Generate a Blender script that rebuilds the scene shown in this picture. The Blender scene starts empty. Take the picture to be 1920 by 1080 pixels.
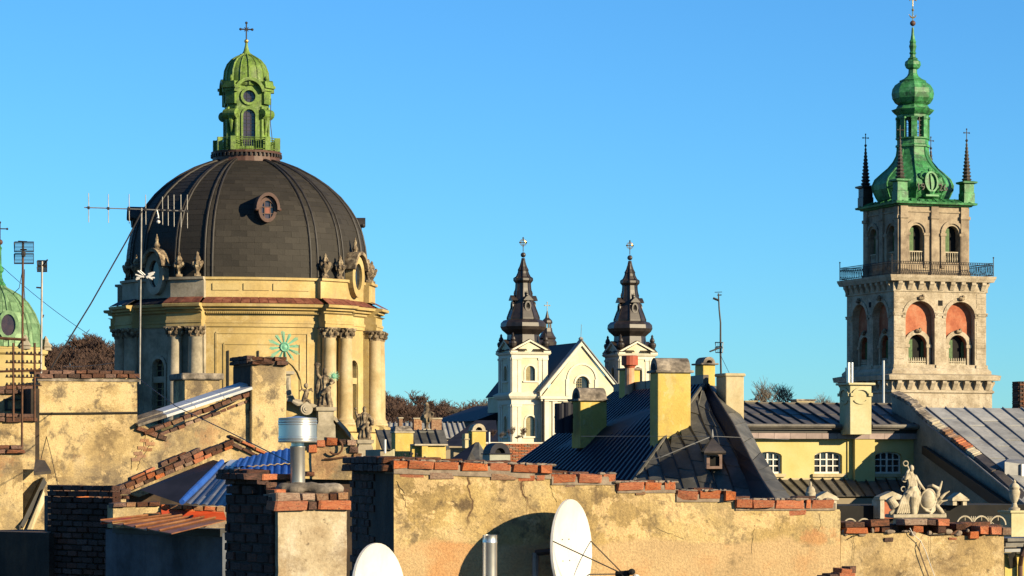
import bpy, bmesh, math, random
from mathutils import Vector, Matrix
from mathutils.geometry import tessellate_polygon
random.seed(11)
rnd = random.uniform
PI = math.pi
S = bpy.context.scene
C = S.collection
# ------------------------------------------------------------------ camera, sky, sun, exposure
F = 5333.33          # focal length in photograph pixels (100 mm on 36 mm)
HY = 870.0           # eye level row
CZ = 26.0            # eye height above the street
cam = bpy.data.cameras.new('camera')
camo = bpy.data.objects.new('camera', cam)
C.objects.link(camo)
camo.location = (0, 0, CZ)
camo.rotation_euler = (PI / 2, 0, 0)
cam.sensor_width = 36
cam.lens = 100
cam.shift_y = (HY - 540) / 1920
cam.clip_start = 0.5
cam.clip_end = 6000
S.camera = camo
SUN_AZ, SUN_EL = math.radians(56), math.radians(17)
SD = Vector((math.sin(SUN_AZ) * math.cos(SUN_EL), -math.cos(SUN_AZ) * math.cos(SUN_EL), math.sin(SUN_EL)))
W = bpy.data.worlds.new('World')
S.world = W
W.use_nodes = True
nt = W.node_tree
nt.nodes.clear()
sky = nt.nodes.new('ShaderNodeTexSky')
sky.sky_type = 'NISHITA'
sky.sun_disc = False
sky.sun_elevation = SUN_EL
sky.sun_rotation = math.atan2(SD.x, SD.y)
sky.altitude = 300
sky.air_density = 1.0
sky.dust_density = 0.0
sky.ozone_density = 3.0
bg = nt.nodes.new('ShaderNodeBackground')
bg.inputs['Strength'].default_value = 0.05
wo = nt.nodes.new('ShaderNodeOutputWorld')
grade = nt.nodes.new('ShaderNodeMix')
grade.data_type = 'RGBA'
grade.blend_type = 'MULTIPLY'
grade.inputs[0].default_value = 1.0
grade.inputs[7].default_value = (0.41, 0.91, 1.34, 1)   # one even tint for the whole sky: a deep winter blue
nt.links.new(sky.outputs[0], grade.inputs[6])
nt.links.new(grade.outputs[2], bg.inputs['Color'])
nt.links.new(bg.outputs[0], wo.inputs['Surface'])
sl = bpy.data.lights.new('sun', 'SUN')
sl.energy = 5.0
sl.angle = math.radians(0.5)
sl.color = (1.0, 0.82, 0.53)
so = bpy.data.objects.new('sun', sl)
C.objects.link(so)
so.rotation_euler = SD.to_track_quat('Z', 'Y').to_euler()
so.location = SD * 200
S.view_settings.view_transform = 'Standard'
S.view_settings.look = 'None'
S.view_settings.gamma = 1.0
S.view_settings.use_curve_mapping = False
S.view_settings.exposure = 1.4
S.render.film_transparent = False

# ------------------------------------------------------------------ helpers
def P(px, py, D):
    return Vector(((px - 960) / F * D, D, CZ + (HY - py) / F * D))

def tag(o, label=None, cat=None, group=None, kind=None):
    if label: o['label'] = label
    if cat: o['category'] = cat
    if group: o['group'] = group
    if kind: o['kind'] = kind
    return o

def mkobj(name, data, parent=None):
    o = bpy.data.objects.new(name, data)
    C.objects.link(o)
    if parent: o.parent = parent
    return o

class MB:
    def __init__(s, M=None):
        s.v, s.f, s.M = [], [], M
    def add(s, vs, fs):
        o = len(s.v)
        if s.M is not None: vs = [s.M @ Vector(p) for p in vs]
        s.v += [tuple(p) for p in vs]
        s.f += [tuple(i + o for i in f) for f in fs]
        return s
    def poly(s, pts): return s.add(pts, [tuple(range(len(pts)))])
    def hexa(s, b, t):
        return s.add(list(b) + list(t), [(3, 2, 1, 0), (4, 5, 6, 7), (0, 1, 5, 4), (1, 2, 6, 5), (2, 3, 7, 6), (3, 0, 4, 7)])
    def box(s, x0, x1, y0, y1, z0, z1):
        return s.hexa([(x0, y0, z0), (x1, y0, z0), (x1, y1, z0), (x0, y1, z0)], [(x0, y0, z1), (x1, y0, z1), (x1, y1, z1), (x0, y1, z1)])
    def slab(s, q, t):
        """quad q (4 points) with thickness t downwards along its normal"""
        q = [Vector(p) for p in q]
        n = (q[1] - q[0]).cross(q[3] - q[0]).normalized()
        if n.z < 0: n = -n
        return s.hexa([p - n * t for p in q], q)
    def tube(s, pts, r, n=6, cap=True):
        pts = [Vector(p) for p in pts]
        m = len(pts)
        rr = r if isinstance(r, (list, tuple)) else [r] * m
        vs, fs = [], []
        prev = None
        for i in range(m):
            d = (pts[min(i + 1, m - 1)] - pts[max(i - 1, 0)])
            d = d.normalized() if d.length > 1e-9 else Vector((0, 0, 1))
            if prev is None:
                a = Vector((0, 0, 1)) if abs(d.z) < .9 else Vector((1, 0, 0))
                x = d.cross(a).normalized()
            else:
                x = prev - d * prev.dot(d)
                x = x.normalized() if x.length > 1e-6 else d.cross(Vector((0, 0, 1))).normalized()
            prev = x
            y = d.cross(x)
            for k in range(n):
                a = 2 * PI * k / n
                vs.append(pts[i] + (x * math.cos(a) + y * math.sin(a)) * rr[i])
        for i in range(m - 1):
            for k in range(n):
                k2 = (k + 1) % n
                fs.append((i * n + k, i * n + k2, (i + 1) * n + k2, (i + 1) * n + k))
        if cap:
            fs.append(tuple(range(n - 1, -1, -1)))
            fs.append(tuple((m - 1) * n + k for k in range(n)))
        return s.add(vs, fs)
    def blob(s, c, r, n=8, m=6):
        rx, ry, rz = r if isinstance(r, (list, tuple)) else (r, r, r)
        prof = [(math.sin(PI * i / m), -math.cos(PI * i / m)) for i in range(m + 1)]
        vs, fs = [], []
        for a, b in prof:
            for k in range(n):
                t = 2 * PI * k / n
                vs.append((c[0] + rx * max(a, .02) * math.cos(t), c[1] + ry * max(a, .02) * math.sin(t), c[2] + rz * b))
        for i in range(m):
            for k in range(n):
                fs.append((i * n + k, i * n + (k + 1) % n, (i + 1) * n + (k + 1) % n, (i + 1) * n + k))
        fs += [tuple(range(n - 1, -1, -1)), tuple(m * n + k for k in range(n))]
        return s.add(vs, fs)
    def lathe(s, prof, c=(0, 0), n=16, ph=0.0, cap=True, fold=0, fa=0.0, sx=1, sy=1):
        vs, fs = [], []
        for r, z in prof:
            for k in range(n):
                a = ph + 2 * PI * k / n
                q = r * (1 + fa * math.cos(fold * a)) if fold else r
                vs.append((c[0] + q * math.cos(a) * sx, c[1] + q * math.sin(a) * sy, z))
        m = len(prof)
        for i in range(m - 1):
            for k in range(n):
                k2 = (k + 1) % n
                fs.append((i * n + k, i * n + k2, (i + 1) * n + k2, (i + 1) * n + k))
        if cap:
            fs.append(tuple(range(n - 1, -1, -1)))
            fs.append(tuple((m - 1) * n + k for k in range(n)))
        return s.add(vs, fs)
    def sqlathe(s, prof, c=(0, 0)):
        """square stepped profile: half-width, z"""
        return s.lathe([(r * math.sqrt(2), z) for r, z in prof], c, 4, PI / 4)
    def prism(s, poly, y0, y1):
        n = len(poly)
        vs = [(x, y0, z) for x, z in poly] + [(x, y1, z) for x, z in poly]
        fs = [(i, (i + 1) % n, n + (i + 1) % n, n + i) for i in range(n)]
        tr = tessellate_polygon([[Vector((x, 0, z)) for x, z in poly]])
        fs += [tuple(t) for t in tr] + [tuple(n + i for i in t) for t in tr]
        return s.add(vs, fs)
    def wall(s, outer, holes, y, d):
        """front sheet at y with openings cut through; reveals of depth d"""
        loops = [outer] + holes
        tr = tessellate_polygon([[Vector((x, 0, z)) for x, z in l] for l in loops])
        flat = [(x, y, z) for l in loops for x, z in l]
        s.add(flat, [tuple(t) for t in tr])
        for h in holes:
            n = len(h)
            s.add([(x, y, z) for x, z in h] + [(x, y + d, z) for x, z in h], [(i, (i + 1) % n, n + (i + 1) % n, n + i) for i in range(n)])
        return s
    def ringband(s, inner, outer, y0, y1):
        """moulding between two outlines of equal length (open strip), proud from y1 to y0"""
        n = len(inner)
        vs = [(x, y0, z) for x, z in inner] + [(x, y0, z) for x, z in outer] + [(x, y1, z) for x, z in inner] + [(x, y1, z) for x, z in outer]
        fs = []
        for i in range(n - 1):
            fs += [(i, i + 1, n + i + 1, n + i), (n + i, n + i + 1, 3 * n + i + 1, 3 * n + i), (2 * n + i, 2 * n + i + 1, i + 1, i)]
        fs += [(0, n, 3 * n, 2 * n), (n - 1, 2 * n - 1, 4 * n - 1, 3 * n - 1)]
        return s.add(vs, fs)
    def mesh(s, name, mat, smooth=False):
        me = bpy.data.meshes.new(name)
        me.from_pydata(s.v, [], s.f)
        if mat: me.materials.append(mat)
        if smooth: me.polygons.foreach_set('use_smooth', [True] * len(me.polygons))
        me.update()
        return me
    def build(s, name, mat, parent=None, smooth=False, bevel=0, remesh=0, angle=None):
        o = mkobj(name, s.mesh(name, mat, smooth), parent)
        if remesh:
            m = o.modifiers.new('fuse', 'REMESH'); m.mode = 'VOXEL'; m.voxel_size = remesh; m.use_smooth_shade = True
            m = o.modifiers.new('soft', 'SMOOTH'); m.iterations = 1; m.factor = .35
        if bevel:
            m = o.modifiers.new('edge', 'BEVEL'); m.width = bevel; m.segments = 1; m.limit_method = 'ANGLE'
        if angle:
            m = o.modifiers.new('split', 'EDGE_SPLIT'); m.split_angle = math.radians(angle)
        return o

def arch(cx, z0, w, h, n=10, rise=None):
    """outline of an arched opening, semicircular unless rise is given"""
    r = w / 2
    if rise is None: rise = r
    zs = z0 + h - rise
    return [(cx - r, z0), (cx + r, z0)] + [(cx + r * math.cos(PI * i / n), zs + rise * math.sin(PI * i / n)) for i in range(n + 1)]
def arcstrip(cx, zs, r, n=12, a0=0, a1=PI, rz=None):
    rz = r if rz is None else rz
    return [(cx + r * math.cos(a0 + (a1 - a0) * i / n), zs + rz * math.sin(a0 + (a1 - a0) * i / n)) for i in range(n + 1)]
def circ(cx, cz, r, n=16, rz=None): return arcstrip(cx, cz, r, n - 1, 0, 2 * PI * (n - 1) / n, rz)
def rect(x0, x1, z0, z1): return [(x0, z0), (x1, z0), (x1, z1), (x0, z1)]

class Fr:
    """a thing: Empty at its base, rotated by r degrees; pixel (photo) to local coordinates on the plane y = ly"""
    def __init__(s, name, label, cat, px, D, r=0, group=None, z=0.0):
        s.o = bpy.data.objects.new(name, None)
        C.objects.link(s.o)
        s.X0, s.D, s.r = (px - 960) / F * D, D, math.radians(r)
        s.o.location = (s.X0, D, z)
        s.o.rotation_euler = (0, 0, s.r)
        s.o.empty_display_size = .3
        s.z0 = z
        s.s = D / F
        tag(s.o, label, cat, group, 'thing')
    def x(s, px, ly=0.0):
        k = (px - 960) / F
        c, n = math.cos(s.r), math.sin(s.r)
        return (k * (s.D + ly * c) - s.X0 + ly * n) / (c - k * n)
    def z(s, py, lx=0.0, ly=0.0):
        Y = s.D + lx * math.sin(s.r) + ly * math.cos(s.r)
        return CZ + (HY - py) / F * Y - s.z0
    def p(s, px, py, ly=0.0):
        x = s.x(px, ly)
        return (x, ly, s.z(py, x, ly))
    def q(s, px, py, ly=0.0):
        x = s.x(px, ly)
        return (x, s.z(py, x, ly))
    def loc(s, px, py, D):
        """a pixel at a world depth, in local coordinates"""
        v = P(px, py, D) - Vector((s.X0, s.D, s.z0))
        return Matrix.Rotation(-s.r, 3, 'Z') @ v

# ------------------------------------------------------------------ materials
MATS = {}
TONE = {'old_plaster': .72, 'flaking_wall_plaster': .76, 'tan_wall_plaster': .76, 'pale_chimney_plaster': .6, 'orange_brick': .58, 'faded_brick': .68, 'tower_limestone': .73, 'grey_brown_stone': .82, 'dark_brown_copper': .58, 'pale_grey_tin': .78,
        'pale_statue_stone': .66, 'ochre_church_plaster': .69, 'column_stone': .68, 'yellow_green_copper': .82, 'green_copper': .98, 'pale_verdigris': .72, 'red_niche_plaster': .66,
        'cream_church_plaster': .92, 'white_church_trim': .95, 'bright_yellow_plaster': .65, 'pale_yellow_plaster': .64, 'lemon_house_plaster': .63, 'buff_plaster': .68, 'dish_enamel': .8,
        'statue_stone': .8, 'bluish_render': .4, 'mossy_cap_stone': .8, 'pale_ochre_wall': .7, 'blue_tin': .8, 'white_paint': .8, 'window_paint': .8, 'red_tin_flashing': .7, 'rust_red_tin': .7, 'dark_dome_slate': .5, 'dome_lead': .55}
def mat(name, cols, scale=1.0, rough=.85, bump=.0, bscale=None, metal=0.0, rand=.0, speck=.0, streak=None, patch=None, crack=None, zmix=None, spec=.3, sat=0.0, grime=()):
    """cols: 2-4 colours spread by a noise; rand: per-piece value variation; patch=(colour, scale, threshold);
    crack=(colour, scale); streak=(colour, amount); zmix=(colour, z, softness)"""
    if name in MATS: return MATS[name]
    k_ = TONE.get(name, 1.0) * .7
    sc_ = lambda c: tuple(v * k_ for v in c)
    cols = [sc_(c) for c in cols]
    if patch: patch = (sc_(patch[0]),) + tuple(patch[1:])
    if streak: streak = (sc_(streak[0]),) + tuple(streak[1:])
    if zmix: zmix = (sc_(zmix[0]),) + tuple(zmix[1:])
    m = bpy.data.materials.new(name); MATS[name] = m
    m.use_nodes = True
    t = m.node_tree; N = t.nodes; L = t.links
    N.clear()
    out = N.new('ShaderNodeOutputMaterial'); b = N.new('ShaderNodeBsdfPrincipled')
    L.new(b.outputs[0], out.inputs[0])
    b.inputs['Roughness'].default_value = rough
    b.inputs['Metallic'].default_value = metal
    b.inputs['Specular IOR Level'].default_value = spec
    tc = N.new('ShaderNodeTexCoord'); oi = N.new('ShaderNodeObjectInfo')
    add = N.new('ShaderNodeVectorMath'); add.operation = 'MULTIPLY_ADD'
    cx = N.new('ShaderNodeCombineXYZ')
    for i in range(3): L.new(oi.outputs['Random'], cx.inputs[i])
    L.new(cx.outputs[0], add.inputs[0]); add.inputs[1].default_value = (37, 23, 51) if rand else (0, 0, 0)
    L.new(tc.outputs['Object'], add.inputs[2])
    V = add.outputs[0]
    def noise(sc, det=5, ro=.6, vec=None, dist=0.0):
        n = N.new('ShaderNodeTexNoise'); n.inputs['Scale'].default_value = sc; n.inputs['Detail'].default_value = det
        n.inputs['Roughness'].default_value = ro; n.inputs['Distortion'].default_value = dist
        L.new(vec or V, n.inputs['Vector']); return n.outputs['Fac']
    def rampf(fac, a, c):
        r = N.new('ShaderNodeMapRange'); r.inputs[1].default_value = a; r.inputs[2].default_value = c
        L.new(fac, r.inputs[0]); return r.outputs[0]
    def mix(fac, a, c, mode='MIX'):
        x = N.new('ShaderNodeMix'); x.data_type = 'RGBA'; x.blend_type = mode
        if isinstance(fac, float): x.inputs[0].default_value = fac
        else: L.new(fac, x.inputs[0])
        for i, v in ((6, a), (7, c)):
            if isinstance(v, (tuple, list)): x.inputs[i].default_value = (*v[:3], 1)
            else: L.new(v, x.inputs[i])
        return x.outputs[2]
    cr = N.new('ShaderNodeValToRGB')
    e = cr.color_ramp.elements
    n = len(cols)
    e[0].position, e[1].position = .37, .63
    e[0].color = (*cols[0], 1); e[1].color = (*cols[-1], 1)
    for i in range(1, n - 1):
        q = e.new(.37 + .26 * i / (n - 1)); q.color = (*cols[i], 1)
    L.new(noise(scale, 8, .65), cr.inputs[0])
    col = cr.outputs[0]
    if patch:
        col = mix(rampf(noise(patch[1], 6, .6, dist=.6), patch[2], patch[2] + .06), col, patch[0])
    for gcol, gs, lo, hi, gm in grime:
        gf = N.new('ShaderNodeMath'); gf.operation = 'MULTIPLY'; L.new(rampf(noise(gs, 9, .72, dist=.25), lo, hi), gf.inputs[0]); gf.inputs[1].default_value = gm
        col = mix(gf.outputs[0], col, sc_(gcol))
    if streak:
        mp = N.new('ShaderNodeMapping'); mp.inputs['Scale'].default_value = (1, 1, .12); L.new(V, mp.inputs[0])
        col = mix(rampf(noise(streak[2] if len(streak) > 2 else scale * 3, 5, .65, mp.outputs[0]), .5, .5 + .35 / max(streak[1], .01)), col, streak[0])
    if zmix:
        sp = N.new('ShaderNodeSeparateXYZ'); L.new(tc.outputs['Object'], sp.inputs[0])
        ad = N.new('ShaderNodeMath'); ad.operation = 'MULTIPLY_ADD'
        L.new(noise(zmix[3] if len(zmix) > 3 else scale * .7, 6, .6), ad.inputs[0]); ad.inputs[1].default_value = zmix[2]; L.new(sp.outputs[2], ad.inputs[2])
        zc = zmix[1] + zmix[2] * .5
        col = mix(rampf(ad.outputs[0], zc + zmix[2] * .05, zc - zmix[2] * .05), col, mix(rampf(noise(3.1, 8, .7), .60, .68), mix(rampf(noise(.8, 7, .65), .50, .62), mix(rampf(noise(1.7, 8, .7), .42, .62), zmix[0], tuple(c * .80 for c in zmix[0])), (zmix[0][0] * .95, zmix[0][1] * .74, zmix[0][2] * .62)), tuple(c * .5 for c in zmix[0])))
    if crack:
        vo = N.new('ShaderNodeTexVoronoi'); vo.feature = 'DISTANCE_TO_EDGE'; vo.inputs['Scale'].default_value = crack[1]
        nv = N.new('ShaderNodeTexNoise'); nv.inputs['Scale'].default_value = crack[1] * 2.3; nv.inputs['Detail'].default_value = 6; L.new(V, nv.inputs['Vector'])
        ma = N.new('ShaderNodeVectorMath'); ma.operation = 'MULTIPLY_ADD'; ma.inputs[1].default_value = (.7 / crack[1],) * 3
        L.new(nv.outputs['Color'], ma.inputs[0]); L.new(V, ma.inputs[2]); L.new(ma.outputs[0], vo.inputs['Vector'])
        mk = N.new('ShaderNodeMath'); mk.operation = 'MULTIPLY'
        L.new(rampf(vo.outputs['Distance'], .014, .004), mk.inputs[0]); L.new(rampf(noise(crack[1] * .55, 3), .52, .58), mk.inputs[1])
        col = mix(mk.outputs[0], col, crack[0])
    fine = noise(bscale or scale * 9, 6, .7)
    if speck:
        col = mix(float(speck), col, mix(rampf(fine, .3, .7), (.15, .15, .15), (1, 1, 1)), 'OVERLAY')
    if rand:
        mr = N.new('ShaderNodeMapRange'); mr.inputs[3].default_value = 1 - rand; mr.inputs[4].default_value = 1 + rand
        L.new(oi.outputs['Random'], mr.inputs[0])
        h = N.new('ShaderNodeHueSaturation'); L.new(col, h.inputs['Color']); L.new(mr.outputs[0], h.inputs['Value'])
        if sat:
            wn = N.new('ShaderNodeTexWhiteNoise'); wn.noise_dimensions = '1D'; L.new(oi.outputs['Random'], wn.inputs['W'])
            mr2 = N.new('ShaderNodeMapRange'); mr2.inputs[3].default_value = 1 - sat; mr2.inputs[4].default_value = 1 + sat * .3
            L.new(wn.outputs['Value'], mr2.inputs[0]); L.new(mr2.outputs[0], h.inputs['Saturation'])
        col = h.outputs[0]
    L.new(col, b.inputs['Base Color'])
    if bump:
        bp = N.new('ShaderNodeBump'); bp.inputs['Strength'].default_value = min(bump, 1); bp.inputs['Distance'].default_value = .02 * max(1, bump) / max(scale, .05) ** .5
        L.new(fine, bp.inputs['Height']); L.new(bp.outputs[0], b.inputs['Normal'])
    return m

m_plast = mat('old_plaster', [(.24, .17, .085), (.44, .32, .15), (.56, .42, .20), (.62, .49, .28)], 1.1, .95, .5, 36, speck=.35, patch=((.16, .125, .085), 1.5, .60),
              grime=(((.70, .54, .28), .75, .51, .525, .7), ((.20, .155, .105), .6, .47, .60, .8), ((.66, .49, .25), 1.6, .55, .565, .6), ((.13, .10, .07), 2.4, .52, .61, .85), ((.46, .23, .10), .7, .58, .64, .5), ((.09, .07, .05), 9, .59, .65, .75)), streak=((.27, .20, .12), .6, 1.8))
m_plastN = mat('flaking_wall_plaster', [(.30, .21, .09), (.47, .33, .13), (.60, .44, .19), (.56, .43, .22)], 1.0, .95, .55, 42, speck=.35, patch=((.14, .095, .05), 1.3, .60), crack=((.07, .04, .02), .75), zmix=((.60, .42, .215), 25.24, .5, 1.1), streak=((.24, .165, .085), .7, 2.6),
               grime=(((.78, .57, .28), 1.25, .52, .535, .75), ((.25, .175, .09), .95, .48, .62, .7), ((.72, .52, .26), 2.1, .555, .57, .7), ((.15, .11, .065), 3.2, .53, .62, .8), ((.58, .27, .11), .9, .58, .64, .65), ((.11, .08, .05), 12, .60, .66, .75)))
NKW = dict(speck=.35, patch=((.14, .095, .05), 1.3, .60), crack=((.07, .04, .02), .75), streak=((.24, .165, .085), .7, 2.6), grime=(((.66, .50, .27), 1.25, .52, .535, .7), ((.22, .15, .08), .95, .49, .62, .65), ((.60, .44, .22), 2.1, .555, .57, .7), ((.15, .11, .065), 3.2, .55, .64, .7), ((.11, .08, .05), 12, .60, .66, .75)))
m_plastN2 = mat('tan_wall_plaster', [(.32, .22, .10), (.44, .31, .14), (.54, .39, .18), (.50, .37, .19)], .9, .95, .55, 42, **NKW)
m_plastG = mat('pale_chimney_plaster', [(.44, .33, .20), (.62, .51, .34), (.78, .69, .54)], 2.2, .95, .5, 42, speck=.25, streak=((.46, .27, .11), .8, 9), grime=(((.28, .20, .12), 2.0, .50, .62, .75), ((.14, .10, .07), 14, .60, .66, .8)))
m_plastD = mat('soot_shade_plaster', [(.015, .012, .01), (.035, .026, .02), (.07, .045, .03)], 1.4, .95, .6, 16, streak=((.17, .075, .03), .6, 2.2))  # soot-black plaster, also used where shade is put in as dark colour
m_plastB = mat('bluish_render', [(.10, .12, .15), (.20, .23, .28), (.30, .33, .38)], 1.7, .95, .5, 16, streak=((.05, .05, .06), .9, 3))
m_mortar = mat('mortar', [(.16, .12, .09), (.30, .24, .18)], 9, .95, .8, 40)
m_mortard = mat('dark_mortar', [(.06, .045, .034), (.16, .125, .095)], 9, .95, .8, 40)
m_sootshade = mat('soot_shade_mortar', [(.012, .010, .010), (.05, .04, .036)], 9, .95, .8, 40)
m_brick = mat('orange_brick', [(.42, .095, .03), (.60, .17, .055), (.66, .25, .10)], 7, .9, .8, 50, rand=.25, sat=.1, speck=.35, patch=((.07, .035, .025), 7, .60), grime=(((.42, .30, .20), 5, .58, .64, .6), ((.13, .05, .03), 9, .55, .68, .7)))
m_brickF = mat('faded_brick', [(.22, .11, .06), (.36, .19, .10), (.45, .30, .18)], 6, .9, .8, 50, rand=.3, sat=.3, speck=.3, patch=((.07, .05, .035), 6, .6))
m_brickD = mat('soot_shade_brick', [(.025, .012, .009), (.055, .022, .015), (.09, .03, .018)], 5, .92, .8, 40, rand=.55, sat=.4, speck=.2)  # soot-black brick, also carries the shadow of the lower-left wall
m_brickS = mat('weathered_brick', [(.04, .02, .013), (.095, .04, .022), (.16, .06, .03)], 6, .92, .8, 50, rand=.45, sat=.3, speck=.2)
m_stone = mat('tower_limestone', [(.38, .31, .215), (.51, .43, .315), (.59, .51, .39)], .8, .9, .6, 7, speck=.35, streak=((.20, .155, .105), .7, 1.3), grime=(((.22, .18, .13), .5, .51, .66, .55), ((.15, .12, .09), 3, .59, .67, .6)))
m_stoneU = mat('grey_brown_stone', [(.22, .17, .12), (.34, .27, .19), (.42, .34, .24)], .8, .9, .5, 5, speck=.2, streak=((.14, .11, .08), .5, 1.3))
m_stoneD = mat('statue_stone', [(.05, .04, .03), (.19, .14, .09), (.42, .34, .22)], 2.6, .9, .5, 9, speck=.3)
m_pale = mat('pale_statue_stone', [(.42, .36, .25), (.58, .50, .36), (.68, .61, .47)], 3, .85, .3, 14, speck=.2)
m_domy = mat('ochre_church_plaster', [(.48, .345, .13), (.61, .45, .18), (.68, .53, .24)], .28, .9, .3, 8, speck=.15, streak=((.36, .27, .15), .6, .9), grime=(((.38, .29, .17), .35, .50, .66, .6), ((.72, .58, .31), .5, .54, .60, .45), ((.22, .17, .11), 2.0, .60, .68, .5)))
m_domg = mat('weathered_stone_drum_shade', [(.19, .165, .12), (.31, .27, .20), (.40, .35, .27)], .5, .9, .4, 5, speck=.2, streak=((.2, .17, .13), .4, 1.2))  # weathered stone; also darkens the drum's left side, shade as colour
m_col = mat('column_stone', [(.50, .38, .19), (.64, .50, .28), (.70, .57, .36)], .5, .9, .3, 5, speck=.15, streak=((.40, .2, .08), .35, 1.0))
m_slate = mat('dark_dome_slate', [(.034, .030, .025), (.048, .042, .035), (.060, .053, .044)], .12, .7, .3, 8, rand=.12, speck=.1, spec=.2)
m_rib = mat('dome_lead', [(.035, .03, .027), (.06, .054, .05)], 1.5, .5, .2, 10)
m_ringb = mat('brown_copper', [(.055, .027, .02), (.10, .05, .038)], 2, .55, .2, 10)
m_tinred = mat('red_tin', [(.09, .026, .018), (.17, .05, .032), (.22, .09, .055)], 2, .6, .2, 10, rand=.25)
m_lgreen = mat('yellow_green_copper', [(.085, .16, .022), (.16, .27, .04), (.22, .34, .07)], 1.1, .6, .3, 8, speck=.3, streak=((.035, .065, .015), .8, 4), grime=(((.045, .075, .02), 2.2, .49, .60, .75), ((.26, .36, .16), 3, .55, .6, .5)))
m_green = mat('green_copper', [(.018, .10, .028), (.035, .20, .06), (.065, .29, .10)], .8, .55, .3, 6, speck=.25, streak=((.02, .055, .025), .5, 2), patch=((.22, .16, .04), 1.1, .70), grime=(((.012, .05, .025), 1.4, .49, .60, .75), ((.14, .36, .19), 2.2, .55, .6, .5)))
m_verd = mat('pale_verdigris', [(.10, .20, .09), (.17, .32, .15), (.26, .42, .22)], .8, .6, .3, 6, speck=.25, rand=.18, streak=((.05, .10, .04), .5, 2))
m_burst = mat('verdigris_gilding', [(.10, .30, .20), (.18, .42, .28)], 3, .6, .2, 12)
m_gold = mat('gilding', [(.75, .5, .12), (.9, .66, .22)], 3, .3, metal=.9)
m_iron = mat('dark_iron', [(.015, .014, .014), (.035, .03, .028)], 8, .6)
m_rust = mat('rusty_iron', [(.05, .022, .012), (.12, .05, .022)], 8, .8)
m_galv = mat('galvanised_mast', [(.16, .155, .15), (.28, .27, .25)], 6, .5, metal=.3)
m_steel = mat('stainless_steel', [(.66, .64, .61), (.78, .76, .72)], 5, .34, metal=.9)
m_white = mat('white_paint', [(.72, .70, .66), (.82, .80, .77)], 2, .45, spec=.4)
m_dish = mat('dish_enamel', [(.72, .70, .66), (.84, .83, .81)], 2, .4, spec=.4, streak=((.6, .56, .5), .6, 6), patch=((.30, .08, .02), 1.6, .745))
m_frame = mat('window_paint', [(.66, .64, .58), (.78, .76, .70)], 6, .6)
m_glass = mat('dark_glass', [(.012, .013, .016), (.03, .034, .04)], 1.2, .12, spec=.6)
m_glassr = mat('tinted_glass', [(.03, .025, .04), (.06, .04, .05)], 1.2, .2, spec=.6)
m_glasso = mat('red_glass', [(.16, .045, .025), (.24, .08, .04)], 2, .3, spec=.5)
m_black = mat('dark_interior', [(.006, .006, .006), (.012, .011, .010)], 2, .95)
m_shut = mat('green_shutter', [(.05, .10, .035), (.09, .16, .06)], 3, .7)
m_louv = mat('faded_wooden_shutter', [(.20, .17, .09), (.30, .25, .13)], 3, .8)
m_terra = mat('red_niche_plaster', [(.42, .12, .06), (.54, .18, .09), (.58, .25, .14)], 1.0, .9, .3, 6, speck=.2, patch=((.6, .42, .28), 1.3, .68))
m_cream = mat('cream_church_plaster', [(.56, .50, .33), (.62, .57, .40), (.65, .61, .46)], .35, .9, .2, 3, speck=.08)
m_trim = mat('white_church_trim', [(.60, .56, .44), (.70, .66, .54)], .5, .9, .2, 3, speck=.1)
m_spire = mat('dark_brown_copper', [(.022, .016, .013), (.042, .030, .025), (.06, .045, .038)], 1.0, .45, .2, 5, speck=.2, spec=.45)
m_lead = mat('grey_lead', [(.16, .16, .16), (.28, .28, .28)], .8, .55, .2, 5)
m_navy = mat('navy_tin', [(.009, .010, .017), (.017, .018, .03)], 1.5, .6, .2, 8, spec=.15)
m_corr = mat('corrugated_blue_black', [(.006, .006, .014), (.012, .012, .026)], 1.2, .5, .1, 8, rand=.2, spec=.1)
m_tar = mat('dark_roof_sheet', [(.045, .044, .038), (.075, .073, .064), (.115, .108, .094)], 1.4, .6, .3, 12, rand=.28, speck=.2, spec=.35)
m_tarb = mat('brown_black_sheet', [(.030, .025, .022), (.050, .042, .036), (.075, .060, .05)], 1.4, .6, .3, 12, rand=.2, speck=.2)
m_seam = mat('roof_seam', [(.012, .011, .010), (.025, .023, .02)], 3, .6)
m_roofb = mat('dull_brown_tin', [(.06, .055, .048), (.10, .09, .078), (.13, .12, .10)], 1.0, .5, .2, 8, rand=.15, speck=.15)
m_greyr = mat('pale_grey_tin', [(.30, .30, .29), (.40, .40, .385), (.48, .47, .44)], .9, .5, .2, 8, rand=.16, speck=.15, patch=((.24, .19, .13), 1.2, .68), grime=(((.20, .19, .17), .7, .52, .68, .5),), streak=((.24, .21, .17), .5, 3))
m_yel = mat('bright_yellow_plaster', [(.66, .47, .11), (.76, .57, .15), (.79, .63, .22)], .9, .9, .3, 24, speck=.12, streak=((.46, .33, .13), .6, 4), grime=(((.44, .32, .14), 1.6, .53, .66, .55), ((.80, .68, .36), 2.4, .57, .60, .45)))
m_yelp = mat('pale_yellow_plaster', [(.62, .55, .30), (.70, .63, .37), (.74, .68, .45)], 1.0, .9, .3, 10, speck=.12, crack=((.3, .25, .12), .8))
m_yelb = mat('lemon_house_plaster', [(.68, .56, .20), (.75, .63, .26), (.78, .67, .32)], .5, .9, .2, 20, speck=.08, streak=((.58, .47, .2), .4, 2.2), grime=(((.56, .46, .22), .9, .60, .75, .5),))
m_buff = mat('buff_plaster', [(.50, .40, .22), (.60, .50, .30), (.66, .57, .38)], 1.2, .9, .3, 10, speck=.15, streak=((.4, .3, .16), .4, 4))
m_capst = mat('mossy_cap_stone', [(.07, .06, .05), (.20, .17, .14), (.40, .34, .27)], 3.5, .95, .6, 16, speck=.3)
m_pinkf = mat('pinkish_fascia', [(.20, .15, .14), (.30, .23, .21)], 2, .7, rand=.15)
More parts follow.
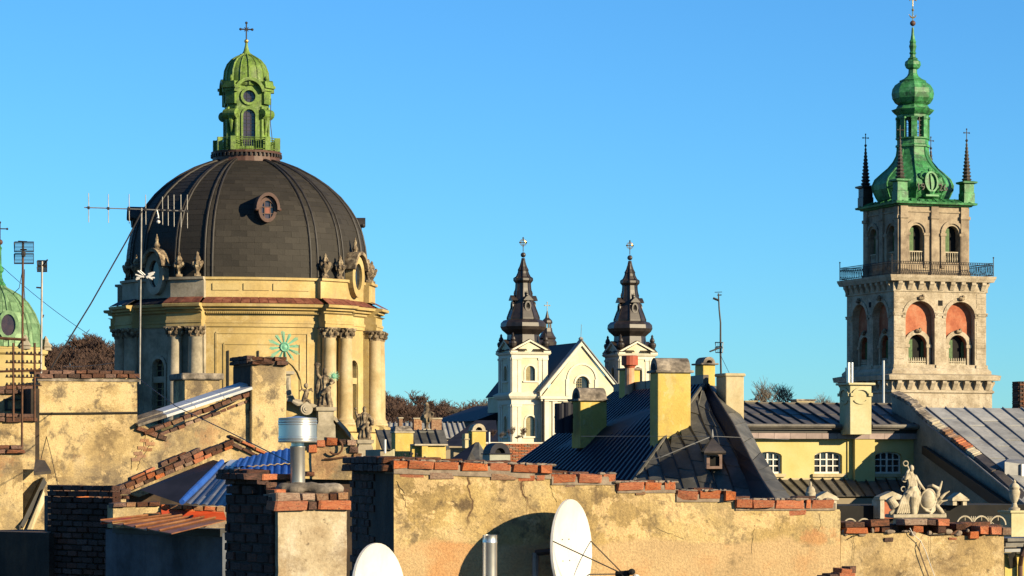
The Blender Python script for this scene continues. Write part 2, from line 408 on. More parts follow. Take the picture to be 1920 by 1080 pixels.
m_shadep = mat('grey_firewall_render', [(.20, .19, .15), (.30, .28, .22)], 1.0, .95, .4, 10, speck=.2)
m_blue = mat('blue_tin', [(.014, .07, .34), (.03, .12, .50)], 2.5, .5, .1, 10, rand=.15, spec=.4, grime=(((.10, .13, .22), 3, .54, .68, .7),))
m_bluew = mat('worn_grey_blue_tin', [(.10, .11, .14), (.20, .21, .24)], 2.5, .5, .2, 10, streak=((.05, .06, .1), .5, 4))
m_orange = mat('rust_red_tin', [(.20, .07, .025), (.30, .12, .045), (.36, .17, .07)], 2.4, .55, .3, 14, rand=.15, streak=((.10, .05, .03), .5, 5))
m_red = mat('red_tin_flashing', [(.5, .055, .02), (.62, .10, .035)], 3, .5, rand=.1)
m_clay = mat('red_clay_pot', [(.26, .05, .025), (.38, .09, .045)], 4, .7, .3, 18)
m_zinc = mat('bright_zinc', [(.42, .44, .46), (.56, .58, .60)], 2.0, .4, .1, 10, metal=.2, rand=.1)
m_barkl = mat('pale_bare_twigs', [(.13, .105, .085), (.20, .165, .13)], .3, .9)
m_bark = mat('bare_branches', [(.075, .050, .038), (.12, .085, .065)], 1.0, .9)
m_barkr = mat('reddish_twigs', [(.06, .036, .028), (.10, .058, .042)], .2, .9)
m_barkg = mat('grey_twigs', [(.10, .085, .07), (.16, .135, .11)], .3, .9)
m_ground = mat('street_asphalt', [(.04, .04, .038), (.06, .058, .055)], .05, .95, .2, 2)
m_hill = mat('leaf_litter_slope', [(.035, .024, .018), (.06, .040, .030)], .05, .95, .3, .5)
m_cable = mat('black_cable', [(.012, .011, .011), (.02, .018, .018)], 8, .6)
m_body = mat('plain_house_wall', [(.22, .18, .12), (.32, .27, .19)], .3, .95, .2, 3)

# shared brick meshes: chamfered, slightly crooked unit bricks
def brick_meshes(m, n=9):
    res = []
    for k in range(n):
        bm = bmesh.new()
        bmesh.ops.create_cube(bm, size=1.0)
        bmesh.ops.scale(bm, vec=(1, 1, 1), verts=bm.verts)
        for v in bm.verts: v.co += Vector((rnd(-.05, .03), rnd(-.06, .03), rnd(-.13, .06)))
        bmesh.ops.bevel(bm, geom=list(bm.edges), offset=.06, segments=1, affect='EDGES')
        me = bpy.data.meshes.new('brick'); bm.to_mesh(me); bm.free()
        me.materials.append(m); res.append(me)
    return res
BR = {k: brick_meshes(v) for k, v in dict(o=m_brick, f=m_brickF, d=m_brickD, s=m_brickS).items()}
def brick(parent, c, size, kind='o', rot=(0, 0, 0), name='brick'):
    o = mkobj(name, random.choice(BR[kind]), parent)
    o.location = c; o.scale = size
    o.rotation_euler = (rot[0] + rnd(-.012, .012), rot[1] + rnd(-.02, .02), rot[2] + rnd(-.02, .02))
    return o
def fbrick(f, px0, px1, py0, py1, depth=.25, ly=0.0, proud=.03, kind='o', tilt=0.0):
    """brick seen at this pixel box on the front plane of frame f"""
    a = f.p(px0, py0, ly); b = f.p(px1, py1, ly)
    return brick(f.o, ((a[0] + b[0]) / 2, ly - proud + depth / 2, (a[2] + b[2]) / 2), ((b[0] - a[0]) / max(math.cos(tilt), .5), depth, abs(a[2] - b[2])), kind, (0, tilt, 0))
def brickrun(f, px0, px1, pyt0, pyt1, h, n, ly=0.0, depth=.25, kinds='o', gap=1.2, proud=.03):
    """a course of n bricks from (px0,pyt0) to (px1,pyt1) (top line), h pixels high"""
    c4_ = [f.p(px0, pyt0 + 1.2, ly), f.p(px1, pyt1 + 1.2, ly), f.p(px1, pyt1 + h + .6, ly), f.p(px0, pyt0 + h + .6, ly)]; y0_, y1_ = ly - proud + .03, ly - proud + depth * .9
    MB().hexa([(c4_[3][0], y0_, c4_[3][2]), (c4_[2][0], y0_, c4_[2][2]), (c4_[2][0], y1_, c4_[2][2]), (c4_[3][0], y1_, c4_[3][2])], [(c4_[0][0], y0_, c4_[0][2]), (c4_[1][0], y0_, c4_[1][2]), (c4_[1][0], y1_, c4_[1][2]), (c4_[0][0], y1_, c4_[0][2])]).build('mortar_bed', m_mortard, f.o)
    cuts = [0] + sorted(min(max((i + rnd(-.18, .18)) / n, .02), .98) for i in range(1, n)) + [1]
    for i in range(n):
        a, b = cuts[i], cuts[i + 1]
        y = pyt0 + (pyt1 - pyt0) * (a + b) / 2 + rnd(-.7, .7)
        p0 = f.p(px0 + (px1 - px0) * a, y, ly); p1 = f.p(px0 + (px1 - px0) * b, y, ly)
        sl = math.atan2(f.p(px1, pyt1, ly)[2] - f.p(px0, pyt0, ly)[2], p1[0] - p0[0] if px1 == px0 else f.x(px1, ly) - f.x(px0, ly))
        fbrick(f, px0 + (px1 - px0) * a + gap / 2, px0 + (px1 - px0) * b - gap / 2, y, y + h + rnd(-.6, .6), depth, ly, proud + rnd(-.012, .02), random.choice(kinds), -sl)

def sheets(parent, q, ncol, nrow, mt, seam=None, t=.012, sw=.02, sh=.03, stag=.5, name='sheet', rows_jit=.0):
    """roof of single sheets over the quad q = (bottom-left, bottom-right, top-right, top-left) with standing seams"""
    q = [Vector(p) for p in q]
    def pt(u, v): return (q[0] * (1 - u) + q[1] * u) * (1 - v) + (q[3] * (1 - u) + q[2] * u) * v
    nrm = (q[1] - q[0]).cross(q[3] - q[0]).normalized()
    for i in range(ncol):
        off = (stag * (i % 2) / nrow) if nrow > 1 else 0
        cuts = sorted(set([0.0, 1.0] + [c for c in [(j / nrow) + off + rnd(-rows_jit, rows_jit) for j in range(0, nrow + 1)] if .04 < c < .96]))
        for a, b in zip(cuts, cuts[1:]):
            lift = nrm * rnd(0, .004)
            g = .0025
            p = [pt((i + .004) / ncol, a + g) + lift, pt((i + .996) / ncol, a + g) + lift, pt((i + .996) / ncol, b) + lift, pt((i + .004) / ncol, b) + lift]
            p[0] = p[0] + nrm * t * .8; p[1] = p[1] + nrm * t * .8
            mb = MB(); mb.hexa([v - nrm * t for v in p], p); mb.build(name, mt, parent)
    if seam:
        for i in range(ncol + 1):
            a, b = pt(i / ncol, 0), pt(i / ncol, 1)
            side = (q[1] - q[0]).normalized() * sw / 2
            mb = MB(); mb.hexa([a - side, a + side, b + side, b - side], [a - side + nrm * sh, a + side + nrm * sh, b + side + nrm * sh, b - side + nrm * sh])
            mb.build('seam', seam, parent)
def wire(name, label, pts, r, m=None, sag=0.0, cat='cable'):
    a, b = Vector(pts[0]), Vector(pts[-1])
    if len(pts) == 2:
        pts = [a.lerp(b, t / 12) - Vector((0, 0, sag * 4 * (t / 12) * (1 - t / 12))) for t in range(13)]
    o = MB().tube(pts, r, 5).build(name, m or m_cable)
    return tag(o, label, cat)
# ------------------------------------------------------------------ setting: ground and far slopes
tag(MB().poly([(-3000, -200, 0), (3000, -200, 0), (3000, 5500, 0), (-3000, 5500, 0)]).build('ground', m_ground), kind='structure')
RIDGE = [(-400, 740), (0, 730), (60, 712), (110, 695), (160, 685), (215, 700), (300, 760), (420, 810), (640, 810), (700, 790), (740, 788), (790, 805), (850, 815), (900, 812), (960, 820), (1100, 830), (1380, 820), (1450, 800), (1540, 805), (1700, 820), (2300, 830)]
def ridge(px):
    for (a, ya), (b, yb) in zip(RIDGE, RIDGE[1:]):
        if a <= px <= b: return ya + (yb - ya) * (px - a) / (b - a)
    return 800
def hillz(px, D):
    top = CZ + (HY - ridge(px)) / F * 800
    t = min(max((D - 560) / 240, 0), 1)
    return top * (t * t * (3 - 2 * t)) * (1 - .25 * max(0, D - 800) / 300) + 1.2 * math.sin(px * .05 + D * .03) * t
hv, hf = [], []
HP = list(range(-400, 2301, 25)); HD = [560, 600, 640, 680, 720, 760, 800, 860, 950, 1100]
for D in HD:
    for px in HP: hv.append(((px - 960) / F * D, D, hillz(px, D) - .3))
for j in range(len(HD) - 1):
    for i in range(len(HP) - 1):
        a = j * len(HP) + i; hf.append((a, a + 1, a + 1 + len(HP), a + len(HP)))
mb = MB(); mb.add(hv, hf); tag(mb.build('hill', m_hill, smooth=True), kind='structure')

# bare trees ------------------------------------------------------------------
def tree_segs(h, seed, levels=5, spread=.55, kids=(3, 4), trunk=.28, up=.25, rat=(.55, .8)):
    R = random.Random(seed); segs = []
    def grow(p, d, ln, r, lv):
        d2 = (d + Vector((R.uniform(-.2, .2), R.uniform(-.2, .2), R.uniform(-.02, .2)))).normalized()
        m = p + d * ln * .5; e = m + d2 * ln * .5
        segs.append((p, m, e, r, r * .62, lv))
        if lv >= levels: return
        for k in range(R.randint(*kids)):
            a = R.uniform(0, 2 * PI); t = R.uniform(.45, 1.0)
            q = (p + d * ln * t) if t < .5 else m.lerp(e, (t - .5) * 2)
            side = Vector((math.cos(a), math.sin(a), R.uniform(-.15, .5)))
            nd = (d2 * (1 - spread) + side * spread + Vector((0, 0, up))).normalized()
            grow(q, nd, ln * R.uniform(*rat), r * .55, lv + 1)
    grow(Vector((0, 0, 0)), Vector((0, 0, 1)), h * trunk, h * .018, 0)
    return segs
def tree_mesh(h, seed, mt, **k):
    segs = tree_segs(h, seed, **k)
    tr, cw = MB(), MB()
    for p, m, e, r0, r1, lv in segs:
        (tr if lv < 2 else cw).tube([p, m, e], [max(r0, .022), max((r0 + r1) / 2, .018), max(r1, .014)], 5 if lv < 2 else 3, cap=False)
    return tr.mesh('trunk', mt), cw.mesh('crown', mt)
TREES = [tree_mesh(10, 3, m_barkr, levels=5, kids=(3, 5)), tree_mesh(10, 8, m_barkg, levels=4, kids=(4, 6), spread=.6),
         tree_mesh(10, 21, m_barkr, levels=5, kids=(3, 5), spread=.5, up=.4), tree_mesh(10, 33, m_barkg, levels=4, kids=(5, 6), spread=.7, trunk=.22, up=.1),
         tree_mesh(10, 41, m_barkl, levels=4, kids=(3, 5), spread=.5, trunk=.22, up=.2, rat=(.65, .9)), tree_mesh(10, 47, m_barkl, levels=4, kids=(3, 5), spread=.55, trunk=.22, up=.18, rat=(.65, .9))]
def tree(px, D, h, k, label, rz=0, base=None, group=None):
    z = hillz(px, D) if base is None else base
    e = mkobj('bare_tree', None); e.location = ((px - 960) / F * D, D, z); e.rotation_euler = (0, 0, rz)
    s = h / 7.5; e.scale = (s, s, s)
    tag(e, label, 'tree', group, 'thing')
    mkobj('trunk', TREES[k][0], e); mkobj('crown', TREES[k][1], e)
    return e
# individual trees on the skyline (they can be told apart)
tree(1432, 300, 6.4, 4, 'wide bare tree behind the brown tin roof, left of the pair on the skyline', 1.0, CZ + (HY - 800) / F * 300)
tree(1478, 310, 6.6, 5, 'spreading bare tree behind the brown tin roof, right of the pair on the skyline', 2.2, CZ + (HY - 800) / F * 310)
tree(1546, 320, 4.0, 4, 'small bare treetop just left of the yellow chimney with two steel flues', .3, CZ + (HY - 790) / F * 320)
tree(740, 700, 12.0, 0, 'tallest bare brown tree on the wooded slope right of the domed church', .7)
tree(768, 720, 9.5, 2, 'bare brown tree at the falling shoulder of the wooded slope', 2.1)
tree(905, 520, 8.5, 1, 'round-crowned grey bare tree close beside the left white church tower', 1.4, CZ + (HY - 815) / F * 520)
tree(862, 560, 6.5, 3, 'grey bare tree behind the little arched chimney, left of the white church', .2, CZ + (HY - 800) / F * 560)
tree(152, 690, 9.0, 0, 'bare tree crowning the wooded rise between the green dome and the large dome', .4)
tree(185, 700, 7.5, 2, 'bare tree on the wooded rise next to the large dome drum', 1.9)
tree(120, 690, 7.0, 2, 'bare tree on the wooded rise next to the green domed tower', 1.2)
# the rest of the wood reads as one mass
wood = MB(); R2 = random.Random(5)
LIGHT = [tree_segs(10, 50 + i, levels=4, kids=(3, 5), spread=.6) for i in range(4)]
def wooded(x0, x1, n):
    for i in range(n):
        px, D = R2.uniform(x0, x1), R2.uniform(690, 830)
        h = R2.uniform(7.5, 12.5) / 7.5; a = R2.uniform(0, 6.28)
        M = Matrix.Translation(((px - 960) / F * D, D, hillz(px, D) - .5)) @ Matrix.Rotation(a, 4, 'Z') @ Matrix.Scale(h, 4)
        wood.M = M
        for p, m, e, r0, r1, lv in R2.choice(LIGHT):
            wood.tube([p, e], [max(r0, .05), max(r1, .03)], 3, cap=False)
wooded(85, 225, 170); wooded(690, 960, 230); wooded(1380, 1560, 60)
wood.M = None
tag(wood.build('woodland', m_barkr), 'leafless brown woodland covering the far slopes behind the churches', 'woodland', kind='stuff')

# ------------------------------------------------------------------ generic pieces
def cross(mb, c, h, w, r, trefoil=True):
    x, y, z = c
    mb.tube([(x, y, z), (x, y, z + h)], r, 5)
    mb.tube([(x - w / 2, y, z + h * .66), (x + w / 2, y, z + h * .66)], r, 5)
    if trefoil:
        for p in ((x, y, z + h), (x - w / 2, y, z + h * .66), (x + w / 2, y, z + h * .66)): mb.blob(p, r * 2.0, 6, 4)
def urn(parent, c, h, m, name='urn', wild=.0):
    x, y, z = c
    k = h
    mb = MB()
    mb.box(x - .13 * k, x + .13 * k, y - .13 * k, y + .13 * k, z, z + .1 * k)
    mb.lathe([(.09 * k, z + .1 * k), (.06 * k, z + .18 * k), (.09 * k, z + .25 * k), (.17 * k, z + .38 * k), (.20 * k, z + .5 * k), (.17 * k, z + .58 * k), (.10 * k, z + .62 * k), (.13 * k, z + .68 * k), (.10 * k, z + .78 * k), (.05 * k, z + .86 * k), (.06 * k, z + .92 * k), (.015 * k, z + k)], (x, y), 12, fold=6 if wild else 0, fa=wild)
    if wild:
        for i in range(7):
            a = i * 2 * PI / 7
            mb.blob((x + .19 * k * math.cos(a), y + .19 * k * math.sin(a), z + .5 * k + rnd(-.06, .1) * k), (.07 * k, .07 * k, .09 * k), 6, 4)
    return mb.build(name, m, parent)
def limbs(parts):
    mb = MB()
    for pts, rr in parts:
        mb.tube(pts, rr, 8)
        mb.blob(pts[0], rr[0]); mb.blob(pts[-1], rr[-1])
    return mb

# ------------------------------------------------------------------ the domed church
dc = Fr('domed_church', 'large ochre church with a dark slate dome and green lantern', 'church', 462, 217, 13)
def zf(py): return CZ + (HY - py) * .0389
def zs(py): return CZ + (HY - py) * .0407
half = [(26, 42, 'p'), (42, 62, 'd'), (62, 78, 'p'), (78, 102, 's'), (102, 118, 'p'), (118, 138, 'd'), (138, 154, 'p')]
BAYS = [(-26, 26, 'f')] + half + [(154, 206, 'f')] + [(360 - b, 360 - a, k) for a, b, k in reversed(half)]
def plan(pier, flat=.55, bays=None):
    res = []
    for a, b, k in (bays or BAYS):
        n = max(2, int((b - a) / 4))
        c, hw = (a + b) / 2, math.radians((b - a) / 2)
        for i in range(n + 1):
            t = a + (b - a) * i / n
            fl = flat if k == 'f' else .9
            fct = (1 - fl) + fl * math.cos(hw) / math.cos(math.radians(t - c))
            res.append((t, fct, pier if k == 'p' else 0.0))
    return res
def sweep(mb, prof, pl, closed=True):
    n, m = len(pl), len(prof)
    vs = []
    for r, z in prof:
        for t, fct, dp in pl:
            q = r * fct + dp; a = math.radians(t)
            vs.append((q * math.sin(a), -q * math.cos(a), z))
    fs = []
    for i in range(m - 1):
        for k in range(n if closed else n - 1):
            k2 = (k + 1) % n
            fs.append((i * n + k, i * n + k2, (i + 1) * n + k2, (i + 1) * n + k))
    return mb.add(vs, fs)
RW = 9.35
# walls of the drum: curved bays and piers; the window bays are flat sheets with openings
solid = [b for b in BAYS if b[2] != 'd']
for a, b, k in solid:
    mb = MB(); sweep(mb, [(RW, 28.9), (RW, 36.2)], plan(.42, bays=[(a, b, k)]), False)
    if k == 'p':  # side cheeks of the pier
        for t in (a, b):
            q = math.radians(t); r0, r1 = RW - .6, RW + .42
            mb.poly([(r0 * math.sin(q), -r0 * math.cos(q), 28.9), (r1 * math.sin(q), -r1 * math.cos(q), 28.9), (r1 * math.sin(q), -r1 * math.cos(q), 36.2), (r0 * math.sin(q), -r0 * math.cos(q), 36.2)])
    mb.build('pier' if k == 'p' else 'drum_wall', m_domg if (k == 'p' and a > 180) else m_domy, dc.o, smooth=(k != 'p'))  # left piers take the darker stone to carry their shade
for a, b, k in BAYS:
    if k != 'd': continue
    c = math.radians((a + b) / 2); hw = RW * math.sin(math.radians((b - a) / 2)) + .02; yy = -RW * math.cos(math.radians((b - a) / 2))
    M = Matrix.Rotation(c, 4, 'Z')
    up, lo = arch(0, 32.45, 1.2, 1.3), rect(-.6, .6, 28.95, 32.0)
    MB(M).wall(rect(-hw, hw, 28.9, 36.2), [up, lo], yy, .5).build('drum_wall', m_domy if a < 180 else m_domg, dc.o)  # left window bays darker: shade put into the material
    mb = MB(M)
    mb.ringband(arcstrip(0, 33.15, .62), arcstrip(0, 33.15, .86), yy - .1, yy)
    for s in (-1, 1): mb.box(s * .74 - .11, s * .74 + .11, yy - .1, yy, 28.95, 33.15)
    mb.build('window_surround', m_domy if a < 180 else m_domg, dc.o)
    for z0, z1, nm in ((28.95, 32.0, 'r'), (32.45, 33.75, 'a')):
        w = mkobj('window', None, dc.o)
        g = MB(M)
        g.box(-.6, .6, yy + .42, yy + .46, z0, z1)
        g.build('pane', m_glass, w)
        fr = MB(M)
        for xx in (-.57, 0, .57): fr.box(xx - .035, xx + .035, yy + .36, yy + .42, z0, z1)
        nz = int((z1 - z0) / .42)
        for i in range(nz + 1):
            q = z0 + (z1 - z0) * i / nz; fr.box(-.6, .6, yy + .37, yy + .41, q - .025, q + .025)
        fr.build('frame', m_louv, w)
# panel mouldings on the front bay
def vstrip(mb, t, r, w, z0, z1, th=.07):
    a = math.radians(t); M = Matrix.Rotation(a, 4, 'Z'); b = MB(M); b.box(-w / 2, w / 2, -r - th, -r + .15, z0, z1); mb.add(b.v, b.f)
def bayr(t): return RW * (1 - .55 + .55 * math.cos(math.radians(26)) / math.cos(math.radians(t)))
mb = MB()
for t, z1 in ((-21.5, 35.6), (21.5, 35.6), (-18, 34.8), (18, 34.8)): vstrip(mb, t, bayr(t), .13, 29, z1)
for za, tt in ((35.6, 21.5), (34.8, 18)):
    n = 16; pl = [(-tt + 2 * tt * i / n, bayr(-tt + 2 * tt * i / n) / RW, 0) for i in range(n + 1)]
    sweep(mb, [(RW, za + .08), (RW + .07, za + .08), (RW + .07, za - .06), (RW, za - .06)], pl, False)
mb.build('panel_moulding', m_domy, dc.o)
for t in (-16, -2): 
    mb = MB(); vstrip(mb, t, bayr(t), .09, 29, 34.3, .12); mb.build('downpipe', m_iron, dc.o)
mb = MB(); M = Matrix.Rotation(math.radians(4), 4, 'Z'); mb.M = M
mb.ringband(arcstrip(0, 31.6, 2.3), arcstrip(0, 31.6, 2.45), -bayr(4) - .1, -bayr(4) + .3); mb.build('blind_arch_moulding', m_domy, dc.o)
# columns in pairs on the piers
for a, b, k in BAYS:
    if k != 'p' or not (a < 100 or a > 260): continue
    for s in (-1, 1):
        t = math.radians((a + b) / 2 + s * 4.7); r = RW + .72; c = (r * math.sin(t), -r * math.cos(t))
        mm = m_col if a < 180 else m_domg  # left columns coloured darker for the shaded side
        e = mkobj('column', None, dc.o)
        MB().lathe([(.78, 28.9), (.78, 29.05), (.70, 29.1), (.72, 29.25), (.60, 29.35), (.57, 29.5), (.57, 31.5), (.50, 35.25), (.54, 35.3)], c, 20).build('shaft', mm, e, smooth=True, angle=40)
        cp = MB(); cp.lathe([(.50, 35.28), (.53, 35.5), (.60, 35.75), (.74, 35.95)], c, 16, fold=8, fa=.10)
        for j in range(8):
            q = j * PI / 4; cp.blob((c[0] + .62 * math.cos(q), c[1] + .62 * math.sin(q), 35.62), (.14, .14, .18), 5, 4); cp.blob((c[0] + .7 * math.cos(q + .39), c[1] + .7 * math.sin(q + .39), 35.86), .12, 5, 4)
        cp.lathe([(.86, 35.95), (.86, 36.05)], c, 4, PI / 4 + t)
        cp.build('capital', m_stoneD, e)
# entablature, cornice, tin skirt, attic
mb = MB(); sweep(mb, [(RW - .5, 36.05), (RW + .12, 36.05), (RW + .12, 36.3), (RW + .18, 36.32), (RW + .18, 36.5), (RW + .08, 36.52), (RW + .08, 37.0), (RW + .3, 37.1)], plan(.92))
mb.build('entablature', m_domy, dc.o)
mb = MB(); sweep(mb, [(RW + .3, 37.1), (RW + .35, 37.25), (RW + .62, 37.3), (RW + .66, 37.45), (RW + .95, 37.5), (RW + 1.0, 37.68), (RW + .9, 37.72), (RW - .2, 37.74)], plan(.55))
mb.build('cornice', m_domy, dc.o)
mb = MB()
for a, b, k in BAYS:
    if k in 'f' and a < 100:
        for i in range(56):
            t = a + 1 + (b - a - 2) * i / 55; vstrip(mb, t, bayr(t) + .3, .09, 37.0, 37.14, .12)
mb.build('dentil_band', m_domy, dc.o)
pl = plan(.5)
for i in range(len(pl) - 1):
    (t0, f0, d0), (t1, f1, d1) = pl[i], pl[i + 1]
    if not (t0 < 100 or t0 > 260) or t0 == t1: continue
    def pp(t, fct, dp, r, z):
        a = math.radians(t); q = r * fct + dp; return (q * math.sin(a), -q * math.cos(a), z)
    n = max(1, round((t1 - t0) / 3.4))
    mb = MB(); mb.slab([pp(t0 + .1, f0, d0, RW + .96, 37.76 + rnd(0, .02)), pp(t1 - .1, f1, d1, RW + .96, 37.76 + rnd(0, .02)), pp(t1 - .1, f1, d1, RW + .1, 38.22), pp(t0 + .1, f0, d0, RW + .1, 38.22)], .03)
    mb.build('tin_sheet', m_tinred if t0 < 180 or t0 > 315 else m_navy, dc.o)  # navy replaces red tin on the shaded left of the skirt
for a, b, k in BAYS:
    mb = MB(); pl1 = plan(.45, bays=[(a, b, k)])
    sweep(mb, [(RW + .02, 38.15), (RW + .02, 39.45), (RW + .2, 39.5), (RW + .22, 39.68), (RW - .6, 39.72)], pl1, False)
    if k == 'p':
        for t in (a, b):
            q = math.radians(t); pts = [(RW - .4, 38.15), (RW + .47, 38.15), (RW + .47, 39.45), (RW + .66, 39.5), (RW + .67, 39.68), (RW - .4, 39.7)]
            mb.poly([(r * math.sin(q), -r * math.cos(q), z) for r, z in pts])
    mb.build('attic', m_domy if (a < 180 and not k == 'x') else m_domg, dc.o)  # left half of the attic in the darker stone, as painted shade
    if k == 'f' and a < 100:
        for t0, t1 in ((-23, -11), (-9, 3), (5, 22)):
            mb = MB(); pl2 = [(t0 + (t1 - t0) * i / 6, bayr(t0 + (t1 - t0) * i / 6) / RW, 0) for i in range(7)]
            sweep(mb, [(RW + .0, 38.7), (RW + .1, 38.72), (RW + .1, 39.22), (RW + .0, 39.24)], pl2, False); mb.build('attic_panel', m_domy, dc.o)
# dome
DP = [(9.2, 39.6), (9.2, 40.6), (9.14, 41.6), (9.02, 42.6), (8.8, 43.6), (8.42, 44.55), (7.9, 45.4), (7.2, 46.25), (6.35, 47.02), (5.35, 47.72), (4.2, 48.33), (3.2, 48.72), (2.5, 48.95)]
alen = [0]
for (r0, z0), (r1, z1) in zip(DP, DP[1:]): alen.append(alen[-1] + math.hypot(r1 - r0, z1 - z0))
def dprof(s):
    for i in range(len(alen) - 1):
        if s <= alen[i + 1] or i == len(alen) - 2:
            u = (s - alen[i]) / (alen[i + 1] - alen[i]); return (DP[i][0] + (DP[i + 1][0] - DP[i][0]) * u, DP[i][1] + (DP[i + 1][1] - DP[i][1]) * u)
def dfac(t):
    t = t % 360
    if t > 334: t -= 360
    for a, b, k in BAYS:
        if a <= t <= b:
            fl = .55 if k == 'f' else .9
            return (1 - fl) + fl * math.cos(math.radians((b - a) / 2)) / math.cos(math.radians(t - (a + b) / 2))
    return 1
def dpt(t, s, off=0.0):
    r, z = dprof(s); q = r * dfac(t) + off; a = math.radians(t)
    r2, z2 = dprof(min(s + .05, alen[-1])); r1, z1 = dprof(max(s - .05, 0))
    return Vector((q * math.sin(a), -q * math.cos(a), z + off * max(0, -(r2 - r1)) / max(z2 - z1, .02) * .6))
mb = MB(); sweep(mb, [(r - .04, z) for r, z in DP], plan(0)); mb.build('dome_shell', m_rib, dc.o)
tiles = []
RH = .44
nrow = int(alen[-1] / RH)
for a, b, k in BAYS:
    if 100 < (a + b) / 2 < 260: continue
    for j in range(nrow):
        s0, s1 = j * RH, (j + 1) * RH + .02
        r = dprof(s0)[0]; wdt = math.radians(b - a) * r
        n = max(1, round(wdt / 1.15)); o = (j % 2) * .5
        cuts = [0] + [(i + o) / n for i in range(0 if o else 1, n) if (i + o) / n < .97] + [1]
        for u0, u1 in zip(cuts, cuts[1:]):
            t0, t1 = a + (b - a) * u0, a + (b - a) * u1
            g = .25 / max(r, 2)
            tiles.append((a, [dpt(t0 + g, s0, .022), dpt(t1 - g, s0, .022), dpt(t1 - g, s1, .008), dpt(t0 + g, s1, .008)], (t0 + t1) / 2, s0))
        
def vis(t):  # the largest in view: front bay, then those facing the camera
    return abs(((t[2] - 7 + 180) % 360) - 180)
tiles.sort(key=vis)
rest = MB()
for i, (a, q, t, s) in enumerate(tiles):
    n = (q[1] - q[0]).cross(q[3] - q[0]).normalized()
    if i < 300:
        mb = MB(); lift = n * rnd(-.006, .01); mb.hexa([p - n * .02 for p in q], [p + lift for p in q]); mb.build('slate', m_slate, dc.o)
    else: rest.hexa([p - n * .02 for p in q], [p + n * rnd(-.006, .01) for p in q])
tag(rest.build('slates', m_slate, dc.o), kind='stuff')
for t in (-42, -40.6, -27, -23.5, 23.5, 27, 41, 44, 62, 64, 76, 79, -62, -64, -76, -79):
    mb = MB(); mb.tube([dpt(t, alen[-1] * i / 30, .04) for i in range(31)], [.085] * 31, 6); mb.build('dome_rib', m_rib, dc.o)
def lucarne(t, s, w, h, depth, name, mm, pane):
    c = dpt(t, s, 0); M = Matrix.Translation(c) @ Matrix.Rotation(math.radians(t), 4, 'Z')
    e = mkobj(name, None, dc.o)
    mb = MB(M)
    o, i = circ(0, h * .1, w * .62, 20, h * .62), circ(0, h * .1, w * .42, 20, h * .44)
    mb.wall(o, [i], -depth, .25)
    n = len(o); mb.add([(x, -depth, z) for x, z in o] + [(x, 1.6, z) for x, z in o], [(k, (k + 1) % n, n + (k + 1) % n, n + k) for k in range(n)])
    mb.build('casing', mm, e)
    mb = MB(M); mb.ringband(arcstrip(0, h * .15, w * .62, 14, -.1, PI + .1, h * .62), arcstrip(0, h * .15, w * .8, 14, -.1, PI + .1, h * .78), -depth - .28, 1.0)
    for s2 in (-1, 1): mb.blob((s2 * w * .78, -depth - .1, h * .1), (.16, .2, .13), 6, 4)
    mb.build('hood', mm, e)
    mb = MB(M); mb.add([(x, -depth + .18, z) for x, z in circ(0, h * .1, w * .43, 20, h * .45)], [tuple(range(20))]); mb.build('pane', m_glassr, e)
    if pane:
        mb = MB(M); mb.box(-w * .2, w * .2, -depth + .10, -depth + .14, -h * .08, h * .22); mb.build('red_pane', m_glasso, e)
    mb = MB(M)
    for q in (-.2, .2): mb.box(w * q - .03, w * q + .03, -depth + .08, -depth + .14, -h * .3, h * .5)
    for q in (-.09, .23): mb.box(-w * .42, w * .42, -depth + .075, -depth + .135, h * q - .03, h * q + .03)
    mb.build('glazing_bar', mm, e)
    return e
lucarne(2.5, 5.0, 1.1, 1.5, .85, 'lucarne', m_ringb, True)
lucarne(80, 4.6, .55, .75, .25, 'lucarne', m_rib, False); lucarne(-88, 4.9, .85, 1.1, .45, 'lucarne', m_rib, False)
# attic oval windows with hoods and finials, and the urns on the piers
for t in (52, -52, 128, -128):
    c = math.radians(t); M = Matrix.Rotation(c, 4, 'Z'); yy = -RW - .35
    mm = m_domy if 0 < t < 100 else m_domg  # left oval windows get the shade-side stone
    e = mkobj('oval_window', None, dc.o)
    mb = MB(M); o, i = circ(0, 40.0, .95, 22, 1.55), circ(0, 40.0, .55, 22, 1.0); mb.wall(o, [i], yy, .3)
    n = len(o); mb.add([(x, yy, z) for x, z in o] + [(x, yy + 2.2, z) for x, z in o], [(k, (k + 1) % n, n + (k + 1) % n, n + k) for k in range(n)])
    mb.build('casing', mm, e)
    mb = MB(M); mb.ringband(arcstrip(0, 40.2, .95, 12, .2, PI - .2, 1.45), arcstrip(0, 40.2, 1.15, 12, .2, PI - .2, 1.7), yy - .3, yy + 1.5); mb.build('hood', m_stoneD, e)
    mb = MB(M); mb.add([(x, yy + .22, z) for x, z in circ(0, 40.0, .58, 22, 1.03)], [tuple(range(22))]); mb.build('pane', m_glass, e)
    mb = MB(M); mb.lathe([(.22, 41.75), (.16, 41.95), (.24, 42.1), (.1, 42.4), (.13, 42.55), (.02, 42.95)], (0, yy + .3), 8); mb.build('finial', m_stoneD, e)
for t in (29.5, 38.5, 65.5, 74.5, -29.5, -38.5, -65.5, -74.5):
    a = math.radians(t); r = RW + .25
    urn(dc.o, (r * math.sin(a), -r * math.cos(a), 39.72), 1.75 + rnd(-.08, .08), m_stoneD, wild=.12)
# base ring and body of the church
mb = MB(); sweep(mb, [(RW + 1.0, 0), (RW + 1.0, 28.3), (RW + 1.25, 28.4), (RW + 1.3, 28.75), (RW + 1.05, 28.9), (RW - .6, 28.92)], plan(.35)); mb.build('pedestal', m_domy, dc.o)
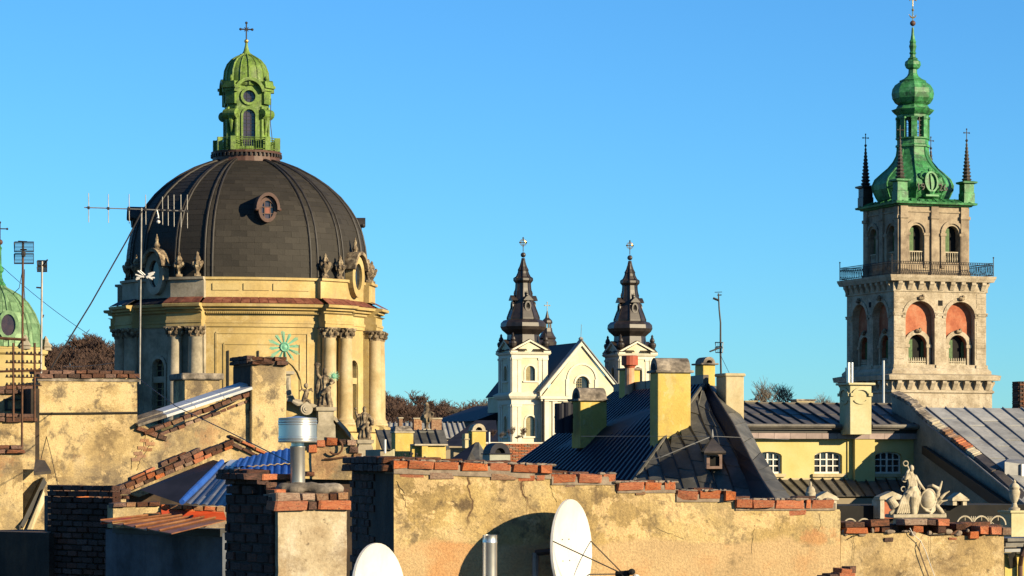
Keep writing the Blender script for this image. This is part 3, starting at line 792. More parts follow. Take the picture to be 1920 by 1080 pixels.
# lantern on top ---------------------------------------------------------------
mb = MB(); mb.lathe([(2.45, 48.75), (2.58, 48.85), (2.58, 49.45), (2.5, 49.5), (2.66, 49.55), (2.7, 49.72), (1.6, 49.75)], (0, 0), 24, ph=.1); mb.build('gallery_ring', m_ringb, dc.o)
mb = MB()
for k in range(48):
    b = MB(Matrix.Rotation(k * PI / 24, 4, 'Z')); b.box(-.07, .07, -2.72, -2.5, 49.3, 49.54); mb.add(b.v, b.f)
tag(mb.build('gallery_dentils', m_iron, dc.o), kind='stuff')
la = [math.radians(a) for a in (-31, 31, 59, 121, 149, 211, 239, 301)]
rl = lambda r: [(r * math.sin(a), -r * math.cos(a)) for a in la]
gp = rl(2.55)
for i, (x, y) in enumerate(gp):
    MB().box(x - .2, x + .2, y - .2, y + .2, 49.72, 50.75).build('gallery_post', m_lgreen, dc.o)
mb = MB()
for i in range(8):
    a, b = Vector((*gp[i], 0)), Vector((*gp[(i + 1) % 8], 0))
    for z, r in ((49.85, .035), (50.55, .045), (50.7, .035)): mb.tube([a + Vector((0, 0, z)), b + Vector((0, 0, z))], r, 4)
    n = int((b - a).length / .17)
    for k in range(1, n):
        p = a.lerp(b, k / n); mb.tube([(p.x, p.y, 49.8), (p.x, p.y, 50.6)], .02, 4)
mb.build('gallery_railing', m_lgreen, dc.o)
RO = 1.80
pts = rl(RO)
for i in range(8):
    a, b = Vector((*pts[i], 0)), Vector((*pts[(i + 1) % 8], 0))
    mid = (a + b) / 2; ang = math.atan2(mid.x, -mid.y); M = Matrix.Rotation(ang, 4, 'Z'); hw = (b - a).length / 2; yy = -mid.length
    mb = MB(M)
    wide = i in (7, 1, 3, 5)
    wide = hw > .7
    if wide:
        mb.wall(rect(-hw, hw, 49.7, 54.75), [arch(0, 50.1, .92, 2.75), circ(0, 53.85, .47, 18)], yy, .28)
    else: mb.poly([(-hw, yy, 49.7), (hw, yy, 49.7), (hw, yy, 54.75), (-hw, yy, 54.75)])
    mb.build('lantern_wall', m_lgreen, dc.o)
    if wide:
        mb = MB(M)
        mb.ringband(arcstrip(0, 52.42, .46), arcstrip(0, 52.42, .62), yy - .1, yy + .02)
        for s in (-1, 1): mb.box(s * .54 - .08, s * .54 + .08, yy - .1, yy + .02, 50.1, 52.42)
        mb.ringband(circ(0, 53.85, .47, 18) + [circ(0, 53.85, .47, 18)[0]], circ(0, 53.85, .66, 18) + [circ(0, 53.85, .66, 18)[0]], yy - .14, yy + .02)
        mb.build('window_surround', m_lgreen, dc.o)
        w = mkobj('window', None, dc.o)
        g = MB(M); g.box(-.45, .45, yy + .2, yy + .22, 50.05, 52.9); g.add([(x, yy + .2, z) for x, z in circ(0, 53.85, .5, 18)], [tuple(range(18))]); g.build('pane', m_glassr, w)
        g = MB(M)
        for xx in (-.15, .15): g.box(xx - .018, xx + .018, yy + .16, yy + .2, 50.1, 54.3)
        for k in range(16): g.box(-.45, .45, yy + .165, yy + .195, 50.2 + k * .27, 50.225 + k * .27)
        g.build('glazing_bar', m_iron, w)
        mb = MB(M); mb.ringband(arcstrip(0, 54.05, .95, 14, .12, PI - .12, .98), arcstrip(0, 54.05, 1.2, 14, .12, PI - .12, 1.22), yy - .42, yy + .3)
        mb.build('curved_pediment', m_lgreen, dc.o)
        mb = MB(M); mb.lathe([(.12, 55.2), (.06, 55.3), (.13, 55.42), (.03, 55.6)], (0, yy - .1), 8); mb.build('finial', m_lgreen, dc.o)
for x, y in [((RO - .02) * math.sin(a), -(RO - .02) * math.cos(a)) for a in (PI / 4, 3 * PI / 4, 5 * PI / 4, 7 * PI / 4)]:
    q = Vector((x, y, 0)).normalized(); sd = Vector((-q.y, q.x, 0))
    for s in (-1, 1):
        mb = MB(); c = Vector((x, y, 0)) + sd * s * .4
        mb.tube([c + Vector((0, 0, 49.75)), c + Vector((0, 0, 53.1))], .13, 6); mb.build('pilaster', m_lgreen, dc.o)
    mb = MB()
    for zc, rr in ((52.55, .36), (52.35, .2)):
        mb.tube([Vector((x, y, zc)) - sd * .58 + q * .12, Vector((x, y, zc)) + sd * .58 + q * .12], rr, 14)
    mb.tube([Vector((x, y, 52.3)) + q * .15, Vector((x, y, 51.8)) + q * .1, Vector((x, y, 51.0))], [.26, .16, .08], 8)
    mb.build('scroll_console', m_lgreen, dc.o)
    mb = MB(); a = math.atan2(x, -y); b = MB(Matrix.Rotation(a, 4, 'Z')); r = RO
    b.box(-.42, .42, -r - .22, -r + .4, 53.3, 54.3); b.box(-.5, .5, -r - .34, -r + .4, 54.3, 54.5); b.box(-.62, .62, -r - .5, -r + .4, 54.5, 54.72); b.box(-.5, .5, -r - .36, -r + .4, 54.72, 55.0)
    b.lathe([(.1, 55.0), (.05, 55.1), (.13, 55.25), (.02, 55.5)], (0, -r - .1), 8)
    mb.add(b.v, b.f); mb.build('cornice_block', m_lgreen, dc.o)
mb = MB(); ld = [(1.72, 54.7), (1.72, 55.0), (1.66, 55.5), (1.62, 55.9), (1.42, 56.4), (1.08, 56.8), (.66, 57.05), (.42, 57.15), (.36, 57.25), (.22, 57.5), (.12, 57.9), (.08, 58.2)]
mb.lathe(ld, (0, 0), 32); mb.build('lantern_dome', m_lgreen, dc.o, smooth=True)
for k in range(16):
    a = k * PI / 8; mb = MB(); mb.tube([((r + .02) * math.sin(a), -(r + .02) * math.cos(a), z) for r, z in ld[:9]], .05 if k % 2 else .09, 5); mb.build('lantern_rib', m_lgreen, dc.o)
mb = MB(); mb.blob((0, 0, 58.25), .17); mb.build('orb', m_gold, dc.o)
mb = MB(); cross(mb, (0, 0, 58.2), 1.45, .9, .055)
for k in range(4):
    a = PI / 4 + k * PI / 2; mb.tube([(0, 0, 59.16), (.22 * math.cos(a), 0, 59.16 + .22 * math.sin(a))], .03, 4)
mb.build('cross', m_iron, dc.o)
# curved front gable with statues (part of the church front, one pitch lower)
YF = -21.0
ap = dc.q(528, 752, YF); e1 = dc.q(665, 838, YF); xc, zc = ap
hw = e1[0] - xc; rise = zc - e1[1]; Rr = (hw * hw + rise * rise) / (2 * rise); aa = math.asin(hw / Rr)
arc = [(xc + Rr * math.sin(-aa + 2 * aa * i / 20), zc - Rr + Rr * math.cos(-aa + 2 * aa * i / 20)) for i in range(21)]
MB().prism(arc + [(xc + hw, 0), (xc - hw, 0)], YF + .8, -9.5).build('front_wing', m_domy, dc.o)
for i in range(20):
    (x0, z0), (x1, z1) = arc[i], arc[i + 1]
    mb = MB(); mb.slab([(x0, YF, z0 + .25), (x1 - .02, YF, z1 + .25), (x1 - .02, YF + 9, z1 + .4), (x0, YF + 9, z0 + .4)], .12); mb.build('gable_tin', MATS['dark_roof_sheet'] if i % 3 else mat('mossy_tin', [(.05, .055, .02), (.11, .11, .04)], 2, .6, rand=.2), dc.o)
mb = MB(); mb.ringband(arc, [(x * 1.0 + (x - xc) * .02, z + .24) for x, z in arc], YF - .25, YF + .8); mb.build('gable_cornice', m_domg, dc.o)
ux = ap[0]
mb = MB(); mb.box(ux - .5, ux + .6, YF - .1, YF + .9, zc + .2, dc.z(702, ux, YF)); mb.box(ux - .7, ux + .85, YF - .3, YF + 1.1, dc.z(702, ux, YF), dc.z(696, ux, YF))
mb.tube([dc.p(541, 708, YF), dc.p(540, 722, YF), dc.p(543, 738, YF), dc.p(552, 752, YF)], [.16, .2, .16, .12], 8)
mb.build('gable_pedestal', m_domg, dc.o)

# sunburst and statues rest on the church
f = Fr('sunburst', 'large green metal sunburst with long rays above the plaster chimney', 'ornament', 533, 195.5, 13)
sx, sz = f.q(533, 651); 
mb = MB(); mb.tube([(sx, .05, sz - 2.0), (sx, .05, sz)], .07, 6); mb.build('pole', m_iron, f.o)
mb = MB(); mb.lathe([(.34, -.12), (.30, -.2), (.22, -.2), (.2, -.12), (.02, -.1)], (0, 0), 18); mb.M = None
rot = Matrix.Translation((sx, 0, sz)) @ Matrix.Rotation(PI / 2, 4, 'X')
b = MB(rot); b.lathe([(.34, -.1), (.36, .06), (.28, .16), (.2, .12), (.02, .18)], (0, 0), 18); b.build('disc', m_burst, f.o)
for k in range(12):
    a = k * PI / 6 + .1
    L0 = 1.18 if k % 2 else 1.05
    for w in (-.085, 0, .085):
        a2 = a + w; l2 = L0 * (1 - abs(w) * 1.2 + rnd(-.05, .05))
        mb = MB(); d = Vector((math.cos(a2), 0, math.sin(a2))); n = Vector((-d.z, 0, d.x)); c = Vector((sx, rnd(-.06, .06), sz))
        mb.hexa([c + d * .3 - n * .02, c + d * l2 - n * .034, c + d * l2 + n * .034, c + d * .3 + n * .02], [p + Vector((0, -.05, 0)) for p in (c + d * .3 - n * .02, c + d * l2 - n * .034, c + d * l2 + n * .034, c + d * .3 + n * .02)])
        mb.build('ray', m_burst, f.o)

def statue(name, label, px, py_base, D, h, m, pose, r=13, ped=None, vox=.024):
    f = Fr(name, label, 'statue', px, D, r)
    z0 = f.z(py_base); k = h
    mb = MB()
    if pose != 'cherub':
        mb.lathe([(.17 * k, z0), (.19 * k, z0 + .05 * k), (.15 * k, z0 + .25 * k), (.13 * k, z0 + .42 * k), (.10 * k, z0 + .52 * k), (.13 * k, z0 + .66 * k), (.13 * k, z0 + .74 * k), (.06 * k, z0 + .80 * k)], (0, 0), 20, fold=7, fa=.16, sy=.8)
        mb.blob((0, -.02 * k, z0 + .89 * k), (.06 * k, .07 * k, .085 * k), 10, 8); mb.tube([(0, 0, z0 + .76 * k), (0, 0, z0 + .86 * k)], .045 * k, 8)
        # cloak and drapery
        mb.tube([(-.12 * k, .02 * k, z0 + .74 * k), (-.17 * k, .06 * k, z0 + .5 * k), (-.16 * k, .05 * k, z0 + .2 * k)], [.07 * k, .08 * k, .05 * k], 8)
        mb.tube([(.12 * k, -.06 * k, z0 + .5 * k), (.02 * k, -.13 * k, z0 + .42 * k), (-.10 * k, -.10 * k, z0 + .3 * k)], [.05 * k, .06 * k, .04 * k], 8)
        mb.tube([(.06 * k, -.12 * k, z0 + .4 * k), (.08 * k, -.15 * k, z0 + .2 * k), (.1 * k, -.13 * k, z0)], [.055 * k, .05 * k, .06 * k], 8)
    if pose == 'raised':
        mb.tube([(-.12 * k, 0, z0 + .72 * k), (-.2 * k, -.06 * k, z0 + .82 * k), (-.21 * k, -.08 * k, z0 + .97 * k)], [.055 * k, .045 * k, .035 * k], 8); mb.blob((-.21 * k, -.08 * k, z0 + 1.01 * k), .06 * k)
        mb.tube([(.12 * k, 0, z0 + .72 * k), (.2 * k, -.1 * k, z0 + .62 * k), (.1 * k, -.16 * k, z0 + .58 * k)], [.055 * k, .05 * k, .04 * k], 8)
        mb.blob((-.2 * k, -.06 * k, z0 + 1.06 * k), (.09 * k, .07 * k, .06 * k))
    elif pose == 'staff':
        mb.tube([(-.12 * k, 0, z0 + .72 * k), (-.22 * k, -.06 * k, z0 + .66 * k), (-.27 * k, -.08 * k, z0 + .82 * k)], [.055 * k, .045 * k, .035 * k], 8); mb.blob((-.27 * k, -.08 * k, z0 + .9 * k), .05 * k)
        mb.tube([(.12 * k, 0, z0 + .72 * k), (.22 * k, -.06 * k, z0 + .56 * k), (.22 * k, -.12 * k, z0 + .42 * k)], [.06 * k, .06 * k, .045 * k], 8)
        mb.tube([(.2 * k, .03 * k, z0 + .6 * k), (.2 * k, .05 * k, z0 + .2 * k)], [.07 * k, .03 * k], 8)
    else:  # winged child seated on a scroll, leaning
        mb.tube([(-.1 * k, 0, z0 + .1 * k), (-.02 * k, -.04 * k, z0 + .32 * k), (.06 * k, 0, z0 + .56 * k), (.05 * k, 0, z0 + .72 * k)], [.09 * k, .13 * k, .12 * k, .07 * k], 10)
        mb.blob((.04 * k, -.02 * k, z0 + .87 * k), (.11 * k, .11 * k, .12 * k), 10, 8)
        mb.tube([(.12 * k, 0, z0 + .65 * k), (.28 * k, -.05 * k, z0 + .72 * k), (.34 * k, -.02 * k, z0 + .6 * k)], [.06 * k, .07 * k, .03 * k], 8)
        mb.tube([(-.02 * k, 0, z0 + .65 * k), (-.16 * k, -.06 * k, z0 + .72 * k), (-.24 * k, -.08 * k, z0 + .62 * k)], [.06 * k, .045 * k, .035 * k], 8)
        mb.tube([(-.02 * k, -.04 * k, z0 + .25 * k), (.18 * k, -.1 * k, z0 + .2 * k), (.2 * k, -.1 * k, z0)], [.09 * k, .07 * k, .05 * k], 8)
        mb.tube([(-.08 * k, -.04 * k, z0 + .15 * k), (-.25 * k, -.02 * k, z0 + .06 * k), (-.32 * k, 0, z0 + .02 * k)], [.08 * k, .06 * k, .04 * k], 8)
    mb.build('figure', m, f.o, remesh=vox)
    if ped:
        zb = f.z(ped[0]); w = ped[1]; p = MB(); p.sqlathe([(w * 1.25, z0 - .28), (w * 1.3, z0 - .02)]); p.sqlathe([(w, z0 - .28), (w * .95, zb + .3), (w * 1.15, zb + .1), (w * 1.2, zb - 1.0)]); p.build('pedestal', m_domg, f.o)
        b = MB(); b.lathe([(w * 1.0, z0 - .02), (w * .9, z0 + .12)], (0, 0), 10, fold=5, fa=.1); b.build('base', m_stoneD, f.o)
    return f
s1 = statue('robed_statue', 'dark stone saint with raised arm on a pedestal before the ochre drum', 609, 763, 197, 2.75, m_stoneD, 'raised', ped=(800, .55))
s2 = statue('robed_statue', 'dark stone saint at the right foot of the curved church gable', 683, 824, 196, 2.35, m_stoneD, 'staff', ped=(842, .45))
s3 = statue('cherub_statue', 'winged stone cherub perched on the scroll of the curved gable', 572, 760, 195.6, 1.55, m_stoneD, 'cherub', vox=.02)
sc = MB(); a, b, c = s3.p(574, 764)
for rr, w in ((.42, .3), (.28, .36), (.14, .42)): sc.tube([(a, -w, c - .1), (a, w, c - .1)], rr, 16)
sc.tube([s3.p(548, 752), s3.p(558, 757), s3.p(568, 757)], [.12, .2, .2], 8)
sc.build('scroll', m_domg, s3.o)
f = Fr('halo_ornament', 'small green spiky sunburst behind the shoulder of the saint with raised arm', 'ornament', 626, 197, 13)
hx, hz = f.q(626, 705); b = MB(Matrix.Translation((hx, 0, hz)) @ Matrix.Rotation(PI / 2, 4, 'X')); b.lathe([(.17, 0), (.17, .06), (.1, .1), (.01, .1)], (0, 0), 14); b.build('disc', m_burst, f.o)
mb = MB(); mb.tube([(hx, .02, hz), (hx - .35, .1, hz - .3)], .03, 5); mb.build('bracket', m_iron, f.o)
for k in range(14):
    a = k * PI / 7; d = Vector((math.cos(a), 0, math.sin(a))); c = Vector((hx, 0, hz)); n = Vector((-d.z, 0, d.x))
    mb = MB(); mb.hexa([c + d * .15 - n * .035, c + d * .4 - n * .012, c + d * .4 + n * .012, c + d * .15 + n * .035], [p + Vector((0, -.03, 0)) for p in (c + d * .15 - n * .035, c + d * .4 - n * .012, c + d * .4 + n * .012, c + d * .15 + n * .035)]); mb.build('ray', m_burst, f.o)
# ------------------------------------------------------------------ bell tower on the right
TW = 10.75
kt = Fr('bell_tower', 'tall stone bell tower with a green copper onion spire', 'tower', 1717, 300, 20)
def tz(py): return CZ + (HY - py) * .05525
def tzc(py): return CZ + (HY - py) * .05625 - max(0, min(1, (py - 250) / 120)) * .5
def side(k): return Matrix.Rotation(k * PI / 2, 4, 'Z')
def cornice(mb, prof): mb.sqlathe(prof)
def stage(k, hw, z0, z1, holes, mm, depth, name='wall'):
    return MB(side(k)).wall(rect(-hw, hw, z0, z1), holes, -hw, depth).build(name, mm, kt.o)
HW = TW / 2
# base stages down to the street
mb = MB(); mb.sqlathe([(HW + .45, 0), (HW + .45, tz(738))]); mb.build('base', m_stone, kt.o)
mb = MB(); mb.sqlathe([(HW + .45, tz(738)), (HW + .62, tz(736)), (HW + .62, tz(733)), (HW + .48, tz(731)), (HW + .48, tz(714)), (HW + 1.05, tz(713)), (HW + 1.15, tz(704)), (HW + .4, tz(701)), (HW + .4, tz(696)), (HW + .1, tz(690))]); mb.build('cornice', m_stone, kt.o)
def brackets(hw, z0, z1, n, out):
    for k in (0, 3, 1, 2):
        for i in range(n):
            x = -hw + 2 * hw * (i + .5) / n
            b = MB(side(k)); w = .24
            prof = [(0, z1), (-out, z1), (-out, z1 - .25), (-out * .7, z0 + .45), (-.1, z0), (0, z0)]
            n2 = len(prof)
            b.add([(x - w, -hw + y, z) for y, z in prof] + [(x + w, -hw + y, z) for y, z in prof], [(j, (j + 1) % n2, n2 + (j + 1) % n2, n2 + j) for j in range(n2)] + [tuple(range(n2)), tuple(range(2 * n2 - 1, n2 - 1, -1))])
            b.build('bracket', m_stone, kt.o)
brackets(HW + .48, tz(731), tz(714.5), 9, .52)
brackets(HW + .12, tz(544), tz(528.5), 9, .45)
zb, zt = tz(690), tz(548)
for k in range(4):
    M = side(k)
    big = [arch(x, tz(690) + .35, 2.65 * 1.28, tz(565) - tz(690) - .35, 14) for x in (-2.35, 2.35)]
    mb = MB(M); mb.wall(rect(-HW, HW, zb, zt), big, -HW, .75); mb.build('wall', m_stone, kt.o)
    yn = -HW + .75
    for x in (-2.35, 2.35):
        e = mkobj('niche', None, kt.o)
        lo = arch(x, tz(690) + .36, 2.1, tz(627) - tz(690) - .36, 12)
        MB(M).wall(arch(x, tz(690) + .34, 3.42, tz(565) - tz(690) - .32, 14), [lo], yn, .6).build('niche_plaster', m_terra, e)
        mb = MB(M); mb.ringband(arcstrip(x, tz(627) - 1.05, 1.06), arcstrip(x, tz(627) - 1.05, 1.52), yn - .22, yn)
        for s in (-1, 1):
            mb.box(x + s * 1.28 - .2, x + s * 1.28 + .2, yn - .22, yn, tz(690) + .36, tz(627) - 1.35); mb.box(x + s * 1.28 - .32, x + s * 1.28 + .32, yn - .32, yn, tz(627) - 1.35, tz(627) - 1.03)
        mb.build('surround', m_stone, e)
        mb = MB(M); mb.blob((x, yn - .3, tz(627) + .35), (.42, .25, .22), 8, 5); mb.blob((x + .2, yn - .35, tz(627) + .5), .2, 6, 4); mb.build('keystone', m_stoneD, e)
        mb = MB(M); mb.blob((x, -HW - .2, tz(565) + .3), (.42, .25, .22), 8, 5); mb.blob((x + .2, -HW - .25, tz(565) + .5), .2, 6, 4); mb.build('keystone', m_stoneD, e)
        mb = MB(M); mb.box(x - 1.04, x + 1.04, yn + .55, yn + .6, tz(688), tz(627)); mb.build('opening', m_black, e)
        for sgn in (-1, 1):
            mb = MB(M); a, b = (x - 1.03, x - .3) if sgn < 0 else (x + .72, x + 1.03)
            mb.box(a, b, yn + .42, yn + .48, tz(676), tz(636) if sgn < 0 else tz(640))
            for q in range(12): mb.box(a + .06, b - .06, yn + .39, yn + .42, tz(675) + q * .17, tz(675) + q * .17 + .1)
            mb.build('shutter', m_shut, e)
        mb = MB(M); mb.box(x - 1.04, x + 1.04, yn - .1, yn + .15, tz(678.5), tz(676.5)); mb.box(x - 1.04, x + 1.04, yn - .1, yn + .15, tz(690) + .36, tz(690) + .55); mb.build('balustrade_rail', m_pale, e)
        for q in range(8):
            c = x - .91 + q * .26; mb = MB(M); mb.lathe([(.07, tz(690) + .55), (.055, tz(690) + .65), (.1, tz(690) + .85), (.05, tz(690) + 1.1), (.07, tz(678.5))], (c, yn), 6); mb.build('baluster', m_pale, e)
    for a, b in ((-HW - .1, -4.1), (-.6, .6), (4.1, HW + .1)):
        MB(M).box(a, b, -HW - .1, -HW + .05, tz(592), tz(588)).build('moulding', m_stone, kt.o); MB(M).box(a, b, -HW - .16, -HW + .05, tz(588) + .002, tz(586)).build('moulding', m_stone, kt.o)
    for a, b in ((-HW - .1, -4.15), (-.55, .55), (4.15, HW + .1)): MB(M).box(a, b, -HW - .14, -HW + .05, zb, tz(684)).build('plinth', m_stone, kt.o)
    for x in (-2.35, 2.35): MB(M).ringband(arcstrip(x, tz(565) - 1.7, 1.72), arcstrip(x, tz(565) - 1.7, 2.1), -HW - .1, -HW).build('arch_moulding', m_stone, kt.o)
    mb = MB(M); mb.box(-.26, .26, -HW - .03, -HW + .1, tz(573), tz(563)); mb.build('slit_window', m_black, kt.o)
    for cx in (-4.75, 4.75):   # recessed ashlar joints as shallow courses
        for q in range(12):
            z = zb + .9 + q * .58; mb = MB(M); mb.box(cx - .55, cx + .55, -HW - .035, -HW + .02, z, z + .52)
            if z + .52 < tz(593) or z > tz(586): mb.build('ashlar_block', m_stone, kt.o, bevel=.03)
mb = MB(); mb.sqlathe([(HW, tz(548)), (HW + .12, tz(547)), (HW + .12, tz(529)), (HW + .6, tz(528)), (HW + .66, tz(525)), (HW + .76, tz(521)), (HW + .8, tz(517)), (HW + .2, tz(516.5))]); mb.build('cornice', m_stone, kt.o)
# iron gallery rail
gh = HW + .55; z0, z1 = tz(516), tz(492)
for k in range(4):
    mb = MB(side(k))
    for z in (z0 + .1, z1, z1 - .2): mb.tube([(-gh, -gh, z), (gh, -gh, z)], .035, 4)
    n = 44
    for i in range(n):
        x = -gh + 2 * gh * i / n; w = 2 * gh / n
        mb.tube([(x, -gh, z0), (x + w * .5, -gh - .04, (z0 + z1) / 2), (x, -gh, z1)], .022, 4); mb.tube([(x + w, -gh, z0), (x + w * .5, -gh + .04, (z0 + z1) / 2), (x + w, -gh, z1)], .022, 4)
    mb.build('gallery_rail', m_iron, kt.o)
    mb = MB(side(k)); mb.tube([(-gh, -gh, z0), (-gh, -gh, z1 + .55)], .05, 6); mb.blob((-gh, -gh, z1 + .6), .09); mb.build('gallery_post', m_iron, kt.o)
# upper stage
UW = 3.95
za, zc = tz(516.5), tz(385)
for k in range(4):
    M = side(k)
    ops = [arch(x, tz(489), 1.6, tz(420) - tz(489), 12) for x in (-2.05, 2.15)]
    mb = MB(M); mb.wall(rect(-UW, UW, za, zc), ops, -UW, .8); mb.build('wall', m_stoneU, kt.o)
    for x in (-2.05, 2.15):
        e = mkobj('window', None, kt.o)
        mb = MB(M); mb.ringband(arcstrip(x, tz(420) - .8, 1.02), arcstrip(x, tz(420) - .8, 1.36), -UW - .16, -UW)
        for s in (-1, 1): mb.box(x + s * 1.12 - .24, x + s * 1.12 + .24, -UW - .16, -UW, za + .9, tz(420) - 1.1); mb.box(x + s * 1.12 - .34, x + s * 1.12 + .34, -UW - .24, -UW, tz(420) - 1.1, tz(420) - .82)
        mb.build('surround', m_stoneU, e)
        mb = MB(M); mb.box(x - .8, x + .8, -UW + .74, -UW + .8, tz(489), tz(420)); mb.build('opening', m_black, e)
        mb = MB(M); mb.box(x - .79, x - .05, -UW + .55, -UW + .62, tz(470), tz(423))
        for q in range(16): mb.box(x - .72, x - .12, -UW + .51, -UW + .55, tz(469) + q * .15, tz(469) + q * .15 + .09)
        mb.build('shutter', m_shut, e)
        mb = MB(M); mb.box(x - .8, x + .8, -UW + .05, -UW + .28, tz(471), tz(469)); mb.build('balustrade_rail', m_pale, e)
        for q in range(6):
            c = x - .67 + q * .268; mb = MB(M); mb.lathe([(.07, tz(489)), (.055, tz(487)), (.1, tz(483)), (.05, tz(476)), (.07, tz(471))], (c, -UW + .17), 6); mb.build('baluster', m_pale, e)
    for c in (-UW + .42, .05, UW - .42):
        mb = MB(M); w = .42; mb.box(c - w, c + w, -UW - .22, -UW + .02, za, tz(408)); mb.box(c - w - .08, c + w + .08, -UW - .34, -UW + .02, tz(408), tz(402)); mb.box(c - w, c + w, -UW - .22, -UW + .02, tz(402), zc); mb.box(c - w - .1, c + w + .1, -UW - .32, -UW + .02, za, za + .5)
        mb.build('pilaster', m_stoneU, kt.o)
    mb = MB(M); mb.box(-UW, UW, -UW - .12, -UW + .02, tz(396), tz(393)); mb.build('moulding', m_stoneU, kt.o)
mb = MB(); mb.sqlathe([(UW, zc), (UW + .35, tz(384)), (UW + .42, tz(382)), (UW + .75, tz(381)), (UW + .8, tz(377.5)), (UW + .1, tz(374)), (3.6, tz(369))]); mb.build('eaves', m_green, kt.o)
for k in range(4):
    for i in range(9):
        x = -UW + i * (2 * UW) / 8; mb = MB(side(k)); mb.tube([(x, -UW - .75, tz(377)), (x * .85, -3.8, tz(369.5))], .06, 4); mb.build('eaves_seam', m_green, kt.o)
# corner pinnacles
for sx, sy in ((-1, -1), (1, -1), (-1, 1), (1, 1)):
    c = (sx * (UW - .05), sy * (UW - .05)); e = mkobj('pinnacle', None, kt.o)
    mb = MB(); w = .62; mb.sqlathe([(w, tz(378)), (w, tz(358)), (w - .06, tz(357)), (w - .06, tz(341)), (w + .2, tz(339)), (w + .22, tz(336)), (w - .1, tz(334.5))], c); mb.build('pedestal', m_green if sy < 0 else m_spire, e)
    mb = MB(); pr = []; z = tz(334.5); n = 11; top = tz(262)
    for i in range(n):
        r = .52 * (1 - i / (n + 2.0)); dz = (top - z) / n
        pr += [(r * .72, z + i * dz), (r * 1.0, z + (i + .45) * dz), (r * 1.02, z + (i + .55) * dz), (r * .66, z + (i + .9) * dz)]
    pr += [(.06, top), (.05, top + .3)]
    mb.lathe(pr, c, 8, PI / 8); mb.build('spike', m_tarb if sy < 0 else m_spire, e)
    mb = MB(); mb.blob((*c, top + .25), .15); cross(mb, (*c, top + .3), 1.15, .62, .045); mb.build('cross', m_iron, e)
# bell roof, open lantern, onion
def gp8(mb, prof, ph=PI / 8): return mb.lathe([(r * .05625 * .98, tzc(y)) for r, y in prof], (-.35, 0), 8, ph)
mb = MB(); gp8(mb, [(60, 371), (66, 368), (70, 362), (76, 350), (77, 342), (72, 332), (60, 322), (47, 312), (37, 301), (31, 290), (29.5, 280), (29.5, 276)]); mb.build('bell_roof', m_green, kt.o)
bp = [(60, 371), (66, 368), (70, 362), (76, 350), (77, 342), (72, 332), (60, 322), (47, 312), (37, 301), (31, 290), (29.5, 280), (29.5, 276)]
for k in range(8):
    a = PI / 8 + k * PI / 4; mb = MB(); mb.tube([(-.35 + r * .0552 * math.cos(a), r * .0552 * math.sin(a), tzc(y)) for r, y in bp], .09, 5); mb.build('roof_rib', m_green, kt.o)
mb = MB(); gp8(mb, [(29.5, 276), (33, 275), (33, 272), (30, 270), (30, 263), (33, 261), (33, 259), (29, 258)]); mb.build('lantern_sill', m_green, kt.o)
for k in range(8):
    a = PI / 8 + k * PI / 4; r = 29.5 * .05625
    x, y = -.35 + r * math.cos(a), r * math.sin(a)
    mb = MB(Matrix.Translation((x, y, 0)) @ Matrix.Rotation(a, 4, 'Z')); mb.box(-.3, .08, -.3, .3, tzc(259), tzc(222)); mb.box(-.3, .14, -.36, .36, tzc(225), tzc(221)); mb.build('lantern_post', m_green, kt.o)
    a2 = a + PI / 8; r2 = r * math.cos(PI / 8)
    mb = MB(Matrix.Translation((-.35, 0, 0)) @ Matrix.Rotation(a2, 4, 'Z')); 
    for q in range(4): mb.box(r2 - .1, r2 - .06, -.5, .5, tzc(256 - q * 9), tzc(256 - q * 9) + .06)
    mb.box(r2 - .1, r2 - .05, -.04, .04, tzc(259), tzc(222)); mb.build('lantern_grille', m_iron, kt.o)
mb = MB(); gp8(mb, [(27, 223), (31, 222), (31, 217), (34, 215), (39, 210), (41, 207), (32, 204), (30, 200)]); mb.build('lantern_cornice', m_green, kt.o)
mb = MB(); gp8(mb, [(30, 200), (28, 198), (34, 194), (39, 186), (40.5, 177), (39, 168), (34, 160), (25, 154), (26, 152), (17, 148), (11, 143), (8.5, 138), (8, 131), (13, 128), (15.5, 122), (14.5, 116), (9, 112), (9.5, 110), (6, 108), (5, 103), (6.8, 100), (5, 97), (6, 92), (7.2, 87), (5.5, 82), (6.5, 79), (4.3, 74), (3, 66), (2, 52)]); mb.build('onion_spire', m_green, kt.o)
mb = MB(); mb.blob((-.35, 0, tzc(44)), .3, 12, 8); mb.build('orb', m_ringb, kt.o)
mb = MB(); mb.tube([(-.35, 0, tzc(50)), (-.35, 0, tzc(-6))], .055, 6)
mb.tube([(-.35 + .42 * math.cos(a), 0, tzc(26) + .42 * math.sin(a)) for a in [PI * 1.05 + PI * .9 * i / 10 for i in range(11)]], [.02, .04, .06, .075, .08, .08, .08, .075, .06, .04, .02], 6); mb.blob((-.35, 0, tzc(19)), .14)
cross(mb, (-.35, 0, tzc(12)), 1.0, .75, .05); mb.build('crescent_cross', m_gold, kt.o)
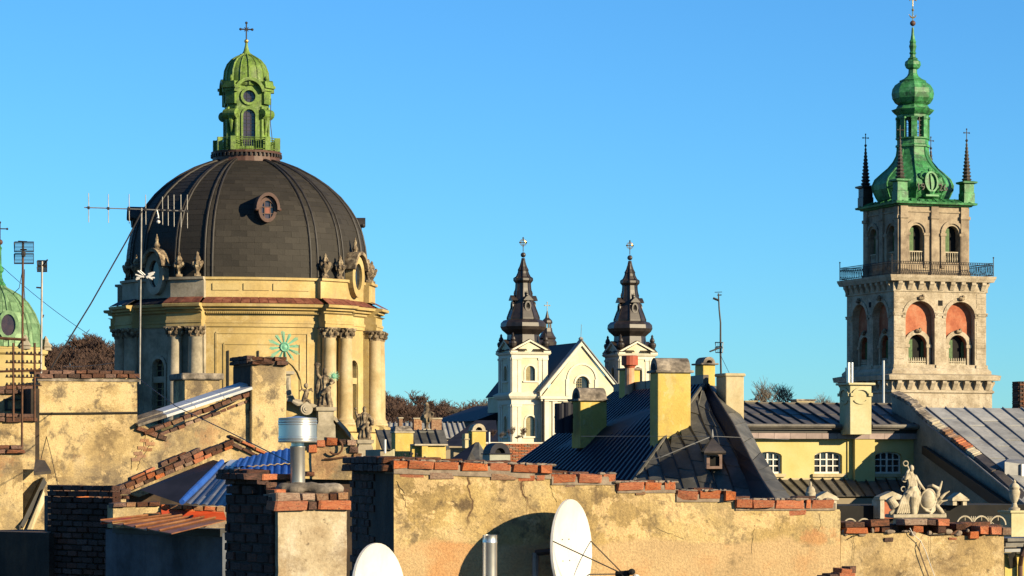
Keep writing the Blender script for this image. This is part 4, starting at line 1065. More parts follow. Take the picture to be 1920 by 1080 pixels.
# coat of arms and year on the bell roof front
ca = -PI / 2; rb = 72 * .0574 * math.cos(PI / 8)
M = Matrix.Translation((-.35, -rb - .02, tz(339))) @ Matrix.Rotation(math.radians(-8), 4, 'X')
mb = MB(M); o1 = circ(0, 0, .78, 24, 1.12); o2 = circ(0, 0, .6, 24, .92)
mb.ringband(o2 + [o2[0]], o1 + [o1[0]], -.34, .35); mb.box(-.05, .05, -.25, .3, -.85, .85); mb.box(-.75, .75, -.3, .4, -1.55, -1.35); mb.lathe([(.3, -1.35), (.45, -1.05)], (0, 0), 8); mb.blob((0, -.1, 1.3), (.25, .2, .22)); mb.tube([(-.8, -.1, .3), (-1.15, -.1, .55), (-1.0, -.05, .95), (-.6, -.05, 1.1)], .11, 6); mb.tube([(.8, -.1, .3), (1.15, -.1, .55), (1.0, -.05, .95), (.6, -.05, 1.1)], .11, 6)
mb.add([(x, -.1, z) for x, z in o1], [tuple(range(24))]); mb.build('cartouche', m_green, kt.o)
for txt, x in (('19', -1.75), ('26', .85)):
    cu = bpy.data.curves.new('year', 'FONT'); cu.body = txt; cu.size = 1.05; cu.extrude = .06; cu.resolution_u = 3
    tmp = bpy.data.objects.new('tmp', cu); C.objects.link(tmp); bpy.context.view_layer.update()
    me = bpy.data.meshes.new_from_object(tmp.evaluated_get(bpy.context.evaluated_depsgraph_get())); bpy.data.objects.remove(tmp); me.materials.clear(); me.materials.append(m_seam)
    o = mkobj('year_digits', me, kt.o); o.matrix_local = M @ Matrix.Translation((x, -.15, -.9)) @ Matrix.Rotation(PI / 2, 4, 'X')

# ------------------------------------------------------------------ white twin-towered church
wc = Fr('twin_towered_church', 'cream and white church with two dark brown baroque spires', 'church', 981, 450, 20)
def cz(py, D=447): return CZ + (HY - py) / F * D
def ctower(cx, cy, w, dy=0.0):
    T = Matrix.Translation((cx, cy, 0)); h = w / 2
    lo = MB(T); lo.sqlathe([(h + .12, 0), (h + .12, cz(752))]); 
    lv = [(cz(840), cz(752)), (cz(737), cz(664))]
    mb = MB(T); mb.sqlathe([(h, 0), (h, cz(840))]); mb.build('tower_base', m_cream, wc.o)
    for (z0, z1), wy0, wy1 in zip(lv, (818, 714), (780, 686)):
        for k in range(4):
            M = T @ side(k)
            mb = MB(M); mb.wall(rect(-h, h, z0, z1), [arch(.1, cz(wy0), 1.5, cz(wy1) - cz(wy0), 10)], -h, .35); mb.build('tower_wall', m_cream, wc.o)
            if k in (0, 3):
                e = mkobj('window', None, wc.o); zs_ = cz(wy1) - .75
                mb = MB(M); mb.box(-.62, .82, -h + .3, -h + .34, cz(wy0), cz(wy1)); mb.build('pane', m_glass, e)
                mb = MB(M); mb.box(-.62, .15, -h + .2, -h + .26, cz(wy0), cz(wy1) - .25)
                for q in range(9): mb.box(-.58, .1, -h + .16, -h + .2, cz(wy0) + q * .34, cz(wy0) + q * .34 + .2)
                mb.build('shutter', m_louv, e)
                mb = MB(M); mb.ringband(arcstrip(.1, zs_, .78), arcstrip(.1, zs_, 1.05), -h - .1, -h)
                for s in (-1, 1): mb.box(.1 + s * .92 - .14, .1 + s * .92 + .14, -h - .1, -h, cz(wy0), zs_)
                mb.box(-1.15, 1.35, -h - .22, -h, cz(wy0) - .25, cz(wy0)); mb.build('surround', m_trim, e)
                for s in (-1, 1):
                    for q, wd in ((h - .42, .42), (h - 1.25, .3)):
                        mb = MB(M); mb.box(s * q - wd, s * q + wd, -h - (.16 if wd > .35 else .09), -h + .02, z0, z1 - .9); mb.box(s * q - wd - .08, s * q + wd + .08, -h - (.26 if wd > .35 else .18), -h + .02, z1 - .9, z1 - .55); mb.build('pilaster', m_trim, wc.o)
    mb = MB(T); mb.sqlathe([(h, cz(760)), (h + .14, cz(758)), (h + .14, cz(750)), (h + .5, cz(747)), (h + .75, cz(743)), (h + .8, cz(740)), (h + .2, cz(736)), (h, cz(735))]); mb.build('cornice', m_trim, wc.o)
    mb = MB(T); mb.sqlathe([(h, cz(672)), (h + .1, cz(671)), (h + .1, cz(666)), (h + .35, cz(664)), (h + .5, cz(661)), (h, cz(659))]); mb.build('cornice', m_trim, wc.o)
    for k in range(4):
        M = T @ side(k); zb_, zt_ = cz(661), cz(641)
        mb = MB(M); mb.prism([(-h, zb_), (h, zb_), (0, zt_)], -h + .02, -h + .6); mb.build('pediment', m_cream, wc.o)
        mb = MB(M)
        for s in (-1, 1): mb.prism([(s * (h + .45), zb_ + .02), (s * (h + .45), zb_ + .3), (0, zt_ + .42), (0, zt_ + .1)], -h - .3, -h + .8)
        mb.build('raking_cornice', m_trim, wc.o)
        mb = MB(M)
        for s in (-1, 1): mb.slab([(s * (h + .5), -h - .35, zb_ + .33), (s * (h + .5), -h + 2.4, zb_ + .33), (0, -h + 2.4, zt_ + .47), (0, -h - .35, zt_ + .47)], .06)
        mb.build('pediment_roof', m_spire, wc.o)
        urn(wc.o, tuple(T @ side(k) @ Vector((-h + .25, -h + .25, cz(663)))), 3.3, m_spire, 'corner_urn')
    k = .0844
    pr = [(33, 662), (31, 640), (30, 628), (33, 625), (40, 619), (43, 613), (42, 606), (37, 601), (30, 599), (30, 596), (26, 585), (20, 570), (16.5, 556), (14, 540), (13.5, 531), (17.5, 526), (17.5, 522), (13, 519), (10, 513), (8.5, 508), (9.5, 507), (6, 500), (3.6, 492), (2, 484)]
    mb = MB(T); mb.lathe([(r * k, cz(y, 450)) for r, y in pr], (0, 0), 8, PI / 8); mb.build('spire', m_spire, wc.o)
    mb = MB(T)
    for q in range(8):
        a = PI / 8 + q * PI / 4; mb.tube([(r * k * 1.01 * math.cos(a), r * k * 1.01 * math.sin(a), cz(y, 450)) for r, y in pr[8:]], .09, 4)
    mb.build('spire_rib', m_spire, wc.o)
    for q in range(4):
        M = T @ side(q); e = mkobj('spire_dormer', None, wc.o)
        o_, i_ = circ(.1, cz(573), .55, 14, .85), circ(.1, cz(573), .32, 14, .55)
        mb = MB(M); mb.wall(o_, [i_], -2.0, .3); n = len(o_); mb.add([(x, -2.0, z) for x, z in o_] + [(x, -.5, z) for x, z in o_], [(j, (j + 1) % n, n + (j + 1) % n, n + j) for j in range(n)])
        mb.prism([(-.75, cz(562)), (.95, cz(562)), (.5, cz(556)), (.1, cz(552)), (-.3, cz(556))], -2.2, -.5); mb.lathe([(.2, cz(555)), (.12, cz(550)), (.16, cz(548)), (.03, cz(543))], (.1, -1.5), 6); mb.build('casing', m_spire, e)
        mb = MB(M); mb.add([(x, -1.8, z) for x, z in i_], [tuple(range(14))]); mb.build('opening', m_black, e)
    mb = MB(T); mb.blob((0, 0, cz(478, 450)), .42, 12, 8); mb.build('orb', m_spire, wc.o)
    mb = MB(T); cross(mb, (0, 0, cz(472, 450)), cz(446, 450) - cz(472, 450), 1.1, .07); 
    mb.build('cross', m_iron, wc.o)
    mb = MB(T); zc_ = cz(472, 450) + (cz(446, 450) - cz(472, 450)) * .66
    for q in range(16):
        a = q * PI / 8 + .19; mb.tube([(.32 * math.cos(a), 0, zc_ + .32 * math.sin(a)), (.62 * math.cos(a), 0, zc_ + .62 * math.sin(a))], .05, 4)
    mb.build('rays', m_gold, wc.o)
wT = 5.95
ctower(0, 0, wT)
x2 = wc.x(1181, 0); ctower(x2, 0, wT)
yg = -wT / 2 - 1.0
gx0, gx1 = wc.x(1017, yg), wc.x(1164, yg); gxm = wc.x(1090, yg)
zE, zA = cz(742), cz(650, 452)
gx1 = 2 * gxm - gx0
MB().wall([(gx0, 0), (gx1, 0), (gx1, zE), (gxm, zA), (gx0, zE)], [arch(gxm + .2, cz(738), 2.2, cz(705) - cz(738), 10)], yg, .5).build('nave_gable', m_cream, wc.o)
e = mkobj('window', None, wc.o)
mb = MB(); mb.box(gxm - .9, gxm + 1.3, yg + .44, yg + .48, cz(738), cz(705)); mb.build('pane', m_glass, e)
mb = MB()
for q in range(4): mb.box(gxm - .85 + q * .3, gxm - .79 + q * .3, yg + .3, yg + .36, cz(738), cz(708))
for q in range(7): mb.box(gxm - .9, gxm + .2, yg + .3, yg + .36, cz(738) + q * .4, cz(738) + q * .4 + .08)
mb.build('frame', m_louv, e)
mb = MB(); mb.ringband(arcstrip(gxm + .2, cz(705) - 1.1, 1.15), arcstrip(gxm + .2, cz(705) - 1.1, 1.45), yg - .15, yg); mb.ringband(arcstrip(gxm + .1, cz(682) - 2.4, 2.3), arcstrip(gxm + .1, cz(682) - 2.4, 2.6), yg - .15, yg)
for s in (-1, 1): mb.box(gxm + .1 + s * 2.45 - .3, gxm + .1 + s * 2.45 + .3, yg - .15, yg, zE, cz(682) - 2.4)
mb.build('gable_moulding', m_trim, wc.o)
for s in (-1, 1):
    w = (gx1 - gx0) / 2
    mb = MB(); mb.prism([(gxm + s * (w + .5), zE - .1), (gxm + s * (w + .5), zE + .55), (gxm, zA + .75), (gxm, zA + .05)], yg - .35, yg + .3); mb.build('raking_cornice', m_trim, wc.o)
    mb = MB(); mb.slab([(gxm + s * (w + .7), yg - .55, zE + .55), (gxm + s * (w + .7), yg + 1.2, zE + .55), (gxm, yg + 1.2, zA + .95), (gxm, yg - .55, zA + .95)], .12); mb.build('verge_flashing', m_lead, wc.o)
    mb = MB(); mb.slab([(gxm + s * (w + .3), yg + 1.2, zE + .3), (gxm + s * (w + .3), yg + 26, zE + .3), (gxm, yg + 26, zA + .6), (gxm, yg + 1.2, zA + .6)], .15); mb.build('nave_roof', m_navy, wc.o)
mb = MB(); mb.box(gx0 + .1, gx1 - .1, yg + .5, yg + 26, 0, zE + .2); mb.build('nave', m_cream, wc.o)
mb = MB(); mb.box(gx0 - .3, gx1 + .3, yg - .35, yg + .02, cz(752), cz(748)); mb.box(gx0 - .5, gx1 + .5, yg - .6, yg + .02, cz(748), cz(743)); mb.build('cornice', m_trim, wc.o)
mb = MB(); mb.lathe([(.25, zA + .9), (.45, zA + 1.1), (.2, zA + 1.4)], (gxm, yg + .2), 8); mb.tube([(gxm, yg + .2, zA + 1.3), (gxm + .1, yg + .2, zA + 3.4)], .04, 4); mb.build('finial', m_lead, wc.o)
for px in (1024, 1040, 1060, 1105, 1125, 1145):
    x = wc.x(px, yg); mb = MB(); mb.box(x - .42, x + .42, yg - .18, yg + .02, 0, cz(752)); mb.build('pilaster', m_trim, wc.o)
mb = MB(); x = wc.x(1018, yg); mb.tube([(x, yg - .3, 0), (x, yg - .3, cz(748))], .18, 6); mb.build('downpipe', m_iron, wc.o)
# rear turret of the church
rt = wc.loc(1026, 700, 470)
mb = MB(); k = 470 / F; cc = (rt[0], rt[1]); zz = lambda y: CZ + (HY - y) / F * 470
mb.lathe([(r * k, zz(y)) for r, y in [(17, 700), (17, 668), (18, 662), (13, 655), (17, 648), (18, 642), (15, 637), (17, 634), (14, 630), (10, 622), (9, 615)]], cc, 8, PI / 8); mb.lathe([(r * k, zz(y)) for r, y in [(9, 607), (10, 605), (9, 601), (4, 596), (2, 588), (.8, 583)]], cc, 8, PI / 8)
for q in range(8):
    a = q * PI / 4; mb.tube([(cc[0] + 7 * k * math.cos(a), cc[1] + 7 * k * math.sin(a), zz(624)), (cc[0] + 7 * k * math.cos(a), cc[1] + 7 * k * math.sin(a), zz(605))], .14, 5)
mb.build('rear_turret', m_spire, wc.o)
mb = MB(); cross(mb, (*cc, zz(584)), 1.5, .9, .06); mb.build('turret_cross', m_pale, wc.o)
mb = MB(); a = wc.loc(925, 830, 470); mb.box(a[0] - 4, a[0] + 9, a[1] - 3, a[1] + 20, 0, zz(790)); mb.build('side_chapel', m_navy, wc.o)
mb = MB(); mb.prism([(a[0] - 4.6, zz(790)), (a[0] + 9, zz(790)), (a[0] + 9, zz(757)), (a[0] + 4, zz(757))], a[1] - 3.4, a[1] + 20.5); mb.build('side_roof', m_navy, wc.o)

# ------------------------------------------------------------------ green dome at the left edge
gd = Fr('green_domed_church', 'yellow church with a pale green dome cut by the left edge', 'church', 0, 320, 15)
k = 320 / F
gz = lambda y: CZ + (HY - y) * k
gprof = [(80, 652), (80, 645), (78, 628), (74, 608), (66, 588), (54, 569), (38, 554), (22, 545), (12, 540), (9, 536)]
mb = MB(); mb.lathe([(r * k - .06, gz(y)) for r, y in gprof], (0, 0), 32); mb.build('dome_shell', m_verd, gd.o)
for j in range(len(gprof) - 1):
    (r0, y0), (r1, y1) = gprof[j], gprof[j + 1]
    n = 24 if j < 6 else 12
    for i in range(n):
        a0 = 2 * PI * i / n; a1 = 2 * PI * (i + 1) / n - .012
        if not (.9 * PI < (a0 % (2 * PI)) < 2.1 * PI): continue
        pt = lambda r, y, a, o=0: Vector(((r * k + o) * math.cos(a), (r * k + o) * math.sin(a), gz(y)))
        mb = MB(); mb.slab([pt(r0, y0, a0, .03), pt(r0, y0, a1, .03), pt(r1, y1, a1), pt(r1, y1, a0)], .04); mb.build('copper_sheet', m_verd, gd.o)
for i in range(12):
    a = i * PI / 6 + .13; mb = MB(); mb.tube([((r * k + .05) * math.cos(a), (r * k + .05) * math.sin(a), gz(y)) for r, y in gprof], .1, 5); mb.build('dome_rib', m_verd, gd.o)
mb = MB(); o1, i1 = circ(.5, gz(613), 1.15, 20, 1.65), circ(.5, gz(613), .8, 20, 1.2); mb.wall(o1, [i1], -5.0, .3); n = 20; mb.add([(x, -5.0, z) for x, z in o1] + [(x, -2, z) for x, z in o1], [(j, (j + 1) % n, n + (j + 1) % n, n + j) for j in range(n)]); mb.build('oval_dormer', m_verd, gd.o)
mb = MB(); mb.add([(x, -4.8, z) for x, z in i1], [tuple(range(20))]); mb.build('dormer_pane', m_glassr, gd.o)
mb = MB(); mb.lathe([(r * k, gz(y)) for r, y in [(9, 538), (11, 534), (7, 528), (4, 520), (4, 512), (7, 508), (7, 503), (3, 498), (2.5, 470), (4, 465), (2, 462), (1.2, 455)]], (0, 0), 10); mb.build('lantern', m_green, gd.o)
mb = MB(); mb.blob((0, 0, gz(454)), .32, 10, 8); mb.build('orb', m_ringb, gd.o)
mb = MB(); cross(mb, (0, 0, gz(452)), gz(417) - gz(452), 1.6, .07); mb.build('cross', m_iron, gd.o)
mb = MB(); mb.lathe([(84 * k, 0), (84 * k, gz(668)), (90 * k, gz(664)), (91 * k, gz(657)), (84 * k, gz(655)), (84 * k, gz(650))], (0, 0), 8, PI / 8 + .1); mb.build('drum', mat('pale_ochre_wall', [(.52, .40, .16), (.62, .50, .22)], .3, .9), gd.o)
for i in range(8):
    a = PI / 8 + .1 + i * PI / 4; c = (86 * k * math.cos(a), 86 * k * math.sin(a))
    mb = MB(); mb.lathe([(.7, gz(657)), (.6, gz(652)), (.75, gz(650)), (.3, gz(640)), (.35, gz(638)), (.05, gz(630))], c, 4, a); mb.build('corner_pinnacle', m_domg, gd.o)
mb = MB()
for z, r in ((gz(700), 85), (gz(740), 86)): mb.lathe([(r * k, z), ((r + 2.5) * k, z + .2), ((r + 2.5) * k, z + .6), (r * k, z + .8)], (0, 0), 8, PI / 8 + .1)
mb.build('drum_moulding', m_domy, gd.o)
# ------------------------------------------------------------------ chimneys in general
def chimney(name, label, px0, px1, pyt, pyb, D, r, depth, m, cap='flat', capm=None, over=.06, caph=.12, base=None):
    """front face spans px0..px1, body top at pyt, bottom at pyb; depth in metres"""
    f = Fr(name, label, 'chimney', (px0 + px1) / 2, D, r)
    x0, x1 = f.x(px0), f.x(px1); zt, zb = f.z(pyt), f.z(pyb)
    mb = MB(); mb.box(x0, x1, 0, depth, zb - (base or 0), zt); mb.build('stack', m, f.o, bevel=.012)
    cm = capm or m_capst; w = x1 - x0
    if cap == 'flat':
        MB().box(x0 - over, x1 + over, -over, depth + over, zt, zt + caph).build('cap', cm, f.o, bevel=.02)
    elif cap in ('barrel', 'barrelx', 'ring'):
        MB().box(x0 - over, x1 + over, -over, depth + over, zt, zt + caph * .45).build('cap_slab', cm, f.o, bevel=.015)
        z1 = zt + caph * .45
        if cap == 'barrel':      # vault along the front, its round end towards the left side
            R_ = depth / 2; pr = arcstrip(depth / 2, z1, R_ * .95, 12); n = len(pr)
            mb = MB(); mb.add([(x0, y, z) for y, z in pr] + [(x1, y, z) for y, z in pr], [(i, i + 1, n + i + 1, n + i) for i in range(n - 1)] + [tuple(range(n)), tuple(range(2 * n - 1, n - 1, -1))]); mb.build('cap', cm, f.o)
            mb = MB(); pr = arcstrip(depth / 2, z1, R_ * .55, 10); mb.add([(x0 - .008, y, z) for y, z in pr], [tuple(range(len(pr)))]); mb.build('flue_opening', m_black, f.o)
        else:                    # vault from front to back, arch facing us
            R_ = w / 2 * .95; xm = (x0 + x1) / 2
            o_, i_ = arcstrip(xm, z1, R_, 14), arcstrip(xm, z1, R_ * .5, 14)
            mb = MB(); mb.ringband(i_, o_, -.02, depth); mb.build('cap', cm, f.o)
            mb = MB(); mb.add([(x, .12, z) for x, z in i_], [tuple(range(15))]); mb.build('flue_opening', m_black, f.o)
    return f

# ------------------------------------------------------------------ dark hipped roof in the middle
hr = Fr('dark_hipped_house', 'house with a dark hipped roof, ribbed blue-black slope and sheet-metal front', 'house', 1320, 60, 0)
def L(px, py, D): return hr.loc(px, py, D)
A_, B_ = L(1320, 722, 60), L(1150, 737, 72)
C_, E_ = L(1188, 905, 57.6), L(968, 868, 72)
G_ = L(1412, 938, 56.0); Vt = L(1322, 735, 59.9)
ext = 1.0
def down(p, q, t=.35): return q + (q - p) * t
# ribbed slope: each rib sheet is a piece
NR = 30
mb = MB(); mb.slab([C_, E_, B_, A_], .05); 
mb.build('roof_deck', m_navy, hr.o)
nrm = (E_ - C_).cross(A_ - C_).normalized()
if nrm.x > 0: nrm = -nrm
for i in range(NR):
    u0, u1 = i / NR, (i + 1) / NR
    w = .62
    b0, b1 = C_.lerp(E_, u0), C_.lerp(E_, u0 + (u1 - u0) * w); t0, t1 = A_.lerp(B_, u0), A_.lerp(B_, u0 + (u1 - u0) * w)
    b2, t2 = C_.lerp(E_, u1), A_.lerp(B_, u1)
    k = nrm * .05
    mb = MB(); mb.add([b0 + nrm * .006, b0.lerp(b1, .2) + k, b0.lerp(b1, .8) + k, b1 + nrm * .006, b2 + nrm * .006, t0 + nrm * .006, t0.lerp(t1, .2) + k, t0.lerp(t1, .8) + k, t1 + nrm * .006, t2 + nrm * .006], [(j, j + 1, j + 6, j + 5) for j in range(4)]); mb.build('ribbed_sheet', m_corr, hr.o)
mb = MB(); mb.poly([A_, B_, B_ + Vector((1.2, .5, -2.2)), A_ + Vector((.9, .5, -2.2))]); mb.build('rear_slope', m_navy, hr.o)
# ridge wall of dark sheets behind the ridge
for i in range(5):
    a, b = B_.lerp(A_, i / 5), B_.lerp(A_, (i + .97) / 5)
    mb = MB(); mb.hexa([a + Vector((0, .0, -.1)), b + Vector((0, 0, -.1)), b + Vector((.12, .12, -.1)), a + Vector((.12, .12, -.1))], [a + Vector((0, 0, .22)), b + Vector((0, 0, .22)), b + Vector((.12, .12, .22)), a + Vector((.12, .12, .22))]); mb.build('ridge_sheet', m_tarb, hr.o)
# front hip: single sheets clipped by the hip line (triangle A-C-G)
VAL = [L(1320, 738, 59.9), L(1336, 777, 59.1), L(1354, 809, 58.4), L(1379, 850, 57.5), L(1399, 893, 56.8), L(1414, 940, 56.0)]
HIP = [A_.lerp(C_, t) for t in (0, .2, .4, .6, .8, 1.0)]
mb = MB()
for i in range(5):
    mb.poly([HIP[i] + Vector((0, .04, -.03)), HIP[i + 1] + Vector((0, .04, -.03)), VAL[i + 1] + Vector((0, .04, -.03)), VAL[i] + Vector((0, .04, -.03))])
mb.build('hip_deck', m_seam, hr.o)
def facept(u, v):   # u across (0 hip side.. 1 valley side), v down
    i = min(int(v * 5), 4); t = v * 5 - i
    return HIP[i].lerp(HIP[i + 1], t).lerp(VAL[i].lerp(VAL[i + 1], t), u)
# columns of constant x-ish width: build strips in the (s,v) plane, s = metres from the valley
NC = 7; Wd = (VAL[5] - HIP[5]).length
fn = (HIP[5] - VAL[5]).cross(VAL[0] - VAL[5]).normalized()
if fn.y > 0: fn = -fn
for c in range(NC):
    off = .5 * (c % 2)
    for rI in range(-1, 6):
        v0, v1 = max((rI + off) / 5.5, 0.02), min((rI + 1 + off) / 5.5, 1)
        if v1 - v0 < .02: continue
        pts = []
        s0, s1 = c * Wd / NC, (c + 1) * Wd / NC
        ok = False
        q = []
        for v, s in ((v1, s1), (v1, s0), (v0, s0), (v0, s1)):
            wv = (facept(0, v) - facept(1, v)).length
            ss = min(s + .02 if s == s0 else s - .01, wv)
            q.append(facept(1 - ss / wv, v) + fn * (.02 if v == v1 else .008))
        if (q[0] - q[1]).length < .03 and (q[2] - q[3]).length < .03: continue
        if (q[0] - q[1]).length < .03: continue
        mb = MB(); mb.hexa([p - fn * .015 for p in q], [p + fn * rnd(0, .006) for p in q]); mb.build('sheet', m_tar, hr.o)
for c in range(NC + 1):
    s = c * Wd / NC; pts = []
    for j in range(21):
        v = j / 20; wv = (facept(0, v) - facept(1, v)).length
        if wv >= s - .001: pts.append(facept(1 - min(s / max(wv, .01), 1), v) + fn * .025)
    if len(pts) > 1:
        mb = MB(); mb.tube(pts, .016, 4); mb.build('seam', m_seam, hr.o)
mb = MB(); mb.tube([p + fn * .03 for p in HIP], .03, 5); mb.build('hip_flashing', m_tar, hr.o)
# projecting wing with bell-cast foot: left cheek with its shadow put into navy colour, lit right flank
WE = [L(1329, 722, 60.2), L(1350, 755, 59.2), L(1376, 797, 58.2), L(1410, 865, 56.6), L(1431, 902, 55.7), L(1456, 940, 54.6)]
RI = [L(1345, 724, 60.8), L(1371, 752, 60.2), L(1399, 792, 59.3), L(1427, 848, 57.8), L(1458, 899, 56.4), L(1488, 940, 55.2)]
RB = [p + Vector((.25, 6, 0)) for p in RI]
for i in range(5):
    o_ = Vector((-.1, .2, -.08)); mb = MB(); mb.poly([VAL[i] + o_, VAL[i + 1] + o_, WE[i + 1], WE[i]]); mb.build('shadow_cheek_sheet', m_navy, hr.o)
    mb = MB(); k2 = Vector((-.03, .05, -.04)); mb.poly([WE[i] + k2, WE[i + 1] + k2, RI[i + 1] + k2, RI[i] + k2]); mb.build('flank_deck', m_seam, hr.o)
    for j in range(2):
        a0, a1 = WE[i].lerp(WE[i + 1], j / 2), WE[i].lerp(WE[i + 1], (j + .97) / 2); b0, b1 = RI[i].lerp(RI[i + 1], j / 2), RI[i].lerp(RI[i + 1], (j + .97) / 2)
        mb = MB(); mb.slab([a1, b1, b0, a0], .02); mb.build('sheet', m_tar, hr.o)
    mb = MB(); mb.poly([RI[i], RI[i + 1], RB[i + 1], RB[i]]); mb.build('flank_sheet', m_tar, hr.o)
mb = MB(); mb.tube([p + Vector((-.01, -.02, .02)) for p in WE], .022, 5); mb.build('hip_flashing', m_tarb, hr.o)
mb = MB()
for p, q in ((E_, C_), (C_, VAL[5]), (VAL[5], WE[5]), (WE[5], RI[5]), (RI[5], RB[5])):
    mb.poly([(p.x, p.y, 0), (q.x, q.y, 0), tuple(q), tuple(p)])
mb.build('house_wall', m_body, hr.o)
# roof dormer
dm = mkobj('dormer', None, hr.o)
Dd = 56.9
def dd(px, py, D=Dd): return L(px, py, D)
w0, w1, w2, w3 = dd(1325, 879), dd(1354, 879), dd(1354, 850), dd(1325, 850)
i0, i1, i2, i3 = dd(1331, 874), dd(1349, 874), dd(1349, 855), dd(1331, 855)
mb = MB(); mb.wall([(p.x, p.z) for p in (w0, w1, w2, w3)], [[(p.x, p.z) for p in (i0, i1, i2, i3)]], w0.y, .07); 
for a, b in ((w0, w3), (w1, w2)): mb.poly([a, b, b + Vector((0, 1.4, 0)), a + Vector((0, 1.4, 0))])
mb.build('frame', mat('brown_dormer_wood', [(.16, .10, .08), (.24, .16, .13)], 8, .8), dm)
mb = MB(); mb.poly([p + Vector((0, .05, 0)) for p in (i0, i1, i2, i3)]); mb.build('pane', m_black, dm)
ea, eb, ri = dd(1320, 847, Dd - .12), dd(1361, 847, Dd - .12), dd(1336, 820, Dd + 1.0)
mb = MB(); mb.poly([ea, eb, ri]); mb.poly([ea, ri, ea + Vector((0, 1.4, .0))]); mb.poly([eb, ri, eb + Vector((0, 1.4, 0))]); mb.tube([ea + Vector((0, 0, -.02)), eb + Vector((0, 0, -.02))], .035, 4); mb.build('roof', m_tarb, dm)
mb = MB(); mb.tube([ri, ri + Vector((0, 0, .16))], [.03, .008], 5); mb.build('spike', m_lead, dm)
# chimneys standing on it
G = 'chimneys on the dark hipped roof'
chimney('plaster_chimney', 'large bright yellow chimney with barrel cap on the ridge of the dark roof', 1233, 1295, 699, 792, 58.7, 14, .55, m_yel, 'barrel', m_capst, .06, .12, .6)
c1 = chimney('plaster_chimney', 'yellow chimney with mossy barrel cap at the left end of the ribbed slope', 1088, 1138, 752, 800, 66, 20, .55, m_yel, 'barrel', m_capst, .08, .12, .5)
c3 = chimney('plaster_chimney', 'small yellow chimney with an arched flue top beside the aerial', 1318, 1341, 684, 716, 66, 18, .5, m_yel, 'ring', m_capst, .07, .09, .4)
c4 = chimney('plaster_chimney', 'plain buff chimney at the right end of the dark roof ridge', 1361, 1395, 706, 792, 59.6, 20, .5, m_buff, 'flat', m_buff, .03, .07, .5)
c5 = chimney('clay_pot_chimney', 'narrow yellow chimney with a red clay pot at the far ridge end', 1172, 1200, 694, 745, 69, 20, .4, m_yel, 'flat', m_capst, .05, .05, .4)
mb = MB(); x, y, z = c5.p(1180, 693, .0); pz = lambda q: c5.z(q, x)
mb.lathe([(.12, pz(740)), (.11, pz(690))], (x - .03, -.1), 12); mb.build('flue_pipe', mat('pale_orange_pipe', [(.45, .22, .12), (.55, .32, .2)], 5, .8), c5.o)
mb = MB(); mb.lathe([(.12, pz(690)), (.15, pz(686)), (.2, pz(685)), (.2, pz(668)), (.17, pz(667)), (.17, pz(668.5)), (.05, pz(669))], (x - .03, -.1), 16); mb.build('clay_pot', m_clay, c5.o)
vt = Fr('roof_vent', 'pair of black round vent pipes left of the mossy capped chimney', 'vent', 1058, 66, 0)
for px, top in ((1051, 757), (1063, 755)):
    x = vt.x(px); mb = MB(); mb.lathe([(.14, vt.z(812)), (.14, vt.z(top)), (.12, vt.z(top) + .01), (.11, vt.z(top) - .05)], (x, 0), 14); mb.tube([(x - .15, -.02, vt.z(782)), (x + .15, -.02, vt.z(782))], .02, 4); mb.build('pipe', m_navy, vt.o)

# ------------------------------------------------------------------ aerial on the buff chimney
an = Fr('tv_aerial', 'thin kinked aerial mast with two small antennas above the buff chimney', 'aerial', 1351, 61, 0)
MB().tube([an.p(1352, 702), an.p(1351, 660), an.p(1351, 605), an.p(1348.5, 580), an.p(1347, 550)], [.024, .024, .02, .018, .015], 6).build('mast', m_iron, an.o)
mb = MB(); mb.tube([an.p(1337, 559), an.p(1348, 563.5)], .025, 5); mb.build('dipole', m_iron, an.o)
mb = MB(); mb.tube([an.p(1340, 548), an.p(1354, 547.5)], .007, 4); mb.tube([an.p(1345, 553.5), an.p(1353, 553)], .012, 4); mb.build('element', m_iron, an.o)
for y0, y1 in ((642, 650), (652, 661)):
    mb = MB()
    mb.tube([an.p(1341, y0, .1), an.p(1356, y0 + .3, -.05), an.p(1355, y1, -.05), an.p(1342, y1, .1), an.p(1341, y0, .1)], .011, 4)
    for q in range(5): mb.tube([an.p(1342 + q * 3, y0, .1 - q * .03), an.p(1342 + q * 3, y1, .1 - q * .03)], .004, 3)
    mb.build('reflector_grid', m_galv, an.o)
mb = MB(); mb.tube([an.p(1331, 659, -.3), an.p(1352, 651)], .018, 5); mb.build('boom', m_iron, an.o)
wire('guy_wire', 'thin guy wire from the kinked aerial mast to the buff chimney', [P(1352, 668, 61), P(1367, 699, 59.9)], .005)

